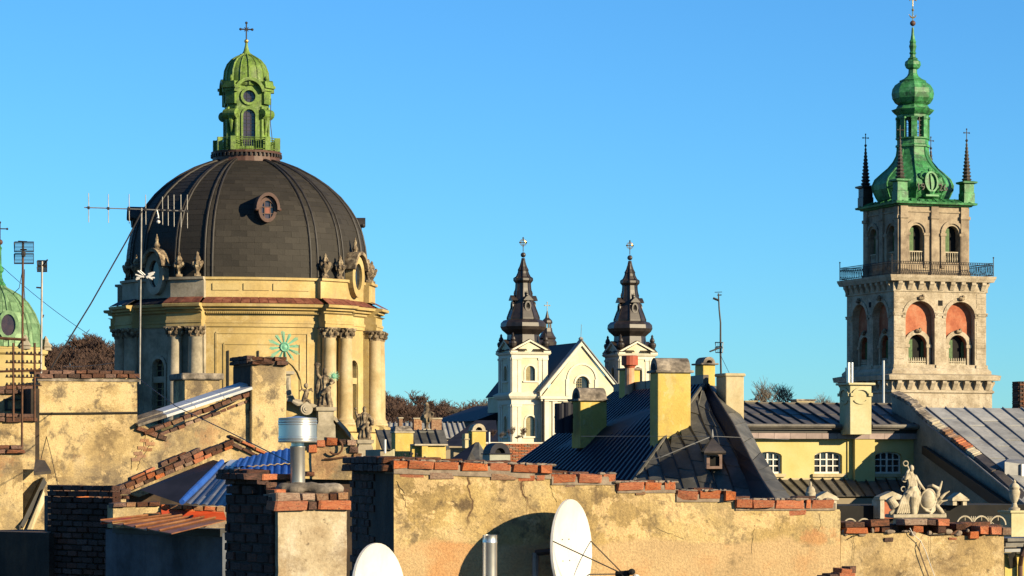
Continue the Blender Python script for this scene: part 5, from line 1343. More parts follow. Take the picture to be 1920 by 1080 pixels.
# ------------------------------------------------------------------ lemon house with seamed tin roofs
yh = Fr('lemon_house', 'lemon yellow house with white small-paned windows under a brown seamed roof', 'house', 1560, 110, 20)
X0, X1 = yh.x(1385), yh.x(1747)
def zz(py): return yh.z(py)
zt, zb = zz(822), zz(905)
def ywin(pxa, pxb, pt=847, pb=888):
    a, b = yh.q(pxa, pb), yh.q(pxb, pb)
    return ((a[0] + b[0]) / 2, yh.z(pb, a[0]), b[0] - a[0], yh.z(pt, a[0]) - yh.z(pb, a[0]))
wins = [ywin(1418, 1466), ywin(1527, 1579), ywin(1641, 1691)]
X2 = yh.x(1738)
MB().wall(rect(X0, X2, 0, zt), [arch(cx, z0, w, h, 8, .16) for cx, z0, w, h in wins], 0, .32).build('wall', m_yelb, yh.o)
for cx, z0, w, h in wins:
    e = mkobj('window', None, yh.o); y = .22
    x0, x1 = cx - w / 2, cx + w / 2
    mb = MB(); t = .05
    o_, i_ = arch(cx, z0, w, h, 8, .16), arch(cx, z0 + t, w - 2 * t, h - 2 * t, 8, .13)
    mb.wall(o_, [i_], y - .06, .06); mb.box(x0, x1 - .0, y - .1, y - .062, z0, z0 + .07); mb.build('frame', m_frame, e)
    mb = MB(); mb.box(x0 - .12, x1 + .12, -.12, .2, z0 - .13, z0 - .01); mb.build('sill', m_buff, e)
    wx = (w - 2 * t) / 4; wz = (h - 2 * t) / 3
    for i in range(4):
        for j in range(3):
            mb = MB(); tz_ = rnd(-.012, .012); a, b = x0 + t + i * wx, z0 + t + j * wz
            mb.poly([(a, y - .01 + tz_, b), (a + wx, y - .01 - tz_, b), (a + wx, y - .01 - tz_, b + wz), (a, y - .01 + tz_, b + wz)]); mb.build('pane', m_glass, e)
    for i in range(1, 4): MB().box(x0 + t + i * wx - (.035 if i == 2 else .022), x0 + t + i * wx + (.035 if i == 2 else .022), y - .07, y - .02, z0 + t, z0 + h - t * .6).build('glazing_bar', m_frame, e)
    for j in range(1, 3): MB().box(x0 + t, x1 - t, y - .065, y - .025, z0 + t + j * wz - .02, z0 + t + j * wz + .02).build('glazing_bar', m_frame, e)
pxl, pxr = yh.x(1597), yh.x(1634)
MB().box(pxl, pxr, -.28, .02, 0, zt).build('pier', m_yelb, yh.o)
MB().box(yh.x(1588), pxl, -.06, .02, 0, zt).build('pier_return', m_yelb, yh.o)
n = 12
for i in range(n):
    a, b = X0 + (X2 - X0) * i / n, X0 + (X2 - X0) * (i + .985) / n
    MB().box(a, b, -.34, .05, zz(823), zz(812.5)).build('fascia_sheet', m_pinkf, yh.o)
MB().box(X0, X2, -.3, .05, zz(812), zz(806)).build('soffit', m_seam, yh.o)
MB().box(X0, X2, -.45, .05, zz(806), zz(800.5)).build('eaves_board', m_tarb, yh.o)
gy = zz(799.5)
for a, b in ((1398, 1578), (1636, 1748)):
    MB().tube([(yh.x(a, -.55), -.5, gy), (yh.x(b, -.55), -.5, gy)], .09, 8).build('gutter', m_roofb, yh.o)
# main seamed slope
yr = 3.4; zr = yh.z(757, 0, yr)
q = [(X0, -.42, zz(799)), (X2 + .4, -.42, zz(799)), (X2 + .4 + .9, yr, zr), (X0, yr, zr)]
sheets(yh.o, q, 16, 2, m_roofb, m_seam, .02, .04, .07, stag=.0, name='roof_sheet')
MB().box(X0, X2 + 1, yr, yr + .1, zr - .5, zr + .06).build('ridge_board', m_tarb, yh.o)
mb = MB(); mb.box(X0, X2, .6, 9, 0, zz(801)); mb.build('rear_body', m_body, yh.o)
# lower seamed slope
q = [(yh.x(1440, -2.2), -2.2, yh.z(931, 0, -2.2)), (yh.x(1748, -2.2), -2.2, yh.z(931, 0, -2.2)), (X2, -.03, zz(899)), (yh.x(1400), -.03, zz(899))]
sheets(yh.o, q, 17, 1, m_roofb, m_seam, .02, .04, .07, name='lower_roof_sheet')
MB().box(X0, X2, -.06, .02, zz(903), zz(896)).build('wall_flashing', m_buff, yh.o)
mb = MB(); mb.box(yh.x(1440, -2.2), yh.x(1748, -2.2), -2.1, -.1, 0, yh.z(934, 0, -2.2)); mb.build('lower_body', m_body, yh.o)
yc = chimney('plaster_chimney', 'pale yellow chimney with moulded top and two steel flues on the brown roof', 1594, 1634, 722, 800, 109.2, 20, .9, m_yelp, 'flat', m_yelp, .12, .09, .3)
cx = (yc.x(1594) + yc.x(1634)) / 2; wv = yc.x(1634) - yc.x(1594)
for s in (0, 1):
    M = Matrix.Identity(4) if s == 0 else Matrix.Translation((yc.x(1594), .45, 0)) @ Matrix.Rotation(-PI / 2, 4, 'Z') @ Matrix.Translation((-cx, 0, 0))
    mb = MB(M); z1 = yc.z(733); ww = wv if s == 0 else .9
    mb.ringband(arcstrip(cx, z1 - .12, ww * .30, 10, .1, PI - .1, .16), arcstrip(cx, z1 - .12, ww * .42, 10, .1, PI - .1, .25), -.07, .01)
    for q in (-1, 1): mb.box(cx + q * ww * .42 - ww * .09, cx + q * ww * .42 + ww * .09, -.09, .01, z1 - .2, z1 - .08)
    mb.ringband(arcstrip(cx, yc.z(748), ww * .26, 10, PI + .3, 2 * PI - .3, .12), arcstrip(cx, yc.z(748), ww * .36, 10, PI + .3, 2 * PI - .3, .2), -.05, .01)
    mb.build('moulding', m_yelp, yc.o)
for px in (1590.5, 1597):
    x = yc.x(px, .4); MB().lathe([(.065, yc.z(722)), (.065, yc.z(679)), (.05, yc.z(679)), (.045, yc.z(681))], (x, .4), 12).build('steel_flue', m_steel, yc.o, smooth=True, angle=40)
chimney('low_chimney', 'low buff chimney head on the brown ridge right of the bare trees', 1494, 1528, 752, 765, 118, 20, .6, m_buff, 'flat', m_capst, .05, .08, 1.0)
chimney('low_chimney', 'low flat chimney head at the left end of the brown ridge', 1397, 1420, 753, 765, 118, 20, .6, m_buff, 'flat', m_buff, .03, .04, 1.0)
st = Fr('steel_flue', 'thin upright steel flue standing before the shaded side of the bell tower', 'flue', 1656.5, 115, 0); MB().lathe([(.05, st.z(770)), (.05, st.z(676)), (.04, st.z(676))], (0, 0), 10).build('pipe', m_zinc, st.o)

# ------------------------------------------------------------------ firewall and grey roof on the right
fw = Fr('gable_firewall', 'tall sloping firewall with crumbling top between lemon house and grey roof', 'wall', 1740, 110, 20)
def fly(px): return -(px - 1738) * .051     # the wall runs forward from the house front
def ft(px, py, dx=0, dz=0, dy=0):
    p = fw.p(px, py, fly(px)); return Vector((p[0] + dx, p[1] + dy, p[2] + dz))
TOP = [(1672, 738), (1700, 752), (1740, 790), (1800, 838), (1860, 885), (1935, 958)]
mb = MB()
for (a, b), (c, d) in zip(TOP, TOP[1:]):
    p0, p1 = ft(a, b), ft(c, d); mb.hexa([(p0.x, p0.y, 0), (p1.x, p1.y, 0), (p1.x + .3, p1.y + .3, 0), (p0.x + .3, p0.y + .3, 0)], [p0, p1, p1 + Vector((.3, .3, 0)), p0 + Vector((.3, .3, 0))])
mb.build('wall', m_shadep, fw.o)
mb = MB(); v = [ft(1742, 836, -.12), ft(1742, 851, -.12), ft(1908, 972, -.12), ft(1908, 948, -.12)]; mb.hexa(v, [p + Vector((-.25, -.1, 0)) for p in v]); mb.build('lean_to_verge', m_seam, fw.o)
segs = [(1672, 736, 1704, 754, m_capst), (1704, 754, 1740, 788, m_capst), (1740, 788, 1764, 806, m_pale), (1764, 806, 1790, 826, m_brickF), (1790, 826, 1812, 842, m_brick), (1812, 842, 1828, 855, m_pale), (1828, 855, 1862, 884, m_tarb), (1862, 884, 1900, 920, m_tarb), (1900, 920, 1935, 955, m_tarb)]
for x0, y0, x1, y1, mm in segs:
    n = 1 if mm in (m_tarb, m_shadep) else 5
    for i in range(n):
        a0, a1 = i / n, (i + .97) / n
        p0 = ft(x0 + (x1 - x0) * a0, y0 + (y1 - y0) * a0); p1 = ft(x0 + (x1 - x0) * a1, y0 + (y1 - y0) * a1)
        u = rnd(-.02, .05) if n > 1 else 0
        q = [p0 + Vector((-.05, -.05, u)), p1 + Vector((-.05, -.05, u)), p1 + Vector((.5, .35, .1 + u)), p0 + Vector((.5, .35, .1 + u))]
        mb = MB(); mb.slab(q, .14); mb.build('coping_piece', mm, fw.o, bevel=.02)
gr = Fr('grey_roofed_house', 'house with a long pale grey sheet-metal roof at the right edge', 'house', 1850, 110, 20)
gt = [gr.p(1700, 764, 3.0), gr.p(1985, 766, 3.0)]; gb = [gr.p(1935, 958, -9.6), gr.p(2220, 958, -9.6)]
sheets(gr.o, [gb[0], gb[1], gt[1], gt[0]], 8, 5, m_greyr, m_lead, .02, .035, .06, stag=.35, name='roof_sheet', rows_jit=.015)
mb = MB(); mb.poly([gt[0], gt[1], (gt[1][0] - .5, gt[1][1] + 4, gt[1][2] - 3), (gt[0][0] - .5, gt[0][1] + 4, gt[0][2] - 3)]); mb.build('rear_slope', m_navy, gr.o)
mb = MB(); mb.box(gb[0][0] + .4, gb[1][0], -9.2, 3, 0, gb[0][2] - .1); mb.build('house_wall', m_body, gr.o)
mb = MB(); mb.tube([gr.p(1925, 962, -9.8), gr.p(2000, 962, -9.8)], .1, 8); mb.build('gutter', m_navy, gr.o)
e = mkobj('skylight', None, gr.o)
a = [Vector(gr.p(x, y, -5.6)) for x, y in ((1884, 894), (1935, 904), (1935, 872), (1884, 866))]
bk = [Vector(gr.p(x, y, -3.6)) for x, y in ((1884, 868), (1940, 872), (1940, 862), (1890, 860))]
mb = MB(); mb.hexa([a[0], a[1], bk[1], bk[0]], [a[3], a[2], bk[2], bk[3]]); mb.build('box', m_lead, e)
mb = MB(); mb.box(gr.x(1914, -5.65), gr.x(1935, -5.65), -5.72, -5.62, gr.p(1914, 900, -5.65)[2], gr.p(1914, 870, -5.65)[2]); mb.build('frame', m_white, e)
rb = Fr('grey_brick_chimney', 'dark brick chimney stump cut by the right edge against the sky', 'chimney', 1918, 118, 20)
z0, z1 = rb.z(770), rb.z(715)
MB().box(-.15, 1.4, 0, .6, z0 - 2, z1).build('core', m_sootshade, rb.o)
for j in range(14):
    for i in range(6):
        x = -.15 + i * .26 + (j % 2) * .13; brick(rb.o, (x + .12, .02, z0 + (j + .5) * (z1 - z0) / 14), (.24, .12, (z1 - z0) / 14 - .015), 's')
    brick(rb.o, (-.14, .3, z0 + (j + .5) * (z1 - z0) / 14), (.12, .5, (z1 - z0) / 14 - .015), 's')

# ------------------------------------------------------------------ attic gables with pale pediments and sculpture
pa = Fr('attic_storey', 'dark low attic with pale pedimented dormers behind the stepped wall', 'attic', 1690, 90, 20)
MB().box(pa.x(1470), pa.x(1960), .4, 4, 0, pa.z(948)).build('wall', m_black, pa.o)
MB().box(pa.x(1480), pa.x(1900), -.2, 3.4, 0, pa.z(985)).build('parapet', m_body, pa.o)
for (a, b, t, bt) in ((1531, 1566, 921, 970), (1649, 1692, 921, 972), (1785, 1810, 924, 948)):
    e = mkobj('dormer', None, pa.o); xa, xb = pa.x(a), pa.x(b); xm = (xa + xb) / 2; z1 = pa.z(t); zc = pa.z(t + 12); zb_ = pa.z(bt)
    mb = MB(); mb.prism([(xa - .03, zc), (xb + .03, zc), (xb + .03, zc + .03), (xm, z1), (xa - .03, zc + .03)], -.1, .3); mb.box(xa - .06, xb + .06, -.14, .3, zc - .06, zc); mb.build('pediment', m_pale, e)
    for s in (xa + .06, xb - .06): MB().box(s - .07, s + .07, -.08, .5, zb_, zc - .07).build('jamb', m_pale, e)
    mb = MB(); mb.box(xa + .13, xb - .13, .05, .3, zb_, zc - .07); mb.build('panel', m_terra if a != 1785 else m_black, e)
for px, wd, lab in ((1520, 1, 'pale stone urn with a knob on the stepped brick wall'),):
    u = Fr('stone_urn', lab, 'urn', px, 88, 0)
    zb_, zt_ = u.z(938), u.z(903); hh = zt_ - zb_
    MB().lathe([(.14, zb_ - .4), (.14, zb_), (.15, zb_ + .05), (.15, zb_ + .3 * hh), (.165, zb_ + .36 * hh), (.165, zb_ + .42 * hh), (.14, zb_ + .45 * hh), (.13, zb_ + .6 * hh), (.08, zb_ + .72 * hh), (.03, zb_ + .76 * hh), (.035, zb_ + .85 * hh), (.015, zt_)], (0, 0), 14).build('urn', m_pale, u.o, smooth=True, angle=35)
u = Fr('stone_urn', 'slender pale urn on a yellow pedestal at the right edge', 'urn', 1902, 80, 20)
uz = u.z
MB().lathe([(.16, uz(957)), (.16, uz(953)), (.10, uz(951)), (.06, uz(943)), (.08, uz(941)), (.13, uz(934)), (.16, uz(925)), (.16, uz(921)), (.13, uz(918)), (.15, uz(914)), (.12, uz(909)), (.04, uz(905)), (.05, uz(903)), (.01, uz(899))], (0, 0), 14).build('urn', m_pale, u.o, smooth=True, angle=35)
MB().box(-.22, .22, -.22, .4, uz(1010), uz(961)).build('pedestal', m_yelp, u.o); MB().box(-.28, .28, -.28, .45, uz(961), uz(957)).build('pedestal_cap', m_yelp, u.o)

sg = Fr('sculpture_group', 'pale stone figure blowing a trumpet beside a flamed cartouche on a slab', 'sculpture', 1718, 78, 8)
def sp(px, py, ly=0): return Vector(sg.p(px, py, ly))
k = sg.s
MB().box(sg.x(1668), sg.x(1768), -.35, .5, sg.z(971), sg.z(964)).build('slab', m_pale, sg.o, bevel=.02)
mb = MB()
for px in (1684, 1757): mb.box(sg.x(px - 3.5), sg.x(px + 3.5), -.2, .3, sg.z(995), sg.z(971))
mb.build('slab_support', m_pale, sg.o)
mb = MB()
def tb(pts, rr): 
    P_ = [sp(*p) for p in pts]; mb.tube(P_, [r * k for r in rr], 10); mb.blob(P_[0], rr[0] * k, 8, 6); mb.blob(P_[-1], rr[-1] * k, 8, 6)
tb([(1705, 884), (1708, 895), (1712, 908), (1712, 922)], [5, 9, 10.5, 9.5])            # torso
mb.blob(sp(1709, 878, -.05), (5 * k, 5.4 * k, 6.5 * k), 12, 8); tb([(1709, 883), (1708, 890)], [3.5, 4.5])   # head, neck
tb([(1703, 893, -.08), (1697, 898, -.16), (1701, 886, -.26), (1704, 881, -.24)], [4, 3.3, 2.6, 2.2])   # arm to trumpet
tb([(1716, 894, -.05), (1722, 904, -.1), (1728, 912, -.14), (1733, 918, -.16)], [4.2, 3.6, 2.8, 2.4])   # arm resting on shield
tb([(1712, 918, 0), (1703, 930, -.22), (1692, 946, -.16), (1682, 962, -.08)], [10, 10, 8.5, 6])       # far thigh and robe
tb([(1714, 920, -.05), (1712, 935, -.28), (1712, 950, -.22), (1713, 962, -.2)], [10, 9, 7, 6])
tb([(1718, 916, 0), (1720, 935, -.05), (1716, 950, 0), (1712, 962, .0)], [8, 8, 8, 8])
for i in range(9):
    t = i / 8; a = (1706 + 12 * t, 914, -.12 - .1 * math.sin(t * 3)); tb([a, (1690 + 26 * t, 938, -.32 + .1 * t), (1682 + 34 * t, 962, -.3 + .12 * t)], [2.2, 2.4, 2.0])
for i in range(5): tb([(1703 + i * 3, 896, -.12), (1705 + i * 3, 908, -.17), (1702 + i * 4, 918, -.16)], [1.5, 1.8, 1.5])
mb.build('figure', m_pale, sg.o, remesh=.012)
mb = MB(); 
def ring(px, py, r, t, ly): 
    c = sp(px, py, ly); mb.tube([c + Vector((r * k * math.cos(a), 0, r * k * math.sin(a))) for a in [2 * PI * i / 18 for i in range(19)]], t * k, 6)
ring(1698, 869, 4.6, 1.2, -.28); mb.tube([sp(1701, 872, -.28), sp(1705, 881, -.25)], [1.4 * k, .9 * k], 6); mb.build('trumpet', m_pale, sg.o)
mb = MB()
for px, py in ((1696, 899), (1694, 917)): ring(px, py, 4.5, 1.1, -.1)
mb.build('drapery_loop', m_pale, sg.o)
# tilted drum / vessel at the foot
mb = MB(Matrix.Translation(sp(1673, 943, -.25)) @ Matrix.Rotation(math.radians(-32), 4, 'Y')); mb.lathe([(8 * k, -10 * k), (9.5 * k, -9 * k), (9.5 * k, -4 * k), (9 * k, -3 * k), (8.6 * k, 6 * k), (9.2 * k, 7 * k), (8.5 * k, 10 * k), (6 * k, 11 * k)], (0, 0), 16); mb.build('drum', m_pale, sg.o)
mb = MB(); tb([(1670, 962, -.2), (1680, 956, -.2), (1690, 948, -.15)], [4, 5, 4]); mb.build('scroll_base', m_pale, sg.o, remesh=.012)
# cartouche: bowed shield with rim and flame scrolls
mb = MB(Matrix.Translation(sp(1740, 936, -.1)) @ Matrix.Rotation(math.radians(12), 4, 'Y')); rim = []
vs, fs = [], []
for j in range(7):
    rr = j / 6
    for i in range(20):
        a = 2 * PI * i / 20; sh = 1 - .12 * math.sin(a); vs.append((14.5 * k * rr * math.cos(a) * sh, -.14 * (1 - rr * rr), 19 * k * rr * math.sin(a)))
for j in range(6):
    for i in range(20): fs.append((j * 20 + i, j * 20 + (i + 1) % 20, (j + 1) * 20 + (i + 1) % 20, (j + 1) * 20 + i))
mb.add(vs, fs); mb.tube([vs[120 + i % 20] for i in range(21)], 2.0 * k, 6); mb.build('shield', m_pale, sg.o, smooth=True)
mb = MB()
tb([(1728, 948, -.05), (1736, 957, -.1), (1745, 960, -.1), (1748, 952, -.1)], [2.5, 3, 3, 2])
tb([(1740, 912, -.05), (1748, 910, -.12), (1757, 915, -.1), (1760, 926, -.05), (1754, 940, -.05)], [2, 3.2, 3.8, 3.2, 3.5])
tb([(1752, 944, 0), (1757, 928, -.1), (1763, 912, -.1), (1766, 903, -.1)], [3.2, 3.8, 2.8, 1.6])
tb([(1754, 946, 0), (1764, 934, -.12), (1772, 926, -.1), (1780, 921, -.1)], [3.4, 3.6, 2.4, 1.2])
tb([(1756, 950, 0), (1766, 940, -.1), (1776, 938, -.1)], [3, 2.5, 1.2])
tb([(1752, 944, 0), (1750, 956, -.05), (1744, 964, -.1)], [4, 4.5, 3])
tb([(1757, 950, -.05), (1763, 957, -.1), (1768, 963, -.1)], [4.5, 5, 4]); tb([(1764, 966, -.1), (1772, 964, -.15)], [3, 2.5])
mb.build('flame_scroll', m_pale, sg.o, remesh=.012)

# iron cresting of three hoops
ic = Fr('iron_cresting', 'row of pale wrought-iron hoops behind the right end of the brick wall', 'ironwork', 1842, 62, 10)
for i in range(3):
    c = 1809 + i * 31; mb = MB(); mb.tube([ic.p(c + 14.5 * math.cos(a), 984 - 16 * math.sin(a)) for a in [PI * j / 14 for j in range(15)]], .022, 5); mb.build('hoop', m_pale, ic.o)
    mb = MB(); mb.tube([ic.p(c, 969), ic.p(c, 976)], .014, 4); mb.build('drop', m_pale, ic.o)
for i in range(2):
    c = 1824.5 + i * 31; mb = MB(); mb.tube([ic.p(c, 986), ic.p(c, 968)], .016, 4)
    for s in (-1, 1): mb.tube([ic.p(c, 976), ic.p(c + s * 3, 972), ic.p(c + s * 4, 968)], .014, 4); mb.tube([ic.p(c, 984), ic.p(c + s * 5, 980), ic.p(c + s * 8, 983)], .014, 4)
    mb.build('spray', m_pale, ic.o)
MB().box(ic.x(1790), ic.x(1880), -.03, .03, ic.z(990), ic.z(985)).build('rail', m_iron, ic.o)
ic2 = Fr('iron_cresting', 'short piece of iron hoops at the inner corner of the brick wall', 'ironwork', 1605, 62, 10)
for i in range(2):
    c = 1594 + i * 26; mb = MB(); mb.tube([ic2.p(c + 12 * math.cos(a), 984 - 11 * math.sin(a)) for a in [PI * j / 12 for j in range(13)]], .02, 5); mb.build('hoop', m_pale, ic2.o)
MB().box(ic2.x(1580), ic2.x(1640), -.03, .03, ic2.z(992), ic2.z(985)).build('rail', m_iron, ic2.o)
# corner with gutters and brackets under the urn pedestal
eb = Fr('yellow_corner_house', 'strip of yellow house with brown downpipe at the lower right edge', 'house', 1905, 58, 20)
MB().box(eb.x(1884), eb.x(1960), 0, 2, 0, eb.z(1040)).build('wall', m_yel, eb.o)
for y0, y1, o_ in ((1008, 1014, .42), (1016, 1024, .34), (1028, 1034, .3)): MB().box(eb.x(1870), eb.x(1960), -o_, .6, eb.z(y1), eb.z(y0)).build('cornice_band', m_roofb if y0 != 1028 else m_lead, eb.o)
MB().tube([eb.p(1925, 1020, -.35), eb.p(1916, 1040, -.3), eb.p(1913, 1060, -.1), eb.p(1913, 1120, -.1)], .05, 8).build('downpipe', m_ringb, eb.o)
MB().hexa([eb.p(1890, 1040, -.3), eb.p(1900, 1034, -.3), eb.p(1902, 1062, -.02), eb.p(1894, 1066, -.02)], [eb.p(1896, 1040, -.2), eb.p(1906, 1034, -.2), eb.p(1908, 1062, .02), eb.p(1900, 1066, .02)]).build('eaves_bracket', m_seam, eb.o)

# ------------------------------------------------------------------ jumble of roofs between dome and twin towers
fr_ = Fr('far_grey_roof', 'distant house with a long pale grey seamed roof below the wooded slope', 'house', 800, 240, 10)
q = [fr_.p(705, 822, -1.5), fr_.p(878, 822, -1.5), fr_.p(868, 793, 1.5), fr_.p(712, 793, 1.5)]
sheets(fr_.o, q, 16, 1, m_greyr, m_lead, .03, .1, .12, name='roof_sheet')
MB().box(fr_.x(705), fr_.x(875), -1.2, 5, 0, fr_.z(824)).build('house_wall', m_body, fr_.o)
for a, b, t, lab in ((748, 755, 785, 'thin distant brick chimney left of the urn on the dark roof'), (776, 791, 786, 'distant pale brick chimney just left of the urn'), (809, 828, 786, 'distant pale brick chimney just right of the urn')):
    c = chimney('brick_chimney', lab, a, b, t, 800, 238, 10, .9, m_brickF, 'flat', m_pale, .06, .12, 1.0)
nb = Fr('navy_hipped_house', 'shaded navy tin roof sloping up beside the left white tower', 'house', 870, 190, 20)
q = [nb.p(832, 832, -2), nb.p(928, 836, -2), nb.p(928, 792, 5), nb.p(886, 786, 3)]
mb = MB(); mb.poly([nb.p(826, 836, -3), nb.p(892, 788, 1), nb.p(892, 788, 9), nb.p(826, 836, 6)]); mb.build('left_slope', m_navy, nb.o)
mb = MB(); mb.poly([nb.p(826, 836, -3), nb.p(935, 838, -4), nb.p(930, 788, 1), nb.p(892, 788, 1)]); mb.build('front_slope', m_navy, nb.o)
MB().box(nb.x(828), nb.x(932), -2.5, 6, 0, nb.z(840)).build('house_wall', m_body, nb.o)
y1 = chimney('plaster_chimney', 'bright yellow chimney with hipped stone cap below the wooded slope', 741, 775, 812, 862, 120, 18, .6, m_yel, 'flat', m_pale, .05, .07, 1.5)
z = y1.z(808.5); x0, x1 = y1.x(741), y1.x(775); MB().hexa([(x0, 0, z), (x1, 0, z), (x1, .6, z), (x0, .6, z)], [(x0 + .08, .22, z + .22), (x1 - .08, .22, z + .22), (x1 - .08, .38, z + .22), (x0 + .08, .38, z + .22)]).build('hipped_cap', m_capst, y1.o)
pr = Fr('yellow_parapet', 'low bright yellow parapet with pale coping right of the hipped-cap chimney', 'wall', 805, 119, 18)
MB().box(pr.x(775), pr.x(790), .2, .5, pr.z(870), pr.z(836)).build('low_wall', m_yel, pr.o); MB().box(pr.x(790), pr.x(801), -.1, .5, pr.z(870), pr.z(836)).build('pier', m_yel, pr.o); MB().box(pr.x(801), pr.x(836), 0, .4, pr.z(870), pr.z(834.5)).build('wall', m_yel, pr.o)
MB().box(pr.x(775), pr.x(838), -.16, .55, pr.z(836), pr.z(832.5)).build('coping', m_pale, pr.o, bevel=.02)
dr = Fr('dark_roofed_house', 'dark seamed roof with a flat top carrying the urn', 'house', 780, 128, 12)
for i in range(8):
    a = 706 + i * 16; b = a + 15.6
    mb = MB(); mb.slab([dr.p(a + 10, 842, -1.4), dr.p(b + 10, 842, -1.4), dr.p(b - 2, 806, .6), dr.p(a - 2, 806, .6)], .03); mb.build('roof_sheet', m_tar, dr.o)
    mb = MB(); mb.tube([dr.p(a + 10, 841, -1.42), dr.p(a - 2, 805, .58)], .035, 4); mb.build('seam', m_seam, dr.o)
mb = MB(); mb.box(dr.x(788), dr.x(816), .3, 1.2, 0, dr.z(808)); mb.build('pedestal', m_tar, dr.o); MB().box(dr.x(705), dr.x(835), -1.2, 3, 0, dr.z(843)).build('house_wall', m_body, dr.o)
u = Fr('stone_urn', 'tall weathered garlanded urn on the dark roof below the wooded slope', 'urn', 800, 129, 10)
MB().sqlathe([(.22, u.z(809)), (.2, u.z(806)), (.14, u.z(804))]).build('foot', m_pale, u.o)
mb = MB(); mb.lathe([(.12, u.z(804)), (.07, u.z(799)), (.10, u.z(795)), (.2, u.z(788)), (.24, u.z(780)), (.2, u.z(775)), (.11, u.z(771)), (.13, u.z(767)), (.09, u.z(763)), (.11, u.z(759)), (.07, u.z(756)), (.02, u.z(754))], (0, 0), 14, fold=7, fa=.08)
for i in range(6): a = i * PI / 3; mb.blob((.22 * math.cos(a), .22 * math.sin(a), u.z(781) - .1 * (i % 2)), (.09, .09, .1), 6, 4)
mb.tube([(.12, -.1, u.z(772)), (.3, -.1, u.z(775)), (.24, -.12, u.z(782)), (.1, -.2, u.z(790))], [.05, .06, .05, .04], 6); mb.build('vessel', m_stoneD, u.o, remesh=.025)
a1 = chimney('plaster_chimney', 'small yellow chimney with a round stone arch on top, left of the white church', 885, 911, 809, 832, 121, 18, .55, m_yel, 'ring', m_pale, .05, .09, 1.2)
MB().box(a1.x(874), a1.x(884), .15, .6, a1.z(840), a1.z(813)).build('side_stack', m_yelp, a1.o); MB().box(a1.x(872), a1.x(885), .1, .65, a1.z(824), a1.z(822.5)).build('string_course', m_pale, a1.o)
hp = Fr('small_hipped_roof', 'small dark hipped roof under the arched chimney', 'roof', 880, 112, 0)
ap1, ap2 = hp.p(892, 829, .8), hp.p(898, 829, .8); l, r_, m1 = hp.p(822, 876, -.3), hp.p(925, 876, -.6), hp.p(868, 878, -1.2)
for pts, mm in (([l, m1, ap1], m_navy), ([m1, hp.p(900, 878, -1.4), ap2, ap1], m_tar), ([hp.p(900, 878, -1.4), r_, ap2], m_tar)):
    mb = MB(); mb.poly(pts); mb.build('slope', mm, hp.o)
mb = MB(); mb.poly([hp.p(876, 876, -1.45), hp.p(899, 876, -1.45), hp.p(884, 846, -.9)]); mb.build('gablet', m_roofb, hp.o)
mb = MB(); mb.box(l[0], r_[0], -.2, 1.5, 0, l[2]); mb.build('house_wall', m_body, hp.o)
bv = chimney('barrel_vent', 'squat grey stack with a black barrel hood in front of the brick wall', 918, 957, 852, 874, 105, 20, .8, mat('grey_stack_render', [(.26, .27, .22), (.36, .36, .3)], 2, .9), 'barrelx', m_navy, .05, .1, 1.0)  # plain grey render on the stack
bw = Fr('brick_wall', 'low orange brick wall with white coping below the white church', 'wall', 965, 128, 12)
xa, xb = bw.x(905), bw.x(1016); za_, zb_ = bw.z(874), bw.z(832)
MB().box(xa, xb, 0, .4, 0, zb_).build('core', m_mortar, bw.o)
nr = 14
for j in range(nr):
    for i in range(10):
        w = (xb - xa) / 10; x = xa + (i + .5 * (j % 2)) * w
        if x + w > xb + .01: continue
        brick(bw.o, (x + w / 2, -.01, za_ + (j + .5) * (zb_ - za_) / nr), (w - .02, .06, (zb_ - za_) / nr - .018), random.choice('oof'))
MB().box(xa, xb + .05, -.08, .5, zb_, zb_ + .07).build('coping', m_trim, bw.o)
for i, px in enumerate((927, 941, 958, 972, 984)):
    e = mkobj('bare_shrub', None); e.location = P(px, 829, 129 + i * .3); s = rnd(.07, .11); e.scale = (s, s, s); e.rotation_euler = (0, 0, i * 1.3)
    tag(e, 'leafless twiggy shrub behind the white coping, ' + ('first from the left', 'second from the left', 'third of five', 'second from the right', 'last on the right')[i], 'shrub', 'shrubs behind the brick wall'); mkobj('twigs', TREES[i % 4][1], e)
sp_ = Fr('white_pipe', 'thin white pipe standing beside the arched chimney', 'pipe', 917.5, 117, 0); MB().tube([(0, 0, sp_.z(832)), (0, 0, sp_.z(810))], .035, 8).build('pipe', m_white, sp_.o)
sp_ = Fr('white_pipe', 'thin white pipe at the foot of the ochre church corner', 'pipe', 722, 117, 0); MB().tube([(0, 0, sp_.z(850)), (0, 0, sp_.z(824))], .05, 8).build('pipe', m_white, sp_.o)
fi = Fr('roof_finials', 'three small black iron finials on a thin rail before the yellow chimney', 'ironwork', 770, 100, 0)
for px, t in ((759, 851), (771, 849), (781, 850)):
    mb = MB(); x = fi.x(px); mb.tube([(x, 0, fi.z(866)), (x, 0, fi.z(t))], .02 if px != 771 else .045, 5); mb.blob((x, 0, fi.z(t + 1.5)), (.05 if px != 771 else .08, .05, .05), 6, 4); mb.build('finial', m_iron, fi.o)
MB().tube([fi.p(742, 858), fi.p(760, 858.5), fi.p(786, 856), fi.p(795, 862)], .012, 4).build('rail', m_iron, fi.o)
wr = Fr('low_wing_roof', 'low pale verge and shaded gable at the foot of the yellow chimney', 'roof', 722, 112, 0)
mb = MB(); mb.hexa([wr.p(698, 866), wr.p(718, 866), wr.p(738, 858), wr.p(738, 842)], [(p[0], p[1] + 1, p[2]) for p in (wr.p(698, 866), wr.p(718, 866), wr.p(738, 858), wr.p(738, 842))]); mb.build('gable', m_yelp, wr.o)
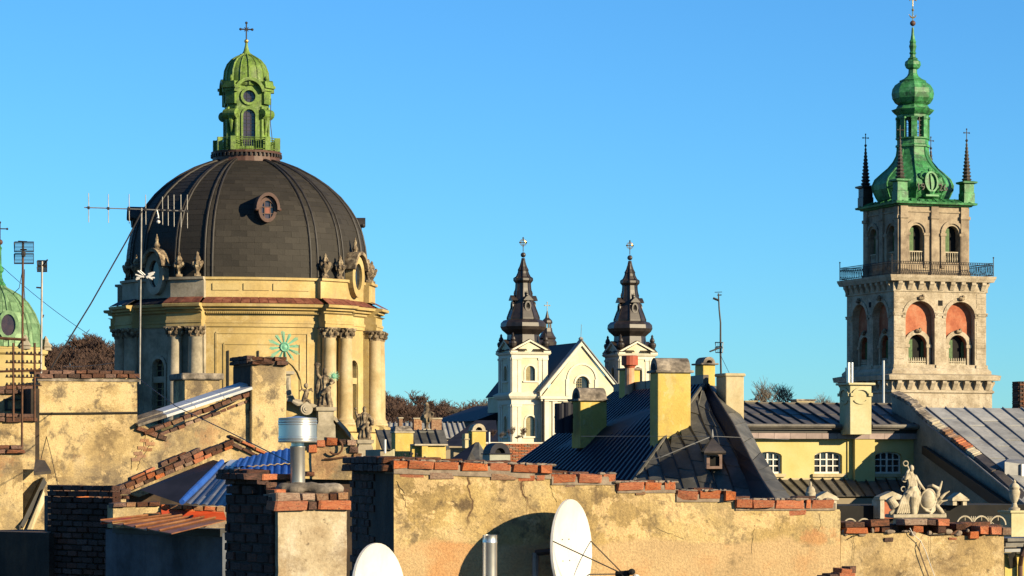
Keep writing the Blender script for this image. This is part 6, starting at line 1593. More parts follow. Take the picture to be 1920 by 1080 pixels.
# ------------------------------------------------------------------ long stepped wall in front
nw = Fr('stepped_plaster_wall', 'long flaking ochre wall with stepped orange brick coping in front', 'wall', 740, 26.6, 13)
def nx(px): return nw.x(px)
def nq(px, py): return nw.q(px, py)
RJ = random.Random(4)
def rough(pts, amp=.012, step=.09):
    res = []
    for (x0, z0), (x1, z1) in zip(pts, pts[1:]):
        n = max(1, int(math.hypot(x1 - x0, z1 - z0) / step))
        for i in range(n): res.append((x0 + (x1 - x0) * i / n + RJ.uniform(-amp, amp) * .5, z0 + (z1 - z0) * i / n + RJ.uniform(-amp, amp)))
    return res + [pts[-1]]
topl = rough([nq(739, 884), nq(880, 893), nq(1033, 898), nq(1036, 908), nq(1153, 908), nq(1156, 922), nq(1265, 922), nq(1268, 938), nq(1376, 940), nq(1380, 955), nq(1574, 955)])
WB = nw.z(1160)
MB().prism([(nx(739), WB), (nx(1575), WB), nq(1576, 960)] + list(reversed(topl)), 0, .45).build('wall', m_plastN, nw.o)
top2 = rough([nq(1577, 1000), nq(1640, 998), nq(1720, 1000), nq(1745, 1006), nq(1800, 1003), nq(1840, 1008), nq(1858, 998), nq(1883, 999)])
MB().prism([(nx(1575) + .003, WB), (nx(1884), WB)] + list(reversed(top2)), .012, .45).build('lower_wall', m_plastN2, nw.o)
# brick core showing in the upper broken edge
TW_ = .46
def run(edges, y0a, y0b, h, kinds='o', ly=0.0, off=0, n=None):
    a0, b0 = edges[0][0], edges[-1][1]
    for a, b in edges:
        t = ((a + b) / 2 - a0) / (b0 - a0); y = y0a + (y0b - y0a) * t + rnd(-.8, .8)
        sl = math.atan2(-(y0b - y0a), b0 - a0)
        fbrick(nw, a - .6, b + .6, y - .6, y + h + rnd(-.4, 1.2), .27 + rnd(0, .1), ly, .035 + rnd(-.025, .025), random.choice(kinds), -sl + rnd(-.035, .035))
def zed(pairs, o, s): return [(o + a / s, o + b / s) for a, b in pairs]
run([(737, 763), (764, 812), (813, 862), (865, 914), (917, 957), (961, 1008), (1012, 1033)], 863, 873, 14)
run([(1033, 1079), (1083, 1127), (1131, 1153)], 889, 888.5, 15)
run([(1157, 1206), (1208, 1241), (1245, 1265)], 904.5, 904, 15)
run([(1268, 1308), (1310, 1354), (1357, 1376)], 920.5, 921, 16)
run([(1378, 1408), (1408, 1448), (1453, 1508), (1511, 1519), (1520, 1563)], 937, 938, 15)
# second course, flush and half buried in plaster
for a, b, y, h, k_ in ((749, 798, 882, 14, 'o'), (802, 852, 886, 12, 'f'), (918, 970, 887, 12, 'f'), (970, 1004, 890, 12, 'o'), (1006, 1022, 891, 10, 'o'), (1060, 1080, 906, 8, 'f'), (1190, 1210, 921, 7, 'f'), (1478, 1512, 955, 11, 'o')):
    fbrick(nw, a, b, y, y + h, .3, 0, .006, k_)
# mortar beds between the courses and the rear half of the coping
for a, b, y0, y1 in ((738, 1033, 877, 888), (1034, 1153, 902.5, 909), (1157, 1266, 918.5, 924), (1268, 1377, 936, 941), (1379, 1566, 952, 957)):
    p0, p1 = nw.p(a, y0), nw.p(b, y0); mb = MB()
    d = (10 if a == 738 else 0)
    mb.hexa([(p0[0], -.014, nw.z(y1, p0[0])), (p1[0], -.014, nw.z(y1 + d, p1[0])), (p1[0], .44, nw.z(y1 + d, p1[0])), (p0[0], .44, nw.z(y1, p0[0]))], [(p0[0], -.014, nw.z(y0 - 9, p0[0])), (p1[0], -.014, nw.z(y0 - 9 + d, p1[0])), (p1[0], .44, nw.z(y0 - 9 + d, p1[0])), (p0[0], .44, nw.z(y0 - 9, p0[0]))]); mb.build('mortar_bed', m_mortar, nw.o)
    x = p0[0]
    while x < p1[0] - .2:
        w = rnd(.2, .27); t = (x - p0[0]) / (p1[0] - p0[0]); zt_ = nw.z(y0 - 13 + d * t, x)
        brick(nw.o, (x + w / 2, .345, zt_ + rnd(-.01, .012)), (w - .015, .2, .065), 's'); x += w
# lumps of mortar on the coping
for i in range(110):
    px = RJ.uniform(740, 1560)
    y = 863 + (px - 740) * .033 if px < 1033 else 889 if px < 1153 else 904.5 if px < 1266 else 920.5 if px < 1377 else 937
    p = nw.p(px, y - .5, RJ.uniform(-.02, .12)); MB().blob(p, (RJ.uniform(.012, .06), RJ.uniform(.015, .045), RJ.uniform(.006, .02)), 6, 4).build('mortar_lump', m_mortar if i % 3 else m_capst, nw.o)
# lower right stretch: loose bricks
o4, s4 = 1460, 4.174
for a, b, y0, y1, k_, pr_ in ((515, 670, 580, 620, 's', .02), (515, 695, 622, 665, 'o', .03), (720, 870, 560, 615, 's', .0), (750, 790, 622, 655, 'o', -.01), (800, 872, 620, 658, 's', .0), (975, 1160, 550, 605, 'f', .03), (1165, 1232, 560, 605, 's', .0), (1236, 1335, 556, 605, 'o', .02), (1050, 1140, 606, 660, 'o', .0), (1240, 1312, 608, 660, 's', .02), (1485, 1562, 652, 705, 'o', .03), (1570, 1642, 612, 670, 'o', .02), (1650, 1740, 616, 672, 'o', .03), (1742, 1815, 620, 676, 'f', .02), (1400, 1480, 590, 640, 's', -.05), (830, 905, 700, 735, 's', .0), (1330, 1400, 700, 720, 'o', -.005)):
    fbrick(nw, o4 + a / s4, o4 + b / s4, 840 + y0 / s4, 840 + y1 / s4, .27, 0, pr_, k_)
for i in range(14):
    px = 1582 + i * 21 + RJ.uniform(-4, 4); p = nw.p(px, 990 + RJ.uniform(-4, 5), .3); brick(nw.o, p, (.2, .16, .1), 's')
for i in range(16):
    px = RJ.uniform(1585, 1875); p = nw.p(px, RJ.uniform(994, 1003), RJ.uniform(-.005, .02)); MB().blob(p, (RJ.uniform(.02, .06), RJ.uniform(.015, .03), RJ.uniform(.01, .03)), 6, 4).build('mortar_lump', m_mortar, nw.o)
# raised cracks in the plaster: thin dark grooves as slim geometry
def crack(pts, w=.0022):
    P_ = []
    for (a, b), (c, d) in zip(pts, pts[1:]):
        for i in range(5):
            t = i / 5; P_.append(nw.p(a + (c - a) * t + RJ.uniform(-1.2, 1.2), b + (d - b) * t + RJ.uniform(-1, 1), -.0015))
    MB().tube(P_, [w * RJ.uniform(.4, 1.0) for _ in P_], 4).build('crack', m_seam, nw.o)
for c in ([(746, 908), (752, 925), (760, 940), (758, 958)], [(1415, 984), (1412, 1005), (1409, 1045)], [(1032, 908), (1036, 925), (1045, 945)], [(983, 905), (982, 925), (986, 942)], [(1599, 1003), (1602, 1020), (1600, 1060), (1599, 1075)], [(1744, 1005), (1745, 1030), (1751, 1070)], [(1536, 965), (1540, 985), (1530, 1000)], [(1228, 990), (1260, 1002), (1287, 1012)]): crack(c)
for c in ([(744, 902), (752, 916), (762, 928)], [(1588, 1012), (1600, 1005), (1612, 1002)]): crack(c, .004)
# shaded return of the wall
LD = 2.3
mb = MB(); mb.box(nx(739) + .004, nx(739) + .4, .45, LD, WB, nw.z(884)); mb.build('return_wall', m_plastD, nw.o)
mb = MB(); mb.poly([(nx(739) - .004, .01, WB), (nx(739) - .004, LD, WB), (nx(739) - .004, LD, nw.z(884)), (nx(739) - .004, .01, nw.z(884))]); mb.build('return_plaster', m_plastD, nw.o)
zt_ = nw.z(884)
for j in range(2):
    for i in range(9):
        brick(nw.o, (nx(739) + .02, .14 + i * .25 + .12 * j, zt_ + .035 + j * .075), (.22 if j else .26, .235, .068), 'd' if i else 's')
for j in range(16):
    for i in range(5):
        if RJ.random() < .65: brick(nw.o, (nx(739) + .02, 1.1 + i * .25 + .12 * (j % 2), zt_ - .06 - j * .075), (.08, .235, .065), 'd')

# chunk of brick at the lower edge, cables over the wall
ck = Fr('broken_brick_stub', 'broken brick stub sticking up at the lower edge below the long wall', 'rubble', 1582, 26.0, 13)
for a, b, y0, y1, k_ in ((1572, 1604, 1074, 1086, 'o'), (1576, 1598, 1066, 1077, 'o'), (1593, 1606, 1062, 1076, 's'), (1555, 1574, 1076, 1088, 's'), (1565, 1606, 1086, 1100, 'o')): fbrick(ck, a, b, y0, y1, .22, 0, .0, k_)
MB().box(ck.x(1552), ck.x(1608), .05, .3, ck.z(1160), ck.z(1080)).build('stub', m_mortar, ck.o)
tag(MB().tube([nw.o.matrix_basis @ Vector(nw.p(x, y, -.03)) for x, y in ((1706, 990), (1712, 1002), (1726, 1014), (1735, 1032), (1743, 1055), (1753, 1082))], .0035, 5).build('white_cable', m_white), 'pale cable hanging over the broken top of the long wall', 'cable')
tag(MB().tube([nw.o.matrix_basis @ Vector(nw.p(x, y, -.02)) for x, y in ((1726, 1014), (1723, 1026), (1726, 1040), (1735, 1065), (1742, 1084))], .004, 5).build('dark_cable', m_ringb), 'dark red cable looping down the plaster beside the pale cable', 'cable')

# ------------------------------------------------------------------ satellite dishes
def dish(label, px, py, D, rad, az, el, back=True, lnb=None):
    e = mkobj('satellite_dish', None); tag(e, label, 'dish')
    c = P(px, py, D); a, b = math.radians(az), math.radians(el)
    n = Vector((math.sin(a) * math.cos(b), -math.cos(a) * math.cos(b), math.sin(b)))
    M = Matrix.Translation(c) @ n.to_track_quat('Z', 'Y').to_matrix().to_4x4()
    e.location = c
    T = Matrix.Translation(-c) @ M
    mb = MB(T); R_, dep = rad, rad * .16; m = 40
    prof = [(R_ * i / 10, dep * (i / 10) ** 2 - dep) for i in range(1, 11)]
    prof = [(0.001, -dep)] + prof + [(R_ * 1.018, .004), (R_ * 1.024, -.018), (R_ * 1.0, -.028)] + [(R_ * i / 10, dep * (i / 10) ** 2 - dep - .012) for i in range(9, 0, -1)]
    mb.lathe(prof, (0, 0), m, cap=False); mb.build('reflector', m_dish, e, smooth=True, angle=50)
    mb = MB(T); mb.box(-.1, .1, -.14, .14, -dep - .07, -dep - .012); mb.tube([(0, 0, -dep - .05), (0, -.02, -dep - .3)], .03, 8); mb.build('bracket', m_iron, e)
    for x, y in ((.08, .1), (-.08, .1), (.08, -.1), (-.08, -.1)):
        mb = MB(T); mb.blob((x, y, -dep + .006 + dep * (.13 / R_) ** 2), .007, 6, 4); mb.build('bolt', m_lead, e)
    pole = MB(); w = (T @ Vector((0, -.02, -dep - .3))); pole.tube([w, w + Vector((0, 0, -1.6))], .035, 8); pole.build('pole', m_galv, e)
    if lnb:
        q = P(*lnb) - c
        mb = MB(); mb.tube([q, q + n * -.12], [.035, .028], 10); mb.blob(q + Vector((.03, -.03, .02)), (.035, .03, .03), 8, 6); mb.tube([q + Vector((-.06, 0, -.02)), q + Vector((.06, .02, .02))], .018, 6); mb.build('feed_horn', m_black, e)
        mb = MB(); mb.blob(q + Vector((.07, -.03, -.03)), (.035, .03, .03), 8, 6); mb.build('horn_cap', m_white, e)
        for s, ang in ((1, .15), (1, -.55), (-1, .2)):
            rim = T @ Vector((R_ * math.cos(ang) * s, R_ * math.sin(ang), 0)); mb = MB(); mb.tube([rim, q + n * -.05], .006, 5); mb.build('stay', m_iron, e)
    return e
dish('large white satellite dish throwing a round shadow on the long wall', 1073, 1031, 26.58, .465, 66, 2, lnb=(1178, 1076, 26.2))
dish('white satellite dish with a rust patch, cut by the lower edge', 712, 1113, 24.6, .43, 62, 4)
pf_ = Fr('steel_flue_pipe', 'short stainless pipe standing before the dish shadow', 'flue', 918.5, 24.6, 0)
MB().lathe([(.062, pf_.z(1170)), (.062, pf_.z(1019)), (.0635, pf_.z(1018)), (.0635, pf_.z(1016)), (.062, pf_.z(1015)), (.062, pf_.z(1004)), (.064, pf_.z(1003)), (.058, pf_.z(1003)), (.056, pf_.z(1010))], (0, 0), 28, cap=False).build('pipe', m_steel, pf_.o, smooth=True, angle=35)

# ------------------------------------------------------------------ foreground chimney with capped steel flue
gc = Fr('brick_chimney', 'foreground chimney with dark brick side, pale plaster front and orange brick rim', 'chimney', 521, 22, 27)
xa, xb = gc.x(521), gc.x(650); zb_, zp = gc.z(1150), gc.z(957)
GD = 1.05
MB().box(xa - .012, xb - .01, .07, GD + .01, zb_, gc.z(930)).build('core', m_sootshade, gc.o)
mb = MB(); pts = rough([(xa + .002, zb_), (xa + .002, zp), (xb, zp), (xb, zb_)], .006, .05); mb.prism(pts, 0, .06); mb.build('plaster_face', m_plastG, gc.o)
# rim: orange course proud of the plaster, weathered mortar course above
for a, b, y0, y1, k_, pr_ in ((513, 574, 939, 957, 'o', .04), (575, 592, 940, 955, 's', .03), (593, 654, 938, 956, 'o', .045), (515, 562, 924, 939, 'f', .02), (565, 590, 924, 938, 'f', .02), (592, 615, 924, 938, 'f', .015), (617, 630, 925, 938, 's', .02), (632, 652, 922, 937, 'f', .025)): fbrick(gc, a, b, y0, y1, .2, 0, pr_, k_)
MB().box(xa, xb + .01, .005, .3, gc.z(940), gc.z(927)).build('mortar_bed', m_capst, gc.o)
mb = MB(); 
for i in range(9): mb.blob((xa + .16 + i * .05, .2 + RJ.uniform(-.05, .12), gc.z(920) + RJ.uniform(-.01, .02)), (.09, .1, .05), 8, 5)
mb.build('mortar_haunch', m_capst, gc.o, remesh=.015)
for a, b, y0, y1, k_ in ((640, 655, 915, 924, 's'), (516, 560, 917, 926, 'o')): fbrick(gc, a, b, y0, y1, .2, .15, .0, k_)
# dark brick flank, every brick its own piece
bh = .076
zt_ = gc.z(893, 0, .5); nrow_ = int((zt_ - zb_) / bh)
for j in range(nrow_ + 1):
    for i in range(5):
        y = .02 + i * .24 - (.12 if j % 2 else 0); y0, y1 = max(y, .065), min(y + .225, GD)
        if y1 - y0 < .05: continue
        z = zb_ + (j + .5) * bh
        if y0 < .35 and z > gc.z(925): continue
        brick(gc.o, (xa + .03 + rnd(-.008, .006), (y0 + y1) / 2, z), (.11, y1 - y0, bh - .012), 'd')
# taller rear part with its own rim
MB().box(xa + .03, xa + .34, .42, GD, gc.z(930), gc.z(897, 0, .5)).build('rear_core', m_sootshade, gc.o)
for j, (y, k_) in enumerate(((904, 's'), (888, 'o'))):
    h = 14 if j == 0 else 11
    a = gc.loc(474 + j * 0, y, 22.6); 
    for i in range(2): 
        c = gc.loc(500 + i * 34 - (j * 2), y + h / 2, 22.55); brick(gc.o, (c[0], .42, c[2]), (.15 if j == 0 else .2, .11, h * gc.s * 1.0), k_ if i == 0 or j == 1 else 's')
for i in range(5): brick(gc.o, (xa + .02, .5 + i * .13, gc.z(887, 0, .6)), (.2, .12, .06), 'd')
for i in range(4): brick(gc.o, (xa + .0, .45 + i * .16, gc.z(893, 0, .6)), (.26, .15, .05), 'd')
fl = Fr('steel_flue', 'shiny steel flue with a wide banded cap on the foreground chimney', 'flue', 558, 22.35, 0)
z_ = fl.z; s_ = fl.s
MB().lathe([(14 * s_, z_(935)), (14 * s_, z_(840)), (14.6 * s_, z_(839)), (14.6 * s_, z_(837)), (12 * s_, z_(836)), (12 * s_, z_(829))], (0, 0), 32).build('pipe', m_steel, fl.o, smooth=True, angle=35)
cp = [(16 * s_, z_(829.5)), (36 * s_, z_(829.5)), (36.5 * s_, z_(828)), (36.5 * s_, z_(825)), (35.6 * s_, z_(824)), (36.5 * s_, z_(822.5)), (36.5 * s_, z_(820)), (35.8 * s_, z_(819)), (35.8 * s_, z_(797)), (36.8 * s_, z_(796)), (36.8 * s_, z_(793.5)), (35.8 * s_, z_(792.5)), (36.8 * s_, z_(791)), (36.8 * s_, z_(789)), (35.8 * s_, z_(788)), (36.2 * s_, z_(784)), (34 * s_, z_(783.5)), (22 * s_, z_(783)), (2 * s_, z_(780))]
MB().lathe(cp, (0, 0), 40).build('cap', m_steel, fl.o, smooth=True, angle=30)

# ------------------------------------------------------------------ left: tall plaster wall with gable and chimney
lw = Fr('tall_plaster_wall', 'tall stained plaster firewall with raked gable on the left', 'wall', 70, 50, 20)
def lq(px, py, ly=0): return lw.q(px, py, ly)
out = [lq(72, 1200), lq(72, 706), lq(257, 709), lq(258, 792), lq(300, 815), lq(330, 808), lq(472, 738), lq(537, 738), lq(537, 1200)]
MB().prism(rough(out[1:-1], .015, .12) + [out[-1], out[0]], 0, .5).build('wall', m_plast, lw.o)
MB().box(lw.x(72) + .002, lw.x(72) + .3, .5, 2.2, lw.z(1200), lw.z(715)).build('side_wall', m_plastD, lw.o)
cuts = [72, 100, 126, 150, 172, 196, 218, 240, 262]
for a, b in zip(cuts, cuts[1:]):
    fbrick(lw, a + .6, b - .6, 701 + rnd(-.6, .6), 709, .5, 0, .05, 's'); 
    fbrick(lw, a - 9, b - 10, 694 + rnd(-.8, .8), 701, .45, 0, .02, random.choice('sss'))
mb = MB(); mb.tube([lw.p(72, 776, -.01), lw.p(160, 775.5, -.01), lw.p(258, 774, -.01)], .022, 4); mb.build('ledge', m_seam, lw.o)
mb = MB(); mb.box(lw.x(70), lw.x(262), -.02, .5, lw.z(714), lw.z(709)); mb.build('mortar_bed', m_capst, lw.o)
# gable: brick corbel courses and bright zinc verge
brickrun(lw, 268, 470, 808, 733, 8, 11, 0, .3, 'ssf', 1.5, .06)
brickrun(lw, 300, 474, 812, 745, 6, 11, 0, .3, 'ssf', 1.5, .02)
brickrun(lw, 255, 312, 798, 818, 9, 3, 0, .3, 's', 1.5, .05)
for i in range(4):
    a, b = i / 4, (i + .985) / 4
    p0, p1 = lw.p(258 + 215 * a, 795 - 70 * a, -.15), lw.p(258 + 215 * b, 795 - 70 * b, -.15)
    mb = MB(); mb.slab([(p0[0], -.16, p0[2]), (p1[0], -.16, p1[2]), (p1[0] - .05, .3, p1[2] + .05), (p0[0] - .05, .3, p0[2] + .05)], .05); mb.build('verge_sheet', m_zinc if i > 0 else m_capst, lw.o)
    mb = MB(); mb.slab([(p0[0], .1, p0[2] + .06), (p1[0], .1, p1[2] + .06), (p1[0] - .05, .5, p1[2] + .1), (p0[0] - .05, .5, p0[2] + .1)], .03); mb.build('upper_verge_sheet', m_zinc if i > 0 else m_capst, lw.o)
lc = Fr('plaster_chimney', 'stained plaster chimney with dark brick rim on the raked gable wall', 'chimney', 471, 51.2, 20)
MB().box(lc.x(471), lc.x(537), 0, 1.3, lc.z(1000), lc.z(683)).build('stack', m_plast, lc.o, bevel=.02)
mb = MB(); mb.box(lc.x(471) - .004, lc.x(471) + .1, .02, 1.29, lc.z(770), lc.z(684)); mb.build('dark_side', m_plastD, lc.o)  # near-black sheet over the upper left face
brickrun(lc, 468, 540, 676, 676, 8, 3, 0, 1.3, 's', 1, .05); brickrun(lc, 470, 538, 668, 668.5, 8, 3, 0, 1.25, 's', 1, .02)
for i in range(5):
    for j in range(2): brick(lc.o, (lc.x(471) + .0, .14 + i * .25, lc.z(680 - 8 * j, 0, .6)), (.16, .24, .07), 'd')
c2 = chimney('plaster_chimney', 'pale plaster chimney with rough stone rim between gable and drum', 346, 412, 712, 790, 57, 20, 1.0, m_plast, 'flat', m_capst, .07, .13, 1.0)
brickrun(c2, 344, 414, 700, 700, 5, 3, 0, .9, 's', 1, .0)
# crack with bared brick on the wall
for i, (a, b) in enumerate(((262, 822), (272, 828), (258, 836), (250, 846), (268, 840), (246, 858), (256, 852))): fbrick(lw, a, a + 18, b, b + 7, .2, 0, .008, 'f')
def lcrack(pts, w=.005):
    P_ = []
    for (a, b), (c, d) in zip(pts, pts[1:]):
        for i in range(5): t = i / 5; P_.append(lw.p(a + (c - a) * t + RJ.uniform(-1.5, 1.5), b + (d - b) * t + RJ.uniform(-1, 1), -.003))
    MB().tube(P_, w, 4).build('crack', m_seam, lw.o)
lcrack([(275, 812), (270, 835), (262, 850), (248, 862), (246, 885)]); lcrack([(285, 825), (275, 845), (262, 865), (255, 885)])

# far-left stepped walls
ls = Fr('stepped_side_walls', 'yellow plaster wall steps with brick rims at the left edge', 'wall', 20, 47.5, 20)
def block(a, b, t, ly, dp, m, rim=True, bot=1100):
    MB().box(ls.x(a, ly), ls.x(b, ly), ly, ly + dp, ls.z(bot, 0, ly), ls.z(t, 0, ly)).build('wall', m, ls.o, bevel=.01)
    if rim:
        n = max(2, int((b - a + 12) / 24))
        brickrun(ls, a - 8, b + 3, t - 8, t - 8, 8, n, ly, min(dp, .4), 's', 1, .08); brickrun(ls, a - 8, b + 1, t - 15, t - 15, 7, n, ly, min(dp, .4), 's', 1, .04)
block(-40, 43, 850, 0, 1.0, m_plast); block(-40, 66, 790, 1.2, .8, m_plast); block(-40, 60, 738, 2.3, .8, m_plast)
mb = MB(); mb.box(ls.x(10, 2.28), ls.x(57, 2.28), 2.26, 2.34, ls.z(770, 0, 2.3), ls.z(766, 0, 2.3)); mb.box(ls.x(9, 2.28), ls.x(14, 2.28), 2.26, 2.34, ls.z(770, 0, 2.3), ls.z(748, 0, 2.3)); mb.box(ls.x(9, 2.28), ls.x(57, 2.28), 2.26, 2.34, ls.z(750, 0, 2.3), ls.z(747, 0, 2.3)); mb.build('blocked_opening', m_seam, ls.o)
MB().box(ls.x(58, 1.6), ls.x(74, 1.6), 1.6, 2.4, ls.z(885, 0, 1.6), ls.z(728, 0, 1.6)).build('flue_duct', m_plastD, ls.o)
mb = MB(); mb.slab([ls.p(63, 886, -.1), ls.p(96, 883, -.1), ls.p(84, 863, .5), ls.p(66, 861, .5)], .05); mb.build('sloping_cover', m_tarb, ls.o)
MB().box(ls.x(40, .6), ls.x(88, .6), .6, 1.2, ls.z(1100, 0, .6), ls.z(880, 0, .6)).build('lower_wall', m_plast, ls.o)
mb = MB(); q = [ls.p(38, 1024, -.3), ls.p(50, 1018, -.3), ls.p(86, 935, .2), ls.p(82, 918, .2)]; mb.hexa(q, [(p[0], p[1] + .25, p[2] + .02) for p in q]); mb.build('slanting_duct', m_buff, ls.o)
mb = MB(); q = [ls.p(38, 985, -.1), ls.p(44, 990, -.1), ls.p(88, 905, .4), ls.p(82, 895, .4)]; mb.hexa(q, [(p[0], p[1] + .3, p[2]) for p in q]); mb.build('duct_flashing', m_seam, ls.o)
mb = MB(); mb.tube([ls.p(37, 1026, -.35), ls.p(37, 985, -.35)], .02, 5); mb.build('stay', m_iron, ls.o)

# lower-left walls: soot and shadow put into the colour, faces turned from the sun
sw = Fr('soot_shadow_brick_wall', 'black brick wall, soot and shadow in its colour, with sunlit rim at the lower left', 'wall', 420, 34.5, -50)
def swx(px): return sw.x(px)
MB().box(swx(88), swx(196), .06, .2, sw.z(1120), sw.z(945)).build('core', m_sootshade, sw.o)
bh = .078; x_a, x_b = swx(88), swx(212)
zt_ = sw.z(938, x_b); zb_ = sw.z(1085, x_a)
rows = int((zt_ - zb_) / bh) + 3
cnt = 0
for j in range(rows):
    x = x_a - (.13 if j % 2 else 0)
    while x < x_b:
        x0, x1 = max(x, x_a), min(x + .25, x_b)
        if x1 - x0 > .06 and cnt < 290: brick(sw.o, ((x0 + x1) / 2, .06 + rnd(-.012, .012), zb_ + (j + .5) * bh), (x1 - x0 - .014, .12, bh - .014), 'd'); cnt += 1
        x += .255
wt = Fr('weathered_brick_rim', 'weathered brown brick course along the top of the black wall', 'wall', 100, 38.6, 15)
brickrun(wt, 98, 134, 914, 914, 8, 2, 0, .4, 's', 1, .0); brickrun(wt, 100, 130, 923, 923, 8, 2, 0, .4, 's', 1, .0); brickrun(wt, 98, 126, 932, 932, 9, 2, 0, .4, 'ss', 1, .0); brickrun(wt, 103, 125, 942, 942, 14, 1, 0, .3, 'o', 1, .0)
brickrun(wt, 145, 246, 918, 916, 10, 5, 0, .4, 's', 1, .0); brickrun(wt, 141, 168, 930, 929, 8, 1, 0, .4, 'o', 1, .02)
for i in range(6): fbrick(wt, 166 + i * 13, 178 + i * 13, 929, 936, .3, 0, -.02, 's')
MB().box(wt.x(90), wt.x(208), .02, .5, wt.z(1120), wt.z(930)).build('core', m_sootshade, wt.o)
bl = Fr('bluish_shed', 'shed with bluish render in shade under a rust red tin roof', 'shed', 415, 33.2, -50)
MB().box(bl.x(198), bl.x(417), 0, 1.5, bl.z(1140), bl.z(1000)).build('wall', m_plastB, bl.o)
MB().box(bl.x(215), bl.x(417), -.03, .05, bl.z(1006), bl.z(992)).build('wall_plate', m_seam, bl.o)
Lb = lambda px, py, D: bl.loc(px, py, D)
q = [Lb(188, 979, 33.9), Lb(322, 1002, 32.3), Lb(425, 975, 33.6), Lb(300, 966, 34.5)]
def bil(u, v): return (q[0] * (1 - u) + q[1] * u) * (1 - v) + (q[3] * (1 - u) + q[2] * u) * v
for i in range(6):
    mb = MB(); u0, u1 = i / 6, (i + .985) / 6; mb.slab([bil(u0, 0) + Vector((0, 0, rnd(0, .02))), bil(u1, 0) + Vector((0, 0, rnd(0, .02))), bil(u1, 1), bil(u0, 1)], .012); mb.build('tin_sheet', m_orange, bl.o)
    mb = MB(); mb.tube([bil(u0, 0) + Vector((0, 0, .02)), bil(u0, 1) + Vector((0, 0, .02))], .014, 4); mb.build('seam', m_orange, bl.o)
mb = MB(); mb.slab([Lb(188, 980, 33.85), Lb(245, 975, 33.95), Lb(245, 970, 34.1), Lb(190, 975, 34.05)], .02); mb.build('edge_flashing', m_red, bl.o)
rw = Fr('low_brick_parapet', 'low parapet of orange bricks and pale plaster with red flashing behind the shed roof', 'wall', 300, 34.7, 18)
MB().box(rw.x(212), rw.x(302), 0, .4, rw.z(990), rw.z(948)).build('plaster', m_plast, rw.o)
MB().box(rw.x(300), rw.x(425), .03, .4, rw.z(990), rw.z(949)).build('core', m_mortar, rw.o)
brickrun(rw, 210, 300, 943, 940, 9, 4, 0, .3, 'fs', 1, .03); brickrun(rw, 300, 420, 945, 951, 8, 6, 0, .3, 'of', 1.5, .03); brickrun(rw, 345, 420, 953, 958, 7, 3, 0, .3, 'fo', 1.5, .01)
mb = MB(); mb.slab([rw.p(304, 972, -.25), rw.p(424, 972, -.25), rw.p(420, 960, -.02), rw.p(302, 954, -.02)], .02); mb.build('red_flashing', m_red, rw.o)
MB().lathe([(.05, rw.z(974)), (.085, rw.z(972)), (.1, rw.z(963)), (.09, rw.z(962)), (.08, rw.z(970))], (rw.x(283, -.2), -.2), 12).build('pot', m_black, rw.o)
# raked brick coping in front of the tall wall
rc = Fr('raked_brick_gable', 'raked gable of brown bricks rising to a point before the tall plaster wall', 'gable', 330, 42, 18)
brickrun(rc, 215, 438, 914, 822, 9, 12, 0, .3, 'sso', 1.5, .04)
brickrun(rc, 232, 436, 917, 831, 8, 11, 0, .3, 'sof', 1.5, .01)
brickrun(rc, 302, 352, 868, 846, 9, 3, 0, .25, 's', 1.5, -.02); brickrun(rc, 245, 292, 896, 875, 5, 2, 0, .25, 'o', 1.5, -.02); brickrun(rc, 336, 376, 856, 838, 8, 2, 0, .25, 's', 1.5, .02)
brickrun(rc, 430, 530, 815, 861, 5, 4, 0, .25, 'os', 1.5, .03); brickrun(rc, 428, 500, 824, 860, 6, 3, 0, .25, 's', 1.5, .0)
mb = MB(); mb.prism([rc.q(240, 925), rc.q(436, 828), rc.q(500, 864), rc.q(500, 884), rc.q(430, 864), rc.q(262, 932)], .05, .35); mb.build('gable_wall', m_plast, rc.o)
MB().prism([rc.q(250, 930), rc.q(430, 860), rc.q(500, 876), rc.q(500, 975), rc.q(250, 975)], .36, .6).build('shade_back_wall', m_plastD, rc.o)  # dark wall added to carry the shade under the rake
mb = MB(); q = [rc.p(262, 918, -.9), rc.p(340, 945, -1.6), rc.p(425, 870, -.6), rc.p(400, 862, .02)]; mb.poly(q); mb.build('shade_slope_sheet', m_navy, rc.o)  # shade below the raked bricks put in as a navy sheet
# blue tin roof
br = Fr('blue_tin_roof', 'bright blue profiled tin roof beside the steel flue', 'roof', 470, 36.5, 0)
Bq = lambda px, py, D: br.loc(px, py, D)
def strip(p0, p1, p2, p3, n, m, nm, rib=.013):
    p = [Vector(v) for v in (p0, p1, p2, p3)]
    for i in range(n):
        u0, u1 = i / n, (i + 1) / n
        a, b, c, d = p[0].lerp(p[1], u0), p[0].lerp(p[1], u1), p[3].lerp(p[2], u1), p[3].lerp(p[2], u0)
        nn = (b - a).cross(d - a).normalized(); nn = nn if nn.z > 0 else -nn
        mb = MB(); mb.add([a, a.lerp(b, .25) + nn * rib, a.lerp(b, .5) + nn * rib, a.lerp(b, .75), b, d, d.lerp(c, .25) + nn * rib, d.lerp(c, .5) + nn * rib, d.lerp(c, .75), c], [(j, j + 1, j + 6, j + 5) for j in range(4)]); mb.build(nm, m, br.o)
strip(Bq(436, 877, 36.2), Bq(556, 868, 35.4), Bq(556, 838, 37.6), Bq(447, 861, 37.6), 9, m_blue, 'upper_sheet')
strip(Bq(447, 905, 35.0), Bq(556, 896, 34.6), Bq(556, 869, 35.5), Bq(452, 878, 36.0), 8, m_blue, 'lower_sheet')
strip(Bq(346, 945, 34.6), Bq(425, 950, 33.6), Bq(470, 884, 35.6), Bq(418, 872, 37.0), 5, m_bluew, 'worn_sheet', .015)
strip(Bq(425, 950, 33.6), Bq(470, 930, 33.2), Bq(480, 880, 35.4), Bq(466, 884, 35.6), 2, m_bluew, 'worn_sheet', .015)
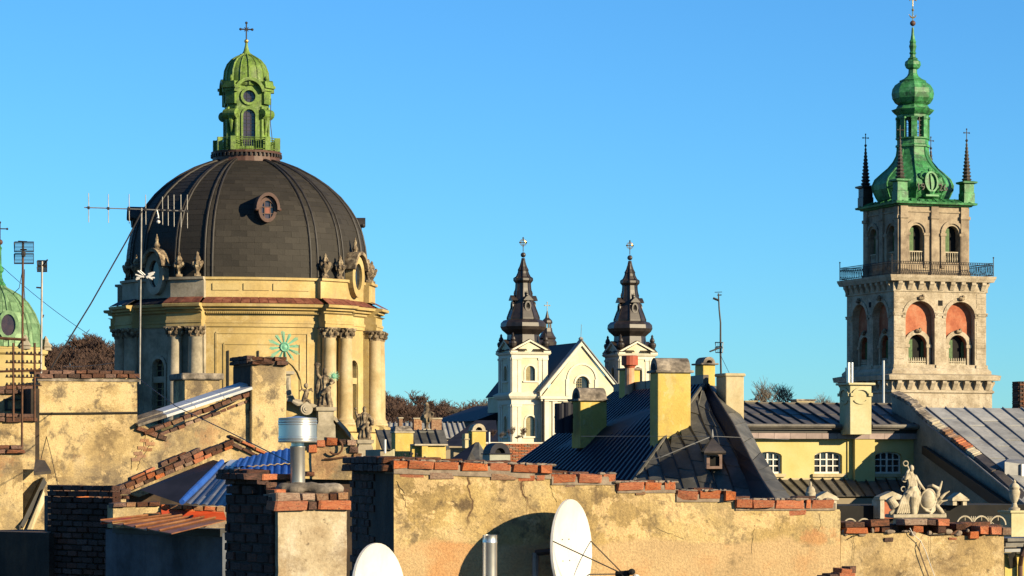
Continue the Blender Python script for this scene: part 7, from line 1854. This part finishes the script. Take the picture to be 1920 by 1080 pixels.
MB().slab([Bq(416, 876, 36.8), Bq(448, 878, 36.0), Bq(452, 862, 37.4), Bq(432, 862, 37.5)], .02).build('apex_sheet', m_zinc, br.o)
MB().tube([Bq(341, 941, 34.5), Bq(360, 922, 35.0), Bq(390, 893, 36.0), Bq(416, 866, 37.0)], [.035, .042, .042, .035], 10).build('blue_roll', m_blue, br.o)
# ruined plaster wall with iron ring
ru = Fr('ruined_wall_stub', 'crumbling plaster wall stub with rounded orange bricks and an iron ring', 'wall', 650, 30, 8)
MB().prism(rough([ru.q(585, 900), ru.q(583, 846), ru.q(600, 834), ru.q(640, 829), ru.q(668, 836), ru.q(676, 862), ru.q(678, 900)], .01, .06), 0, .4).build('wall', m_plast, ru.o)
for a, b, y0, y1, k_ in ((578, 594, 834, 848, 'o'), (594, 611, 825, 838, 'o'), (611, 632, 820, 834, 'o'), (634, 648, 823, 834, 's'), (650, 668, 825, 835, 'f'), (655, 672, 836, 850, 's'), (662, 678, 850, 862, 'f'), (574, 590, 884, 893, 's')): fbrick(ru, a, b, y0, y1, .3, 0, .03, k_)
mb = MB(); mb.tube([ru.p(629 + 13 * math.cos(a), 838 + 14 * math.sin(a), -.05) for a in [-.9 + 3.4 * i / 14 for i in range(15)]], .012, 6); mb.build('iron_ring', m_rust, ru.o)
mb = MB(); mb.tube([ru.p(608, 861, -.02), ru.p(625, 860, -.03), ru.p(650, 856, -.02)], .01, 5); mb.build('iron_bar', m_rust, ru.o)
MB().box(ru.x(570), ru.x(680), .1, .5, ru.z(1100), ru.z(898)).build('shaded_base', m_plastD, ru.o)
MB().hexa([ru.p(672, 868, .1), ru.p(702, 868, .1), ru.p(702, 868, .5), ru.p(672, 868, .5)], [ru.p(675, 852, .1), ru.p(690, 860, .1), ru.p(690, 860, .5), ru.p(675, 852, .5)]).build('flashing', m_zinc, ru.o)
lwr = Fr('shadow_stand_in_wall', 'dark wall put in for the shadow at the bottom left corner', 'wall', 90, 37.5, -50)
MB().box(lwr.x(-60), lwr.x(92), 0, 1, lwr.z(1150), lwr.z(1000)).build('wall', m_plastD, lwr.o)  # near-black wall added in place of a cast shadow

# ------------------------------------------------------------------ aerials on the left
ya = Fr('yagi_aerial', 'tall mast with a long horizontal aerial of upright rods before the dome', 'aerial', 264, 53, 0)
MB().tube([ya.p(262, 720), ya.p(263.5, 560), ya.p(265.5, 390)], .016, 8).build('mast', m_galv, ya.o)
MB().tube([ya.p(158, 389), ya.p(266, 392.5), ya.p(352, 396)], .0115, 6).build('boom', m_galv, ya.o)
for i, (px, a, b) in enumerate(((166, 362, 417), (203, 364, 418), (242, 364, 419), (273, 365, 421), (304.5, 369, 421), (315, 367, 423), (326, 365, 425), (339, 365, 426), (351, 365, 428))):
    MB().tube([ya.p(px, a, .0), ya.p(px + .4, b, .0)], .0075, 5).build('rod', m_galv, ya.o)
    y = 389.3 + (px - 158) * .034; c = ya.p(px, y); MB().box(c[0] - .02, c[0] + .02, -.025, .025, c[2] - .025, c[2] + .025).build('clamp', m_iron, ya.o)
mb = MB(); c = ya.p(296, 410, -.03); mb.tube([ya.p(294, 393), ya.p(297, 406), c], [.012, .015, .03], 6); mb.blob(ya.p(297, 416, -.03), .035, 8, 6); mb.build('cable_box', m_white, ya.o)
mb = MB()
for a, b in (((254, 515), (270, 520)), ((258, 508), (268, 516)), ((256, 521), (270, 518)), ((262, 507), (272, 516)), ((274, 520), (290, 510)), ((275, 521), (288, 513)), ((275, 519), (286, 524)), ((275, 520), (290, 521)), ((255, 524), (262, 522)), ((278, 514), (287, 511))): mb.tube([ya.p(*a, -.06), ya.p(*b, -.06)], .016, 5)
mb.build('bow_tie_aerial', m_white, ya.o)
def gridmast(label, px, top, bot, D, gx0, gx1, rows):
    f = Fr('grid_aerial', label, 'aerial', px, D, 0)
    MB().tube([f.p(px - 1, bot), f.p(px, (top + bot) / 2), f.p(px + 1, top)], .019, 6).build('mast', m_rust if px < 60 else m_galv, f.o)
    for y0, y1 in rows:
        mb = MB(); mb.tube([f.p(gx0, y0), f.p(gx1, y0), f.p(gx1, y1), f.p(gx0, y1), f.p(gx0, y0)], .012, 4)
        n = 7
        for i in range(1, n): y = y0 + (y1 - y0) * i / n; mb.tube([f.p(gx0, y), f.p(gx1, y)], .006, 3)
        mb.build('reflector_grid', m_iron, f.o)
    return f
g1 = gridmast('mast with a large two-panel grid aerial at the far left', 42, 455, 838, 46, 27, 63, ((454, 472), (476, 494)))
mb = MB(); mb.tube([g1.p(43, 475, -.1), g1.p(43, 452, -.1)], .02, 5); mb.tube([g1.p(34, 452, -.15), g1.p(51, 453, -.15)], .008, 4); mb.tube([g1.p(38, 468, -.12), g1.p(50, 468, -.12)], .012, 4); mb.blob(g1.p(44, 476, -.08), (.04, .04, .06), 6, 4); mb.build('dipole', m_iron, g1.o)
mb = MB(); mb.tube([g1.p(46, 505), g1.p(45, 540), g1.p(47, 565)], .007, 4); mb.build('cable', m_cable, g1.o)
g2 = gridmast('thinner mast with a small grid aerial beside the large grid aerial', 78, 490, 700, 47, 70, 88, ((489, 498), (500, 509)))
mb = MB(); mb.tube([g2.p(80, 498, -.1), g2.p(89, 487, -.2)], .014, 5); mb.build('boom', m_iron, g2.o); mb = MB(); mb.tube([g2.p(68, 539), g2.p(80, 540)], .014, 5); mb.tube([g2.p(80, 596), g2.p(82, 590)], .01, 4); mb.build('bracket', m_iron, g2.o)
ir = Fr('insulator_rack', 'rusty iron rack of crossbars with insulators in front of the yellow church', 'rack', 45, 45.5, 0)
for px in (25, 65): MB().tube([ir.p(px, 790), ir.p(px, 643)], .02, 6).build('post', m_rust, ir.o)
for j, y in enumerate((664, 680, 695, 707, 722)):
    MB().tube([ir.p(10, y), ir.p(78, y + 1)], .010, 5).build('crossbar', m_rust, ir.o)
    for i in range(9):
        px = 13 + i * 7.6; MB().lathe([(.012, ir.z(y)), (.02, ir.z(y - 1.5)), (.014, ir.z(y - 3)), (.018, ir.z(y - 4)), (.004, ir.z(y - 5))], (ir.x(px), 0), 6).build('insulator', m_iron, ir.o)
MB().tube([ir.p(0, 634), ir.p(48, 637)], .025, 6).build('top_bar', m_rust, ir.o); MB().tube([ir.p(-10, 697), ir.p(78, 694)], .02, 6).build('tie_bar', m_rust, ir.o)
# wires
wire('guy_cable', 'thick guy cable slanting from the tall aerial mast down to the left wall', [P(266, 396, 53), P(238, 450, 52.6), P(170, 570, 52), P(96, 690, 51)], .014)
wire('overhead_wire', 'thin wire from the green dome spire falling to the left of the drum', [P(4, 500, 60), P(215, 657, 58)], .006, sag=.1)
wire('overhead_wire', 'wire falling across the raked gable towards the steel flue', [P(255, 706, 49), P(330, 762, 46), P(440, 815, 40), P(545, 868, 34)], .008)
wire('overhead_wire', 'thin wire strung low across the yellow and dark roofs at the left', [P(118, 688, 52), P(214, 680, 60)], .006, sag=.02)
wire('lightning_wire', 'thin pale wire across the dark hipped roof front to the dormer spike', [P(1206, 866, 56.3), P(1240, 857, 56.2), P(1285, 838, 56.2), P(1330, 820, 56.3)], .009, m_lead)
wire('span_wire', 'thin level wire crossing the dark roof towards the lemon house', [P(1090, 818, 58), P(1336, 818, 56), P(1480, 824, 56)], .005, m_lead)
wire('mast_wire', 'short slack wire between the grid aerial mast and the green spire', [P(42, 508, 46), P(36, 540, 46), P(24, 552, 46.2)], .006)
wire('wall_wire', 'thin wire hanging down the tall stained plaster wall', [P(80, 790, 50.2), P(95, 850, 49.9), P(110, 918, 49.7)], .006)
wire('lantern_wire', 'thin wire hanging from the cornice of the green lantern to its gallery', [P(508, 185, 214), P(507, 230, 214), P(511, 266, 214)], .03)
